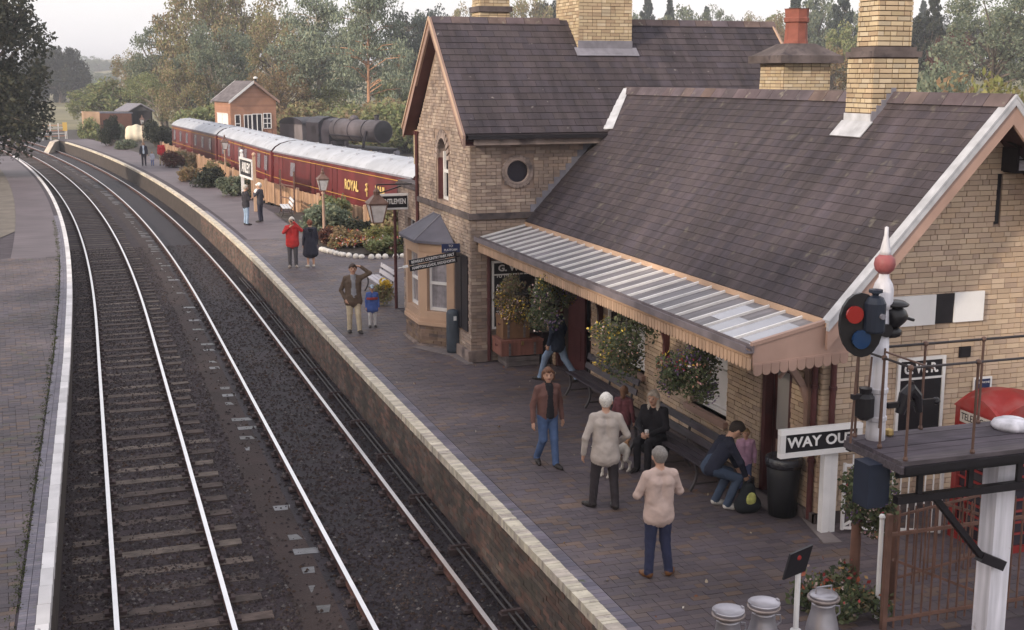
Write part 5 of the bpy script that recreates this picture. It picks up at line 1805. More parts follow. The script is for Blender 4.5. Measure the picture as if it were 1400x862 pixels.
text("ARLEY", .66, m_trim, "lettering", t, (nu, Z, nn_, mid + nn_ * .11), bold=.018, squeeze=1.0)

# ------------------------------------------------------------------ bracket signal in the foreground
sg = thing("bracket_signal", "white wooden bracket signal with planked platform, handrails and black signal heads", "railway signal", (9.1, 10.6, -.2))
m_post = M("signal_white_paint", (.62, .6, .66), rough=.5, nz=(1.5, .12), streak=(9, 9, .7), moss=((.3, .26, .24), 7, .68, .1))
DZ = 2.6
part("main_post", G().prism([(9.02, 10.48, -.3), (9.26, 10.48, -.3), (9.26, 10.72, -.3), (9.02, 10.72, -.3)], (0, 0, DZ + .28)), [m_post], sg)
part("post_cap", G().lathe([(.19, .0), (.212, .03), (.212, .05), (.19, .085), (.12, .115), (.0, .125)], (9.35, 10.72, DZ), 28), [m_post], sg, True)
part("post_foot", G().lathe([(.17, -.12), (.17, .02), (.15, .03)], (9.35, 10.72, DZ), 20), [m_black], sg)
m_plank = M("weathered_plank", pal=[(.075, .06, .075), (.085, .07, .082), (.065, .053, .068), (.095, .078, .088)], var=.1, streak=(2.5, 30, 30), nz=(3, .2), rough=.75)
for k in range(6):
    y0 = 10.06 + k * .163
    part("deck_plank", G().bb((7.48, y0, DZ - .045), (10.6, y0 + .155, DZ + random.uniform(-.004, .004))), [m_plank], sg)
part("deck_beam", G().bb((7.5, 10.02, DZ - .12), (10.6, 10.1, DZ - .046)), [m_black], sg)
part("deck_beam", G().bb((7.5, 10.98, DZ - .16), (10.6, 11.06, DZ - .046)), [m_black], sg)
part("deck_beam", G().bb((7.46, 10.04, DZ - .12), (7.5, 11.04, DZ - .044)), [m_plank], sg)
part("lattice_girder", G().bb((7.6, 10.25, DZ - .52), (10.6, 10.33, DZ - .44)).bb((7.6, 10.26, DZ - .24), (10.6, 10.32, DZ - .17)), [m_black], sg)
for k in range(4):
    x = 7.75 + k * .62
    part("girder_upright", G().bb((x + .1, 10.27, DZ - .46), (x + .16, 10.31, DZ - .2)), [m_black], sg)
part("strut", G().beam((8.1, 10.35, DZ - .5), (8.85, 10.42, DZ - 1.32), .07, .06).beam((8.8, 10.415, DZ - 1.28), (9.1, 10.42, DZ - 1.42), .11, .11), [m_black], sg)
m_navy = M("dark_blue_grey_steel", (.022, .028, .048), rough=.4, nz=(4, .2))
part("relay_box", G().bb((7.3, 10.34, DZ - .56), (7.52, 10.6, DZ - .1)).bb((7.52, 10.36, DZ - .54), (7.57, 10.58, DZ - .12)), [m_navy], sg)
# handrails
stn = {(7.55, 10.98): 1, (7.54, 10.09): 1, (8.34, 10.09): 1, (9.12, 10.09): 1, (8.39, 11.0): 1, (9.14, 11.0): 1, (7.56, 10.55): 1}
for (x, y) in stn:
    part("stanchion", G().tube([(x, y, DZ - .1), (x, y, DZ + .95)], .015, 6).ball((x, y, DZ + .95), .032, 8).ball((x, y, DZ + .02), .03, 6), [m_lampm], sg)
for y in (10.09, 11.0):
    part("handrail", G().tube([(7.55, y, DZ + .95), (10.6, y, DZ + .95)], .013, 6), [m_iron], sg)
part("handrail", G().tube([(7.55, 10.09, DZ + .95), (7.55, 10.98, DZ + .95)], .013, 6), [m_iron], sg)
# doll with finial
dx, dy = 7.72, 10.86
part("doll_post", G().lathe([(.105, DZ - .05), (.1, DZ + .1), (.085, 4.0)], (dx, dy, 0), 16), [m_post], sg, True)
part("doll_cap", G().lathe([(.1, 4.0), (.105, 4.06), (.105, 4.2), (.09, 4.26), (.055, 4.32), (.05, 4.36)], (dx, dy, 0), 16), [m_post], sg, True)
part("finial_ball", G().lathe([(.05, 4.36), (.095, 4.4), (.11, 4.46), (.1, 4.52), (.06, 4.56)], (dx, dy, 0), 16), [M("faded_red_finial", (.28, .085, .09), rough=.5, nz=(9, .2))], sg, True)
part("finial_spike", G().lathe([(.06, 4.555), (.055, 4.6), (.022, 4.76), (.02, 4.84), (.0, 4.85)], (dx, dy, 0), 12), [m_post], sg, True)
for z in (DZ + .2, DZ + .5):
    part("band", G().lathe([(.1, z), (.108, z + .01), (.108, z + .05), (.1, z + .06)], (dx, dy, 0), 16), [m_post], sg)
# spectacle plate facing the camera side with two lenses
hc_ = np.array((7.37, 10.72, 3.87))
g = G()
ov = []
for k in range(20):
    a = 2 * math.pi * k / 20
    ov.append(hc_ + np.array((.215 * math.cos(a) + .05 * math.sin(a) * -.35, -.02 - .06 * math.cos(a), .335 * math.sin(a))))
part("spectacle_plate", g.prism(ov, (.01, .05, 0)), [m_black2], sg)
part("red_lens", G().tube([hc_ + (-.10, -.03, .12), hc_ + (-.105, -.06, .12)], .09, 16), [M("red_lens", (.3, .018, .018), rough=.15, spec=.6)], sg)
part("blue_lens", G().tube([hc_ + (-.01, -.03, -.14), hc_ + (-.015, -.065, -.14)], .098, 16), [M("blue_lens", (.01, .04, .12), rough=.15, spec=.6)], sg)
part("signal_lamp", G().lathe([(.1, 0), (.11, .02), (.11, .3), (.08, .36), (.03, .38), (.04, .4), (.07, .41), (.07, .44), (0, .45)], (7.49, 10.66, 3.8), 14), [m_navy], sg)
part("lamp_lens_boss", G().tube([(7.5, 10.55, 3.98), (7.5, 10.52, 3.98)], .03, 10), [m_leadd], sg)
part("arm_casting", G().tube([(7.76, 10.85, 3.9), (7.88, 10.84, 3.91), (7.96, 10.83, 3.9), (8.0, 10.82, 3.89)], [.12, .13, .08, .03], 14).tube([(7.98, 10.82, 3.89), (8.08, 10.81, 3.86)], .016, 6).lathe([(.14, 0), (.15, .02), (.1, .05), (.03, .06)], (7.86, 10.85, 4.02), 14).lathe([(.09, 0), (.11, .02), (.11, .07), (.08, .09)], (7.83, 10.85, 3.7), 14), [m_black2], sg, True)
part("pivot_bracket", G().tube([(7.72, 10.75, 3.78), (7.72, 10.95, 3.78)], .07, 12).box((7.78, 10.85, 3.74), (.16, .12, .1)), [m_black2], sg)
# lower gear on the doll
part("lower_lamp", G().lathe([(.05, -.14), (.1, -.1), (.1, .1), (.06, .14), (.07, .2), (.0, .21)], (7.53, 10.8, 2.98), 10).bb((7.37, 10.77, 3.07), (7.6, 10.83, 3.12)), [m_black2], sg)
part("lower_arm", G().bb((7.82, 10.8, 2.93), (8.42, 10.84, 2.99)).tube([(7.98, 10.82, 2.86), (8.04, 10.82, 3.06), (8.1, 10.82, 3.12), (8.18, 10.82, 3.04), (8.22, 10.82, 2.86)], [.05, .07, .075, .06, .04], 10).lathe([(.03, 0), (.03, .1)], (8.1, 10.82, 3.1), 8).ball((8.43, 10.82, 2.96), .045, 8), [m_black2], sg)
part("pull_rod", G().tube([(7.7, 10.74, 3.6), (7.68, 10.74, 2.75)], .012, 5), [m_lampm], sg)
part("ladder", G().tube([(7.42, 10.8, 3.55), (7.38, 10.8, 2.6)], .014, 5).tube([(7.6, 10.82, 3.5), (7.58, 10.82, 3.1)], .012, 5).tube([(7.6, 10.6, 3.6), (8.2, 10.6, 3.38)], .012, 5), [m_lampm], sg)
part("brass_lamp", G().lathe([(.03, 0), (.05, .02), (.045, .07), (.0, .09)], (7.92, 10.9, DZ), 10), [M("brass", (.4, .28, .12))], sg)


# ------------------------------------------------------------------ rolling stock
_c, _s = math.cos(R(18.7)), math.sin(R(18.7))


def pos(px, d):
    """point on the ground plan at forward distance d seen in photo column px"""
    q = (px - 700) / 1715 * d
    return np.array((_s * d + _c * q, _c * d - _s * q))


def top(py, d):
    return 6.35 - (py - 105) / 1715 * d


m_coach = M("coach_maroon", (.135, .025, .028), rough=.35, nz=(.5, .22), streak=(1, 1, .4))
m_croof = M("coach_roof_white", (.39, .4, .45), rough=.55, nz=(.8, .16), moss=((.25, .25, .26), 3, .58, .18))
m_line = M("yellow_lining", (.45, .25, .06))
m_under = M("underframe_black", (.02, .018, .02))


def coach(p0, p1, label, wins, lettered=False):
    p0, p1 = np.array(p0, float), np.array(p1, float)
    d = p1 - p0
    L = np.linalg.norm(d)
    d /= L
    nrm = np.array((d[1], -d[0]))                    # towards the far side
    t = thing("railway_coach", label, "railway coach", (*(p0 + d * L / 2 + nrm * 1.37), -.93), "maroon coaches in the siding")

    def W(y, x, z):
        q = p0 + d * y + nrm * x
        return (q[0], q[1], z)
    side = [(0.06, .12), (0.0, .75), (0.02, 1.6), (.05, 2.38)]
    roofp = [(.02, 2.4), (.2, 2.6), (.5, 2.78), (.95, 2.9), (1.37, 2.94), (1.79, 2.9), (2.24, 2.78), (2.54, 2.6), (2.72, 2.4)]
    sec = side + [(2.74 - x, z) for x, z in side[::-1]]
    g = G()
    g.prism([W(.12, x, z) for x, z in side + roofp[1:-1] + [(2.74 - x, z) for x, z in side[::-1]]], (*(d * (L - .24)), 0))
    part("body", g, [m_coach], t)
    g = G()
    ro = [(x, z + .02) for x, z in roofp]
    ri = [(x, z - .03) for x, z in roofp]
    n = 26
    V = [W(L * i / n, x, z) for i in range(n + 1) for x, z in ro]
    k = len(ro)
    F = [(i * k + j, i * k + j + 1, (i + 1) * k + j + 1, (i + 1) * k + j) for i in range(n) for j in range(k - 1)]
    F = [f[::-1] for f in F]
    g.raw(V, F)
    part("roof", g, [m_croof], t, True)
    g = G()
    for y in np.arange(1.5, L, 2.2):
        g.box(W(y, 1.37, 2.97), (.16, .16, .08))
        g.box(W(y + .7, .75, 2.9), (.12, .12, .07))
    tag(part("roof_vents", g, [m_croof], t), kind='stuff')
    part("cant_rail", G().beam(W(0.1, -.0, 2.4), W(L - .1, -.0, 2.4), .06, .07), [m_leadd], t)
    part("lining", G().beam(W(.15, .0, 2.2), W(L - .15, .0, 2.2), .015, .035), [m_line], t)
    part("lining", G().beam(W(.15, -.012, 1.02), W(L - .15, -.012, 1.02), .015, .03), [m_line], t)
    part("lining", G().beam(W(.15, -.0, .46), W(L - .15, -.0, .46), .015, .03), [m_line], t)
    part("underframe", G().prism([W(.2, .2, -.2), W(.2, 2.5, -.2), W(L - .2, 2.5, -.2), W(L - .2, .2, -.2)], (0, 0, .32)), [m_under], t)
    for yb in (2.6, L - 2.6):
        g = G()
        for yy in (-1.2, 1.2):
            for x in (.62, 2.12):
                a, b = np.array(W(yb + yy, x - .06, -.5)), np.array(W(yb + yy, x + .06, -.5))
                g.tube([a, b], .45, 14)
        g.beam(W(yb - 1.8, .4, -.45), W(yb + 1.8, .4, -.45), .1, .25).beam(W(yb - 1.8, 2.35, -.45), W(yb + 1.8, 2.35, -.45), .1, .25)
        part("bogie", g, [m_under], t)
    for ya in (0.0, L):
        s = 1 if ya == 0 else -1
        part("gangway", G().prism([W(ya + s * .12, .95, .2), W(ya + s * .12, 1.8, .2), W(ya + s * .12, 1.8, 2.5), W(ya + s * .12, .95, 2.5)], (*(-d * s * .3), 0)), [m_under], t)
    for (y, w_, z0, z1) in wins:
        p = part("coach_window", G().prism([W(y, -.015, z0), W(y + w_, -.015, z0), W(y + w_, .03, z1), W(y, .03, z1)], (*(-nrm * .012), 0)), [M("coach_glass", (.2, .18, .22), rough=.15, spec=.7)], t)
    for y in (1.0, 9.6, 13.0, L - 1.9):
        part("coach_door", G().beam(W(y, -.02, .5), W(y, .03, 2.25), .02, .012).beam(W(y + .75, -.02, .5), W(y + .75, .03, 2.25), .02, .012).beam(W(y + .65, -.03, 1.05), W(y + .65, -.03, 1.2), .03, .03), [m_under], t)
    if lettered:
        u, nv = np.array((-d[0], -d[1], 0)), np.array((-nrm[0], -nrm[1], 0))
        gold = M("gold_lettering", (.6, .42, .16), nz=(20, .1))
        text("ROYAL", .62, gold, "lettering", t, (u, Z, nv, W(7.45, -.03, 1.55)), bold=.02, squeeze=.95)
        text("MAIL", .62, gold, "lettering", t, (u, Z, nv, W(3.65, -.03, 1.55)), bold=.02, squeeze=.95)
        c = np.array(W(5.4, -.02, 1.5))
        part("crest", G().beam(c - Z * .26, c + Z * .2, .04, .09).ball(c + Z * .25, .07, 8).ball(c + Z * .02, .09, 8), [gold], t)
    return t


coach((12.2, 48.3), (9.62, 68.8), "nearest maroon mail coach with gold lettering on its side", [(16.5, .8, 1.3, 2.0)], True)
coach((9.58, 69.2), (8.72, 89.2), "middle maroon coach with a row of windows behind the name board", [(y, .9, 1.25, 2.05) for y in (1.2, 3.4, 8, 10.2, 14.5, 17)])
coach((8.68, 89.6), (7.0, 109.6), "furthest maroon coach at the end of the white roofed line", [(y, .9, 1.25, 2.05) for y in (2, 5, 8, 12, 15, 18)])

# locomotive and tender
lx = thing("steam_locomotive", "dusty black steam locomotive standing in the siding behind the coaches", "locomotive", (22.5, 106, -.93))
f0 = np.array((23.3, 101.8))
ld = np.array((-.33, .944))
ld /= np.linalg.norm(ld)
ln = np.array((ld[1], -ld[0]))


def LW(y, x, z):
    q = f0 + ld * y + ln * x
    return np.array((q[0], q[1], z))


m_loco = M("dusty_loco_grey", (.088, .074, .085), rough=.6, nz=(.8, .25), streak=(1, 1, .5))
m_locod = M("loco_black", (.035, .03, .04), rough=.5, nz=(1.2, .3))
part("boiler", G().tube([LW(1.9, 0, 1.92), LW(2.0, 0, 1.92), LW(4.9, 0, 1.92), LW(7.2, 0, 1.88)], [.86, .88, .92, .97], 24), [m_loco], lx, True)
part("smokebox", G().tube([LW(.0, 0, 1.92), LW(.02, 0, 1.92), LW(1.9, 0, 1.92)], [.88, .93, .93], 24), [m_loco], lx)
part("smokebox_door", G().tube([LW(-.14, 0, 1.92), LW(-.08, 0, 1.92), LW(-.005, 0, 1.92)], [.3, .62, .86], 24).beam(LW(-.16, -.5, 1.75), LW(-.16, .5, 1.75), .03, .05).beam(LW(-.16, -.5, 2.1), LW(-.16, .5, 2.1), .03, .05), [M('smokebox_black', (.016, .014, .019), rough=.6)], lx)
part("chimney", G().lathe([(.24, 0), (.19, .1), (.2, .42), (.26, .46), (.26, .5), (.16, .5)], LW(.95, 0, 2.78), 16), [m_locod], lx)
part("dome", G().lathe([(.42, 0), (.38, .25), (.25, .4), (0, .46)], LW(4.6, 0, 2.72), 16), [m_loco], lx, True)
part("firebox", G().prism([LW(7.2, -.95, .6), LW(7.2, -1.0, 1.9), LW(7.2, -.7, 2.65), LW(7.2, 0, 2.86), LW(7.2, .7, 2.65), LW(7.2, 1.0, 1.9), LW(7.2, .95, .6)], (*(ld * 1.3), 0)), [m_locod], lx)
for y in (2.0, 4.2, 6.4):
    part("boiler_band", G().tube([LW(y, 0, 1.92), LW(y + .08, 0, 1.92)], .935 + .006 * y, 24), [m_locod], lx)
part("cab", G().prism([LW(8.5, -1.25, .3), LW(8.5, -1.25, 2.45), LW(8.5, -.7, 2.85), LW(8.5, 0, 2.98), LW(8.5, .7, 2.85), LW(8.5, 1.25, 2.45), LW(8.5, 1.25, .3)], (*(ld * 2.2), 0)), [m_locod], lx)
part("cab_window", G().prism([LW(9.0, -1.262, 1.55), LW(9.7, -1.262, 1.55), LW(9.7, -1.262, 2.2), LW(9.0, -1.262, 2.2)], (*(-ln * .01), 0)), [m_black2], lx)
part("running_plate", G().prism([LW(-.3, -1.25, .48), LW(9.4, -1.25, .48), LW(9.4, 1.25, .48), LW(-.3, 1.25, .48)], (0, 0, .08)), [m_locod], lx)
part("buffer_beam", G().prism([LW(-.35, -1.25, -.0), LW(-.35, 1.25, -.0), LW(-.35, 1.25, .5), LW(-.35, -1.25, .5)], (*(ld * .1), 0)), [m_locod], lx)
for s in (-.85, .85):
    part("buffer", G().tube([LW(-.35, s, .2), LW(-.8, s, .2)], .12, 10).tube([LW(-.8, s, .2), LW(-.85, s, .2)], .23, 14), [m_leadd], lx)
m_rusty = M("rusty_motion", (.16, .06, .045), nz=(2, .4))
for y in (1.6, 4.1, 5.8, 7.5, 9.2):
    rr = .5 if y < 2 else .72
    for s in (-.78, .78):
        part("wheel", G().tube([LW(y, s - .07, -.93 + rr), LW(y, s + .07, -.93 + rr)], rr, 18), [m_rusty], lx)
part("cylinder", G().tube([LW(1.0, -1.05, .05), LW(2.4, -1.05, .05)], .32, 14).tube([LW(1.0, 1.05, .05), LW(2.4, 1.05, .05)], .32, 14), [m_locod], lx)
part("connecting_rod", G().beam(LW(2.4, -1.0, -.1), LW(9.2, -.95, -.2), .06, .12), [m_rusty], lx)
part("pipework", G().tube([LW(1.0, -.98, 2.0), LW(1.2, -1.1, 1.2), LW(1.4, -1.1, .6)], .12, 8).tube([LW(2, -1.0, 1.5), LW(7.6, -1.05, 1.5)], .035, 6).box(LW(4.2, -1.0, .8), (.3, .3, .5)).box(LW(6.4, -1.0, .75), (.4, .4, .35)), [m_locod], lx)
tn = thing("locomotive_tender", "grey sided tender with a dark arched cover coupled behind the locomotive", "tender", (19.8, 117, -.93))
part("tank", G().prism([LW(11.4, -1.25, .2), LW(11.4, -1.25, 2.2), LW(11.4, 1.25, 2.2), LW(11.4, 1.25, .2)], (*(ld * 4.2), 0)), [M('tender_grey', (.2, .175, .19), nz=(.8, .2))], tn)
part("arched_cover", G().prism([LW(13.5 - 2.2 * math.cos(t), -1.28, 2.2 + .6 * math.sin(t)) for t in np.linspace(.0, math.pi, 14)], (*(ln * 2.56), 0)), [m_locod], tn)
part("tender_frame", G().prism([LW(10.8, -1.15, -.4), LW(10.8, -1.15, .2), LW(10.8, 1.15, .2), LW(10.8, 1.15, -.4)], (*(ld * 5.0), 0)), [m_under], tn)
for y in (12.0, 13.5, 15.0):
    for s in (-.78, .78):
        part("wheel", G().tube([LW(y, s - .07, -.4), LW(y, s + .07, -.4)], .52, 16), [m_rusty], tn)

# timber cabin beyond the coaches
m_ship = M("orange_shiplap", (.36, .155, .085), pal=[(.36, .185, .125), (.34, .175, .12), (.375, .195, .13)], nz=(1.2, .12), var=.05)
cb = thing("timber_cabin", "orange boarded cabin with a shallow slate roof and white framed windows beyond the coaches", "cabin", (14.6, 114, -1.2))
cA = np.array((12.2, 112.0))
ca_ = R(12)
cu_, cw_ = np.array((math.cos(ca_), math.sin(ca_))), np.array((-math.sin(ca_), math.cos(ca_)))


def CW(u, v, z):
    q = cA + cu_ * u + cw_ * v
    return np.array((q[0], q[1], z))


W4, D4, ZE, ZP = 4.1, 4.4, 4.35, 5.9
part("wall", G().prism([CW(0, 0, -1.2), CW(W4, 0, -1.2), CW(W4, 0, ZE), CW(W4 / 2, 0, ZP - .05), CW(0, 0, ZE)], (*(cw_ * D4), 0)), [m_pink], cb)
for k in range(33):
    z0 = -.4 + k * .19
    h = .18
    a, b = 0.0, W4
    if z0 + h > ZE:
        a = (z0 + h - ZE) / (ZP - ZE) * W4 / 2
        b = W4 - a
    if b - a > .1:
        part("board", G().prism([CW(a, -.012, z0), CW(b, -.012, z0), CW(b, -.004, z0 + h), CW(a, -.004, z0 + h)], (*(-cw_ * .018), 0)), [m_ship], cb)
    if z0 + h < ZE:
        part("board", G().prism([CW(-.012, 0, z0), CW(-.012, D4, z0), CW(-.004, D4, z0 + h), CW(-.004, 0, z0 + h)], (*(-cu_ * .018), 0)), [m_ship], cb)
for s in (0, 1):
    x0 = -.25 if s == 0 else W4 + .25
    ze = ZE - .15
    part("roof_slope", G().prism([CW(x0, -.35, ze), CW(W4 / 2, -.35, ZP + .05), CW(W4 / 2, D4 + .3, ZP + .05), CW(x0, D4 + .3, ze)], (0, 0, .07)), [M("cabin_slate", (.14, .12, .13), nz=(2, .2), streak=(1, 1, 6))], cb)
    for v in (-.37, D4 + .28):
        part("barge_board", G().prism([CW(x0, v, ze - .14), CW(W4 / 2, v, ZP - .09), CW(W4 / 2, v, ZP + .14), CW(x0, v, ze + .09)], (*(cw_ * .05), 0)), [m_pink if v < 0 and s else m_trim], cb)
for (u0, u1, z0, z1, cols, rows) in ((1.15, 1.85, 1.4, 3.1, 2, 1), (1.9, 2.75, 1.0, 3.15, 2, 1), (2.9, 3.6, 1.9, 3.2, 2, 3), (.35, .8, 1.6, 3.1, 1, 2)):
    wn_ = part("window", G().prism([CW(u0, -.04, z0), CW(u1, -.04, z0), CW(u1, -.04, z1), CW(u0, -.04, z1)], (*(cw_ * .03), 0)), [m_glass], cb)
    g = G()
    for i in range(cols + 1):
        u = u0 + (u1 - u0) * i / cols
        g.beam(CW(u, -.06, z0), CW(u, -.06, z1), .07, .03)
    for i in range(rows + 1):
        z = z0 + (z1 - z0) * i / rows
        g.beam(CW(u0, -.062, z), CW(u1, -.062, z), .03, .07)
    part("frame", g, [m_trim], wn_)
wn_ = part("window", G().prism([CW(-.04, .7, 1.4), CW(-.04, 3.7, 1.4), CW(-.04, 3.7, 3.2), CW(-.04, .7, 3.2)], (*(cu_ * .03), 0)), [m_blind], cb)
part("frame", G().beam(CW(-.06, 2.2, 1.4), CW(-.06, 2.2, 3.2), .08, .03).beam(CW(-.06, .7, 3.2), CW(-.06, 3.7, 3.2), .03, .08), [m_trim], wn_)
part("flue", G().tube([CW(3.2, 2.5, 5), CW(3.2, 2.5, 6.2)], .1, 8), [m_black], cb)
part("flue_cap", G().lathe([(.2, 0), (.18, .12), (.0, .2)], CW(3.2, 2.5, 6.2), 10), [m_trim], cb)
part("stair_rail", G().beam(CW(2.9, -.5, 1.9), CW(3.8, -.5, .4), .05, .06).beam(CW(3.0, -.5, .4), CW(3.0, -.5, 1.8), .05, .05).beam(CW(3.5, -.5, .4), CW(3.5, -.5, 1.8), .05, .05), [m_rusty], cb)

# far huts, tarpaulin, gate
hb = thing("brick_hut", "low flat roofed red brown hut at the far end of the platform", "hut", (4.9, 152, -.5))
a = pos(143, 150)
b = pos(186, 153)
u = (b - a) / np.linalg.norm(b - a)
v = np.array((-u[1], u[0]))
g3 = lambda p, z: (p[0], p[1], z)
part("wall", G().prism([g3(a, -1.2), g3(b, -1.2), g3(b, 2.0), g3(a, 2.1)], (*(v * 4), 0)), [M("hut_brown", (.27, .12, .08), nz=(.8, .2))], hb)
part("roof", G().prism([g3(a - u * .2, 2.1), g3(b + u * .2, 2.0), g3(b + u * .2, 2.16), g3(a - u * .2, 2.26)], (*(v * 4.2), 0)), [m_leadd], hb)
part("doorway", G().prism([g3(a + u * .4 - v * .02, -.8), g3(a + u * 1.2 - v * .02, -.8), g3(a + u * 1.2 - v * .02, 1.3), g3(a + u * .4 - v * .02, 1.3)], (*(v * .02), 0)), [m_black], hb)
hb = thing("creeper_wall", "sunlit pale orange wall end with creeper growing over it", "wall", (1.6, 148, -.5))
a2 = pos(121, 148)
b2 = pos(143, 148)
part("wall", G().prism([g3(a2, -1.2), g3(b2, -1.2), g3(b2, 2.35), g3(a2, 2.4)], (*(v * .4), 0)), [M("pale_orange_render", (.36, .24, .17), nz=(1, .2))], hb)
hb = thing("open_shed", "dark open fronted shed with a grey gabled roof", "shed", (7.8, 158, -.5))
a, b = pos(186, 158), pos(214, 158)
mdl = (a + b) / 2
part("shell", G().prism([g3(a, -1), g3(a + u * .2, -1), g3(a + u * .2, 2.2), g3(a, 2.2)], (*(v * 3), 0)).prism([g3(b - u * .2, -1), g3(b, -1), g3(b, 2.2), g3(b - u * .2, 2.2)], (*(v * 3), 0)).prism([g3(a + v * 3, -1), g3(b + v * 3, -1), g3(b + v * 3, 2.2), g3(a + v * 3, 2.2)], (*(v * .1), 0)).prism([g3(a + v * .3, 2.2), g3(b + v * .3, 2.2), g3(mdl + v * .3, 2.9)], (*(v * .1), 0)), [m_black], hb)
part("roof", G().prism([g3(a - u * .4, 2.1), g3(mdl, 3.0), g3(mdl, 3.12), g3(a - u * .4, 2.22)], (*(v * 3.4), 0)).prism([g3(b + u * .4, 2.1), g3(mdl, 3.0), g3(mdl, 3.12), g3(b + u * .4, 2.22)], (*(v * 3.4), 0)), [m_leadd], hb)
g = G()
c = pos(196, 136)
V, Q, Lq = surf([((c[0] + i * .7 - 1.05, c[1], .0), (c[0] + i * .7 - 1.0, c[1] + .6, .75 + .15 * (i % 2)), .5, .45, 0) for i in range(4)], .1, .3)
tp = link("tarpaulin_heap", mesh("tarpaulin_heap", V - np.array((c[0], c[1], 0)), Q, [M("cream_tarpaulin", (.56, .49, .38), nz=(1.5, .15), bump=(3, .6))], None, True))
tp.location = (c[0], c[1], 0)
tag(tp, "cream tarpaulin covered heap in front of the dark open shed", "tarpaulin")
t = thing("crossing_gate", "small white and orange gate across the line beyond the platform ramp", "gate", (-3, 150, -1.1))
a, b = pos(64, 150), pos(97, 152)
for k in range(5):
    z = -.6 + k * .32
    part("gate_rail", G().beam(g3(a, z), g3(b, z), .06, .1), [m_trim if k % 2 else M("orange_white_rail", (.6, .3, .2))], t)
for q in (0, .33, .66, 1):
    part("gate_post", G().beam(g3(a + (b - a) * q, -1.1), g3(a + (b - a) * q, .9), .12, .12), [m_trim], t)
t = thing("yellow_notice", "small yellow board standing by the crossing gate", "notice", (*pos(95, 149), -1.1))
a = pos(95, 149)
part("post", G().bb((a[0] - .05, a[1], -1.1), (a[0] + .05, a[1] + .1, .5)), [m_trim], t)
part("board", G().bb((a[0] - .25, a[1] - .05, .1), (a[0] + .25, a[1], 1.1)), [M("yellow_board", (.6, .4, .12))], t)
t = thing("ramp_end", "pale concrete end of the platform ramp with a dark drain hole", "platform ramp", (-3.4, 139, -1.2))
yl = 138.2
part("slab", G().prism([(redge(yl) - .9, yl - 6, -1.2), (redge(yl) + .3, yl, -1.2), (redge(yl) + .3, yl, -.04), (redge(yl) - .2, yl - 4, -.04)], (-.5, 1.2, 0)), [M("pale_concrete", (.42, .36, .31), nz=(1, .2))], t)
part("drain_hole", G().ball((redge(yl) - .75, yl - 2.5, -.6), .2, 8), [m_black], t)

# fence of upright boards along the siding
m_bfence = M("tan_fence_board", pal=[(.33, .2, .125), (.37, .225, .14), (.29, .175, .115), (.4, .25, .16), (.34, .21, .14)], nz=(1, .15), streak=(3, 3, .5))
t = thing("board_fence", "tan fence of upright boards between the platform garden and the coaches", "fence", (9.6, 62, 0))
fl = [(12.9, 45.6), (10.9, 51), (9.55, 60.0), (8.55, 69), (7.5, 89), (6.1, 108)]
cnt = 0
for (p, q) in zip(fl, fl[1:]):
    p, q = np.array(p), np.array(q)
    Lq = np.linalg.norm(q - p)
    k = int(Lq / .26)
    for i in range(k):
        a = p + (q - p) * (i + .5) / k
        part("fence_board", G().box((a[0], a[1], .5), (.035, Lq / k - .015, 1.06 + random.uniform(-.03, .03)), rz=math.atan2(q[1] - p[1], q[0] - p[0]) - math.pi / 2), [m_bfence], t)
    for i in range(int(Lq / 3) + 1):
        a = p + (q - p) * min(1, i * 3 / Lq)
        part("fence_post", G().bb((a[0] - .11, a[1] - .09, -.1), (a[0] + .0, a[1] + .09, 1.15)), [m_paint], t)
t = thing("wooden_frame", "tall thin dark ladder frame standing behind the white bench", "ladder", (8.9, 59.8, 0))
part("frame", G().beam((8.8, 60.6, 0), (8.8, 60.6, 2.0), .07, .07).beam((9.2, 59.0, 0), (9.2, 59.0, 2.0), .07, .07).beam((8.8, 60.6, 1.3), (9.2, 59.0, 1.3), .05, .05).beam((8.8, 60.6, .7), (9.2, 59.0, .7), .05, .05), [m_lampm], t)

# ------------------------------------------------------------------ plants
def leafmesh(name, C, rc, n, size, mat, sq=(1, 1, 1), lim=None, droop=0.0):
    k = len(C)
    ci = rng.integers(0, k, n)
    p = rng.normal(size=(n, 3))
    p /= np.linalg.norm(p, axis=1)[:, None]
    p = C[ci] + p * (rng.random((n, 1)) ** .45) * np.asarray(rc)[ci][:, None] * np.array(sq)
    s = size * (.55 + .9 * rng.random((n, 1)))
    u = rng.normal(size=(n, 3))
    u[:, 2] -= droop
    u /= np.linalg.norm(u, axis=1)[:, None]
    w_ = rng.normal(size=(n, 3))
    v = np.cross(u, w_)
    v /= np.linalg.norm(v, axis=1)[:, None] + 1e-9
    V = np.stack([p - u * s, p + v * s * .55, p + u * s, p - v * s * .55], 1).reshape(-1, 3)
    F = np.arange(4 * n).reshape(-1, 4)
    return mesh(name, V, F, mat)


def leafmat(name, pal, trans=.35):
    return M(name, pal=pal, var=.25, rough=.7, nz=(.25, .2), trans=trans, spec=.2)


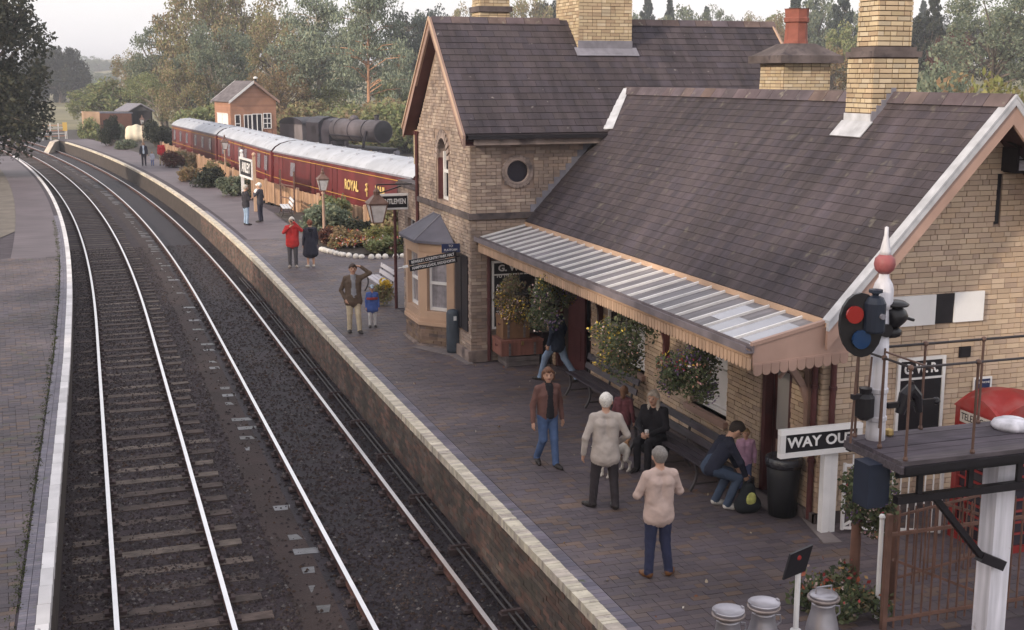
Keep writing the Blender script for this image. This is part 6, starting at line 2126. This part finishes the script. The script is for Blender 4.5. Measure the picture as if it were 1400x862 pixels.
OLIVE = [(0.267, 0.226, 0.121), (0.226, 0.217, 0.113), (0.298, 0.242, 0.137), (0.202, 0.202, 0.105), (0.323, 0.242, 0.146), (0.250, 0.250, 0.121), (0.274, 0.194, 0.129)]
l_olive = leafmat("leaves_olive", OLIVE)
l_rust = leafmat("leaves_autumn", [(0.276, 0.207, 0.117), (0.241, 0.179, 0.110), (0.290, 0.200, 0.110), (0.207, 0.186, 0.097), (0.248, 0.159, 0.097)])
l_green = leafmat("leaves_green", [(0.206, 0.239, 0.107), (0.231, 0.256, 0.124), (0.183, 0.216, 0.107), (0.264, 0.264, 0.132), (0.216, 0.198, 0.099)])
l_pine = leafmat("needles_pine", [(0.164, 0.199, 0.146), (0.199, 0.233, 0.173), (0.138, 0.173, 0.138), (0.224, 0.242, 0.181), (0.173, 0.190, 0.130)], .1)
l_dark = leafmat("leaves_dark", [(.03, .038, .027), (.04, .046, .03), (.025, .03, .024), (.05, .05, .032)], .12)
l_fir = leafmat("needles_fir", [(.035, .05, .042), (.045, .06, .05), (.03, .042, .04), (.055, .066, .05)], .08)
l_red = leafmat("leaves_red", [(.12, .045, .035), (.1, .04, .035), (.14, .06, .04), (.08, .035, .03)])
l_yel = leafmat("leaves_yellow_green", [(0.195, 0.195, 0.072), (0.221, 0.208, 0.085), (0.169, 0.176, 0.065), (0.208, 0.176, 0.078)])
l_grey = leafmat("leaves_grey_green", [(0.157, 0.187, 0.134), (0.179, 0.209, 0.150), (0.142, 0.172, 0.127), (0.202, 0.209, 0.142)])
b_bark = M("bark_grey", (.13, .105, .09), nz=(1.5, .3), streak=(4, 4, .5))
b_pine = M("bark_pine_orange", (.36, .2, .125), nz=(.8, .3), streak=(4, 4, .6))
b_pale = M("bark_pale", (.25, .21, .17), nz=(1.5, .3), streak=(4, 4, .5))
PROTO = {}


def treemesh(kind, seed, leaf, n, size):
    """unit tree: height 1, crown half width .5; returns (trunk mesh, crown mesh)"""
    key = (kind, seed, leaf.name)
    if key in PROTO:
        return PROTO[key]
    r = np.random.default_rng(seed)
    g = G()
    if kind == 'broad':
        k = 46
        th = r.random(k) * 6.283
        ph = np.arccos(1 - 1.75 * r.random(k))
        rad = .33 + .17 * r.random(k)
        C = np.stack([rad * np.sin(ph) * np.cos(th), rad * np.sin(ph) * np.sin(th), .55 + .4 * np.cos(ph) * (.8 + .25 * r.random(k))], 1)
        C = np.vstack([C, np.stack([(r.random(14) - .5) * .5, (r.random(14) - .5) * .5, .4 + .4 * r.random(14)], 1)])
        C[:, 2] = np.clip(C[:, 2], .16, .93)
        rc = .07 + .07 * r.random(len(C))
        g.tube([(0, 0, 0), (.01, 0, .15), (0, .01, .35), (.02, 0, .6)], [.035, .026, .02, .01], 8)
        for c in C[::2]:
            z0 = .12 + .35 * r.random()
            m_ = np.array((c[0] * .45, c[1] * .45, z0 + (c[2] - z0) * .6))
            g.tube([(0, 0, z0), m_, c], [.012, .008, .003], 5)
        sq = (1, 1, .75)
    elif kind == 'pine':
        C = []
        for i in range(52):
            z = .38 + .58 * r.random()
            a = r.random() * 6.283
            z = z - .08 * (i % 3 == 0)
            q = (.1 + .4 * r.random()) * (1.15 - .75 * max(0, (z - .55) / .45))
            C.append((q * math.cos(a), q * math.sin(a), z + .02 * r.normal()))
        for i in range(26):
            a = r.random() * 6.283
            q = .04 + .16 * r.random()
            C.append((q * math.cos(a), q * math.sin(a), .42 + .52 * r.random()))
        C = np.array(C)
        rc = .09 + .07 * r.random(len(C))
        g.tube([(0, 0, 0), (.008, 0, .3), (-.006, .005, .6), (.012, 0, .82), (.0, 0, .97)], [.022, .018, .014, .009, .003], 8)
        for c in C:
            g.tube([(0, 0, c[2] - .04 - .05 * r.random()), (c[0] * .5, c[1] * .5, c[2] - .01), c], [.004, .003, .0015], 5)
        sq = (1, 1, .42)
    elif kind == 'fir':
        C = []
        for i in range(70):
            z = .08 + .9 * (i / 70)
            a = i * 2.4 + r.random()
            q = (1 - z) * .46 * (.35 + .75 * r.random()) + .01
            C.append((q * math.cos(a), q * math.sin(a), z))
        C = np.array(C)
        rc = .035 + .09 * (1 - C[:, 2])
        g.tube([(0, 0, 0), (0, 0, .97)], [.018, .002], 7)
        for c in C[::2]:
            g.tube([(0, 0, c[2] + .03), c], [.005, .002], 4)
        sq = (1, 1, .55)
    else:                                               # bush
        k = 30
        th = r.random(k) * 6.283
        q = .42 * np.sqrt(r.random(k))
        C = np.stack([q * np.cos(th), q * np.sin(th), .12 + .62 * r.random(k) * (1 - q * q * 2.2)], 1)
        rc = .13 + .1 * r.random(k)
        for c in C[::3]:
            g.tube([(c[0] * .2, c[1] * .2, 0), c], [.015, .006], 4)
        sq = (1, 1, 1)
    st0 = globals()['rng']
    tm = mesh("trunk", np.vstack(g.v), g.f, b_bark)
    cm = leafmesh("crown", C, rc, n, size, leaf, sq, droop=.0 if kind != 'fir' else .6)
    PROTO[key] = (tm, cm)
    return PROTO[key]


def tree(name, label, kind, loc, h, wd, leaf, seed=1, n=5200, size=.02, bark=None, group=None, cat="tree", rz=None):
    tm, cm = treemesh(kind, seed, leaf, n, size)
    t = thing(name, label, cat, loc, group)
    t.rotation_euler = (0, 0, random.random() * 6.28 if rz is None else rz)
    for nm, me in (("trunk" if cat == "tree" else "stems", tm), ("crown" if cat == "tree" else "foliage", cm)):
        o = link(nm, me, t)
        o.scale = (wd, wd, h)
        if bark and nm in ("trunk", "stems"):
            o.material_slots[0].link = 'OBJECT'
            o.material_slots[0].material = bark
    return t


def tree_at(name, label, kind, px, py, d, wpx, leaf, z0=-1.2, **k):
    p = pos(px, d)
    h = (top(py, d) - z0) * (1.2 if kind == 'bush' else 1.0)
    return tree(name, label, kind, (p[0], p[1], z0), h, wpx * d / 1715, leaf, **k)


GW = "mixed trees beyond the siding"
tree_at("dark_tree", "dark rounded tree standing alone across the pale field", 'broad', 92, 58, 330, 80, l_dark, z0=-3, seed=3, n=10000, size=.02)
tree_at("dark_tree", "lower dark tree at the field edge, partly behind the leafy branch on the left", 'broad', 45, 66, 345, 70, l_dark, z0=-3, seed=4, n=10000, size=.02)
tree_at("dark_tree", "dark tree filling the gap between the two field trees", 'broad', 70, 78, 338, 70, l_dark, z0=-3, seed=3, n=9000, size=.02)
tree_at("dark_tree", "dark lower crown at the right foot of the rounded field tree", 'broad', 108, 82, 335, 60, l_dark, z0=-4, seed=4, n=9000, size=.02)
tree_at("hedge_tree", "light olive bushy tree beside the pale field above the huts", 'broad', 162, 104, 178, 112, l_green, seed=5, n=6000, size=.022)
tree_at("hedge_tree", "small round light green tree just right of the crossing gate", 'broad', 128, 118, 185, 55, l_green, seed=6)
for i, (px, py, d, wpx, lf, sd, lab) in enumerate([
        (200, 66, 200, 90, l_olive, 5, "leftmost olive tree of the wood, against the sky"),
        (232, 30, 190, 100, l_grey, 6, "russet topped tree second from the left in the wood"),
        (280, -28, 185, 130, l_olive, 7, "tall olive tree rising above the cabin on its left side"),
        (225, 92, 165, 100, l_green, 8, "light green lower tree over the dark open shed"),
        (262, 78, 158, 90, l_olive, 6, "olive tree behind the far coach roof"),
        (340, -32, 190, 150, l_olive, 5, "broad russet tree directly above the cabin roof"),
        (305, 30, 160, 120, l_grey, 7, "lower olive tree behind the left side of the cabin"),
        (392, 10, 172, 110, l_olive, 8, "thin crowned olive tree right of the cabin"),
        (385, 82, 148, 90, l_rust, 8, "low russet tree behind the tender"),
        (445, 96, 150, 80, l_green, 7, "low green tree between the pines behind the boiler"),
        (545, 100, 150, 70, l_green, 5, "low green tree between the pine trunk and the house gable")]):
    tree_at("woodland_tree", lab, 'broad', px, py, d, wpx, lf, seed=sd, n=11000, size=.0125, group=GW, bark=b_pale if i % 3 == 0 else None)
tree_at("scots_pine", "tall pine with a bare orange trunk behind the smokebox", 'pine', 507, -24, 140, 120, l_pine, seed=21, n=11000, size=.012, bark=b_pine)
tree_at("scots_pine", "blue green pine with a pale thin trunk above the locomotive cab", 'pine', 440, -6, 150, 130, l_pine, seed=22, n=11000, size=.012, bark=b_pale)
tree_at("scots_pine", "dense blue green pine between the two pale trunks", 'pine', 474, 36, 165, 110, l_pine, seed=23, n=11000, size=.012, bark=b_bark)
tree_at("scots_pine", "dark pine half hidden behind the house gable", 'pine', 560, 18, 185, 110, l_fir, seed=24, n=11000, size=.012, bark=b_bark)
tree_at("scots_pine", "pine with a leaning orange trunk just left of the house gable", 'pine', 549, 60, 150, 60, l_pine, seed=25, n=7000, size=.012, bark=b_pine)
for px, py, d, wpx, lf, sd, kd, lab in [
        (592, 10, 260, 60, l_fir, 26, 'broad', "dark tree crown peeping over the gable apex"),
        (635, 9, 240, 60, l_olive, 6, 'broad', "olive crown showing over the house ridge left of the small stack"),
        (722, -8, 230, 80, l_olive, 7, 'broad', "olive crown over the ridge between the two house chimneys"),
        (752, -4, 250, 50, l_dark, 3, 'broad', "dark crown touching the left side of the tall house chimney"),
        (880, -10, 260, 46, l_fir, 31, 'fir', "blue green fir immediately right of the tall house chimney"),
        (910, 2, 270, 50, l_fir, 32, 'fir', "second fir right of the tall house chimney"),
        (925, 8, 240, 70, l_grey, 5, 'broad', "rounded grey green crown over the house ridge"),
        (968, 12, 240, 60, l_grey, 6, 'broad', "rounded crown over the middle of the right house ridge"),
        (1015, 20, 240, 50, l_olive, 7, 'broad', "small olive crown near the right end of the house ridge"),
        (1062, 18, 200, 60, l_rust, 8, 'broad', "russet tree left of the clay chimney pot"),
        (1078, -20, 230, 50, l_fir, 31, 'fir', "tall fir behind the clay chimney pot"),
        (1105, -10, 230, 70, l_grey, 32, 'broad', "pale grey green tree behind the clay pot"),
        (1140, -30, 215, 60, l_fir, 33, 'fir', "tallest dark fir between the two stacks"),
        (1150, 30, 190, 60, l_green, 5, 'broad', "green tree just left of the near ridge chimney"),
        (1128, 62, 150, 60, l_rust, 6, 'broad', "low russet tree right of the capped stack"),
        (1262, -14, 190, 60, l_dark, 33, 'fir', "dark fir just right of the near ridge chimney"),
        (1258, 22, 180, 70, l_dark, 4, 'broad', "dark broad tree beside the near ridge chimney"),
        (1290, 34, 170, 50, l_red, 5, 'broad', "dark red leaved tree between the dark fir and the big green tree"),
        (1345, -22, 140, 150, l_grey, 7, 'broad', "large spreading grey green tree at the upper right"),
        (1398, 26, 160, 80, l_dark, 3, 'broad', "dark tree at the right edge behind the big grey green tree"),
        (1306, 40, 175, 70, l_dark, 31, 'broad', "dark tree behind the red leaved one")]:
    p = pos(px, d)
    tree_at("background_tree", lab, kd, px, py, d, wpx * 1.15, lf, z0=float(hz(p[0], p[1])), seed=sd, n=5500, size=.02, group="trees on the bank behind the station")
for i, px in enumerate(range(575, 1440, 48)):
    d = 265 + 25 * (i % 3)
    p = pos(px, d)
    tree_at("rear_tree", '%s crown from the %s in the back row of trees over the roofs' % (['leftmost', 'second', 'third', 'fourth', 'fifth', 'sixth', 'seventh', 'eighth', 'ninth', 'tenth'][min(i, 17 - i) if min(i, 17 - i) or i == 0 else 0] if i != 17 else 'outermost', 'left' if i < 9 else 'right'), ('broad', 'broad', 'fir')[i % 3], px, (16, 24, 4, 20, 12, 8)[i % 6] + (8 if 930 < px < 1060 else 0), d, 74 if i % 3 < 2 else 50, (l_grey, l_olive, l_fir, l_dark, l_green, l_fir)[i % 6], z0=float(hz(p[0], p[1])), seed=(5, 6, 31)[i % 3] if i % 3 < 2 else 33, n=5500, size=.02, group="back row of trees on the bank")
for px, py, d, wpx, lf, lab in [(1285, 88, 70, 90, l_rust, "brownish thicket over the ridge right of the near chimney"), (1340, 96, 60, 80, l_yel, "yellow green hedge bush above the ridge tiles"),
                                (1390, 88, 55, 80, l_yel, "bright yellow green hedge bush at the right edge over the gable top"), (1240, 92, 75, 60, l_grey, "grey green bush directly behind the near chimney"), (1265, 78, 90, 60, l_grey, "rounded grey green bush above the brownish thicket")]:
    tree_at("hedge_bush", lab, 'bush', px, py, d, wpx * 2.0, lf, seed=41 + px % 3, n=8000, size=.022, cat="bush", group="bushes behind the station roof")
# distant wood on the ridge
for px, py, d, wpx, lf, lab in [(430, 128, 136, 70, l_olive, "low thicket behind the locomotive cab"), (470, 134, 134, 60, l_green, "low green thicket behind the boiler"), (512, 128, 131, 90, l_olive, "low thicket behind the smokebox"), (551, 132, 128, 80, l_green, "low thicket left of the house gable"), (398, 140, 140, 60, l_rust, "russet thicket right of the timber cabin"), (285, 135, 140, 70, l_green, "thicket left of the timber cabin")]:
    tree_at("thicket", lab, 'bush', px, py, d, wpx * 1.3, lf, seed=45 + px % 3, n=4500, size=.035, cat="bush", group="thickets behind the siding")
for qi, (px, py, d, wpx) in enumerate([(20, 80, 900, 60), (60, 84, 900, 60), (112, 84, 860, 40), (128, 76, 900, 40), (147, 80, 880, 40), (165, 84, 900, 45), (135, 96, 640, 50), (158, 98, 600, 50), (118, 104, 560, 50), (146, 108, 480, 50), (100, 100, 620, 50), (70, 104, 600, 60)]):
    p = pos(px, d)
    tree_at("ridge_tree", ["leftmost", "second", "third", "fourth", "fifth", "sixth"][qi % 6] + (" far bluish tree on the hill crest" if qi < 6 else " tree of the lower row on the far hillside"), 'broad', px, py, d, wpx, l_grey, z0=float(hz(p[0], p[1])) - 3, seed=5, n=5000, size=.02, group="far trees on the hill crest")
# big dark tree hanging over the left platform
kk = 120
th = rng.random(kk) * 6.283
ph = np.arccos(1 - 1.9 * rng.random(kk))
rd = 3.0 + 2.1 * rng.random(kk)
C = np.stack([rd * np.sin(ph) * np.cos(th), rd * np.sin(ph) * np.sin(th), 7.2 + 6.6 * np.cos(ph)], 1)
C[:, 2] = np.clip(C[:, 2], 1.0, 13)
p = pos(-24, 82)
t = thing("overhanging_tree", "dark leafy tree hanging over the left platform at the left edge", "tree", (p[0], p[1], -.1))
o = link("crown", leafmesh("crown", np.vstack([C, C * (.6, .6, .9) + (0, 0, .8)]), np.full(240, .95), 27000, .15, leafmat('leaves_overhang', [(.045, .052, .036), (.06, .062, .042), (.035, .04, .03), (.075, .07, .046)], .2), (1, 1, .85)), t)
g = G().tube([(0, 0, 0), (.1, 0, 3), (0, .2, 7), (.2, 0, 11)], [.45, .36, .25, .08], 10)
for c in C[::2]:
    g.tube([(0, 0, 2 + random.random() * 4), (c[0] * .5, c[1] * .5, c[2] * .55 + 2.2), c], [.12, .07, .02], 5)
part("trunk", (lambda g_: g_)(G().raw(np.vstack(g.v) + np.array((p[0], p[1], -.1)), g.f)), [b_bark], t)

# tall trees on the bank left of the line, out of the picture, that shade the foreground
for i, (x, y, h, w_) in enumerate([(-21, -24, 18, 12), (-19, -13, 17, 12), (-22, -4, 18.5, 12), (-19, 4, 17, 11), (-21, 12, 18, 11), (-20, 20, 17, 10), (-22, 28, 17.5, 10)]):
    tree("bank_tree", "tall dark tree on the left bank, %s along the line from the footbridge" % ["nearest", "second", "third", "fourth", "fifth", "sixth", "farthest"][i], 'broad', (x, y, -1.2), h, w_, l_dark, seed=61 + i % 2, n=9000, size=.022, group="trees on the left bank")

# clipped bushes and platform shrubs
tree('creeper', 'leafy creeper bush growing against the pale orange wall end', 'bush', (*(pos(127, 146)), -1.0), 3.6, 2.6, l_green, seed=53, n=3000, size=.045, cat='bush')
tree('creeper', 'dark shrub before the doorway of the red brown hut', 'bush', (*(pos(165, 148)), -1.0), 2.4, 2.2, l_grey, seed=54, n=3000, size=.045, cat='bush')
for px, py, ht, wd_, lab in ((157, 197, 3.0, 1.7, "tall dark clipped bush left of the cream tarpaulin"), (218, 199, 2.7, 2.6, "broad dark domed clipped bush behind the red sweatered person")):
    q = pos(px, 0.0)
    d = (6.35 - 0) / ((py - 105) / 1715)
    p = pos(px, d)
    tree("clipped_bush", lab, 'bush', (p[0], p[1], 0), ht * 1.15, wd_ * 1.15, l_dark, seed=51, n=7000, size=.03, cat="bush", group="clipped dark bushes")
SH = [(239, 224, 1.2, 1.7, l_red, "dark red shrub next to the red sweatered person"), (262, 243, 1.0, 1.6, l_rust, "russet shrub at the platform back edge"), (286, 250, 1.3, 1.9, l_dark, "dark green shrub left of the middle lamp post"),
      (318, 262, 1.3, 1.8, l_grey, "grey green shrub at the foot of the name board"), (300, 240, 1.4, 1.6, l_olive, "olive shrub behind the dark green one"), (250, 222, 1.2, 1.5, l_olive, "olive shrub under the furthest coach"), (178, 200, 1.0, 2.0, l_grey, "pale low shrub by the cream tarpaulin"), (272, 226, 1.1, 1.7, l_rust, "brown shrub under the middle coach")]
for px, py, ht, wd_, lf, lab in SH:
    d = 6.35 / ((py - 105) / 1715) * .985
    p = pos(px, d)
    tree("shrub", lab, 'bush', (p[0], p[1], 0), ht * 1.2, wd_, lf, seed=52 + px % 3, n=2600, size=.045, cat="shrub", group="shrubs along the back of the platform")
# flower garden
g = G()
strip(g, lambda y: max(8.3, 10.9 - (y - 43.3) * 1.3), lambda y: max(10.3, 13.0 - (y - 46) * .2), np.arange(43.6, 60, 1.0), .03)
struct("flower_bed_soil", g, [m_earth])
GP = [(8.9, 49.5, 1.5, 1.9, l_grey, "rounded light green bush behind the lamp post"), (9.9, 48.0, 1.0, 1.7, l_dark, "dark low rounded bush in the middle of the garden"), (9.3, 46.6, .8, 1.6, l_rust, "reddish flowering clump behind the white stones"),
      (10.6, 46.0, .9, 1.7, l_yel, "yellow green clump near the low wing"), (8.85, 47.6, .7, 1.2, l_red, "red clump beside the lamp post"), (10.2, 44.6, .7, 1.5, l_green, "green clump beside the white stones"), (11.2, 47.6, 1.6, 1.8, l_olive, "tall olive shrub before the board fence"), (11.3, 44.4, .9, 1.5, l_dark, "dark clump at the foot of the wing wall"), (9.5, 51.5, 1.6, 1.8, l_green, "green bush at the back of the garden under the coach")]
for x, y, ht, wd_, lf, lab in GP:
    tree("garden_bush", lab, 'bush', (x, y, 0), ht * 1.25, wd_, lf, seed=55 + int(x * 10) % 3, n=3000, size=.045, cat="bush", group="bushes in the station garden")
m_flow = M("garden_flowers", pal=[(.42, .09, .06), (.5, .3, .08), (.45, .16, .1), (.6, .5, .5), (.35, .1, .12), (.2, .2, .08), (.24, .22, .1)], var=.2)
pts = np.stack([8.6 + 2.8 * rng.random(500), 44 + 5.5 * rng.random(500), .2 + .35 * rng.random(500)], 1)
pts = pts[pts[:, 0] > 11.1 - (pts[:, 1] - 43.3) * 1.2]
tag(link("garden_flowers", leafmesh("garden_flowers", pts, np.full(len(pts), .12), 2600, .05, m_flow)), kind='stuff')
m_wst = M("whitewashed_stone", (.66, .62, .58), nz=(6, .12), bump=(9, .5))
edge = [(8.1, 46.0), (8.4, 44.7), (8.9, 43.7), (9.4, 43.35), (10.3, 43.25), (11.0, 43.3)]
k = 0
for (a, b) in zip(edge, edge[1:]):
    a, b = np.array(a), np.array(b)
    for i in range(int(np.linalg.norm(b - a) / .24)):
        q = a + (b - a) * i * .24 / np.linalg.norm(b - a)
        o = single("edging_stone", G().ball((q[0] + random.uniform(-.03, .03), q[1] + random.uniform(-.03, .03), .07), .12, 8, sc=(1, 1.1, .7 + .3 * random.random())), [m_wst], "whitewashed stone in the curved edging of the flower garden", "stone", "whitewashed stones edging the garden", True)
t = thing("flower_tub", "yellow flowered plant by the drainpipe of the low wing", "plant", (7.75, 34.2, 0))
link("foliage", leafmesh("foliage", np.array([(0, 0, .3), (.1, .1, .45), (-.1, 0, .4)]), np.array([.3, .22, .22]), 900, .05, l_olive), t)
tag(link("flowers", leafmesh("flowers", np.array([(0, 0, .62), (.1, 0, .6)]), np.array([.17, .13]), 160, .05, M("yellow_petals", (.65, .45, .06), var=.2)), t), kind='stuff')

# hanging baskets
def basket(c, r, fol, flow, label, n=3200, trail=.5, hang=2.62):
    c = np.array(c, float)
    t = thing("hanging_basket", label, "hanging basket", c, "flower baskets hung along the canopy")
    k = 16
    C = rng.normal(size=(k, 3))
    C = C / np.linalg.norm(C, axis=1)[:, None] * np.array((r * .6, r * .75, r * .55))
    C[:, 2] = np.where(C[:, 2] < 0, C[:, 2] * (1 + trail), C[:, 2])
    C[:3] = np.array([(-.12, -.1, -.12), (-.1, .15, -.1), (-.15, 0, .05)])
    rr = np.full(k, r * .45)
    part("bowl", G().lathe([(.0, -.12), (.1, -.1), (.18, .0), (.2, .06), (.17, .06)], c, 16), [m_earth], t, True)
    for a in (0, 2.09, 4.19):
        part("chain", G().tube([c + (.22 * math.cos(a), .22 * math.sin(a), .02), (c[0], c[1], hang)], .008, 4), [m_black], t)
    link("foliage", leafmesh("foliage", C, rr, n, .032, fol), t)
    for nm, pal, cc, q in flow:
        K = C[rng.permutation(k)[:cc]] * 1.12
        tag_ = link("flowers", leafmesh("flowers", K, np.full(cc, r * .42), int(q * 1.5), .024, M("petals_" + nm, pal=pal, var=.15, rough=.6)), t)
        tag(tag_, kind='stuff')
    return t


YE = ("yellow", [(.62, .42, .05), (.7, .52, .1), (.6, .36, .04)])
PU = ("purple", [(.14, .08, .2), (.2, .12, .26), (.1, .06, .14), (.25, .16, .3)])
PK = ("pale", [(.6, .42, .42), (.62, .52, .48), (.5, .3, .32), (.6, .3, .22)])
RD = ("red", [(.42, .035, .045), (.36, .05, .08)])
l_bask = leafmat("leaves_basket", [(0.088, 0.112, 0.056), (0.120, 0.144, 0.072), (0.072, 0.088, 0.056), (0.144, 0.160, 0.088), (0.176, 0.160, 0.096)])
l_bask2 = leafmat("leaves_basket_russet", [(0.180, 0.143, 0.083), (0.150, 0.128, 0.075), (0.195, 0.128, 0.090), (0.135, 0.135, 0.068)])
basket((8.25, 23.85, 1.98), .55, l_bask2, [(*YE, 10, 420), (*PK, 5, 160)], "yellow flowered basket furthest along the canopy, in front of the tall poster")
basket((8.25, 22.1, 2.12), .56, l_bask, [(*YE, 3, 130), (*PU, 7, 300), (*PK, 3, 70)], "basket trailing purple below green, in front of the maroon doorway", trail=.55)
basket((8.25, 18.5, 2.12), .6, l_bask, [(*YE, 8, 260), (*PK, 4, 110)], "bushy green basket with yellow and pale flowers over the bench end")
basket((8.25, 16.2, 2.12), .5, l_bask, [(*PU, 7, 300), (*RD, 3, 60), (*YE, 2, 40), (*PK, 3, 70)], "purple trailing basket with red flowers nearest the canopy end", trail=.5)
basket((8.95, 12.55, 1.32), .42, l_bask, [(*PU, 5, 160), (*PK, 5, 120), (*RD, 2, 20)], "flower basket on the brown column under the signal platform", trail=.7, hang=1.55)
t = thing("flower_bed", "low bed of mixed flowers beside the churns at the bottom edge", "flower bed", (8.2, 12.0, 0))
Cb = np.stack([7.75 + 1.0 * rng.random(26), 11.7 + 1.1 * rng.random(26), .08 + .2 * rng.random(26)], 1) - np.array((8.2, 12.0, 0))
link("foliage", leafmesh("foliage", Cb, np.full(26, .16), 1900, .04, l_bask), t)
tag(link("flowers", leafmesh("flowers", Cb + (0, 0, .1), np.full(26, .22), 260, .03, M("petals_bed", pal=[(.3, .09, .05), (.26, .04, .04), (.4, .3, .27), (.3, .18, .08), (.1, .1, .05)], var=.15)), t), kind='stuff')

# moss along the left edging
pts = np.stack([np.array([ledge(y) - .4 for y in np.linspace(13, 60, 420)]) + .03 * rng.normal(size=420), np.linspace(13, 60, 420), np.full(420, .0)], 1)
tag(link("moss", leafmesh("moss", pts[rng.random(420) > .25], np.full(420, .085), 7000, .02, leafmat("moss_green", [(.075, .09, .035), (.095, .1, .045), (.06, .068, .034)]), (1, 1.4, .2))), kind='stuff')
# litter leaves and paper on the platform
pts = np.stack([5.9 + 3.5 * rng.random(90), 12.5 + 18 * rng.random(90), np.full(90, .02)], 1)
tag(link("fallen_leaves", leafmesh("fallen_leaves", pts, np.full(90, .01), 90, .03, M("fallen_leaf", pal=[(.3, .2, .1), (.4, .33, .25), (.25, .12, .08), (.5, .45, .4)], var=.2), (1, 1, .1))), kind='stuff')

# ------------------------------------------------------------------ haze
hm = bpy.data.materials.new("haze")
hm.use_nodes = True
hm.node_tree.nodes.clear()
ho_ = hm.node_tree.nodes.new("ShaderNodeOutputMaterial")
pv = hm.node_tree.nodes.new("ShaderNodeVolumePrincipled")
pv.inputs['Color'].default_value = (.86, .87, .95, 1)
pv.inputs['Density'].default_value = .00062
pv.inputs['Anisotropy'].default_value = .2
hm.node_tree.links.new(pv.outputs[0], ho_.inputs['Volume'])
g = G().bb((-2300, -70, -3.5), (2300, 2600, 38))
hzb = link("haze", mesh("haze", np.vstack(g.v), g.f, hm))
tag(hzb, kind='stuff')
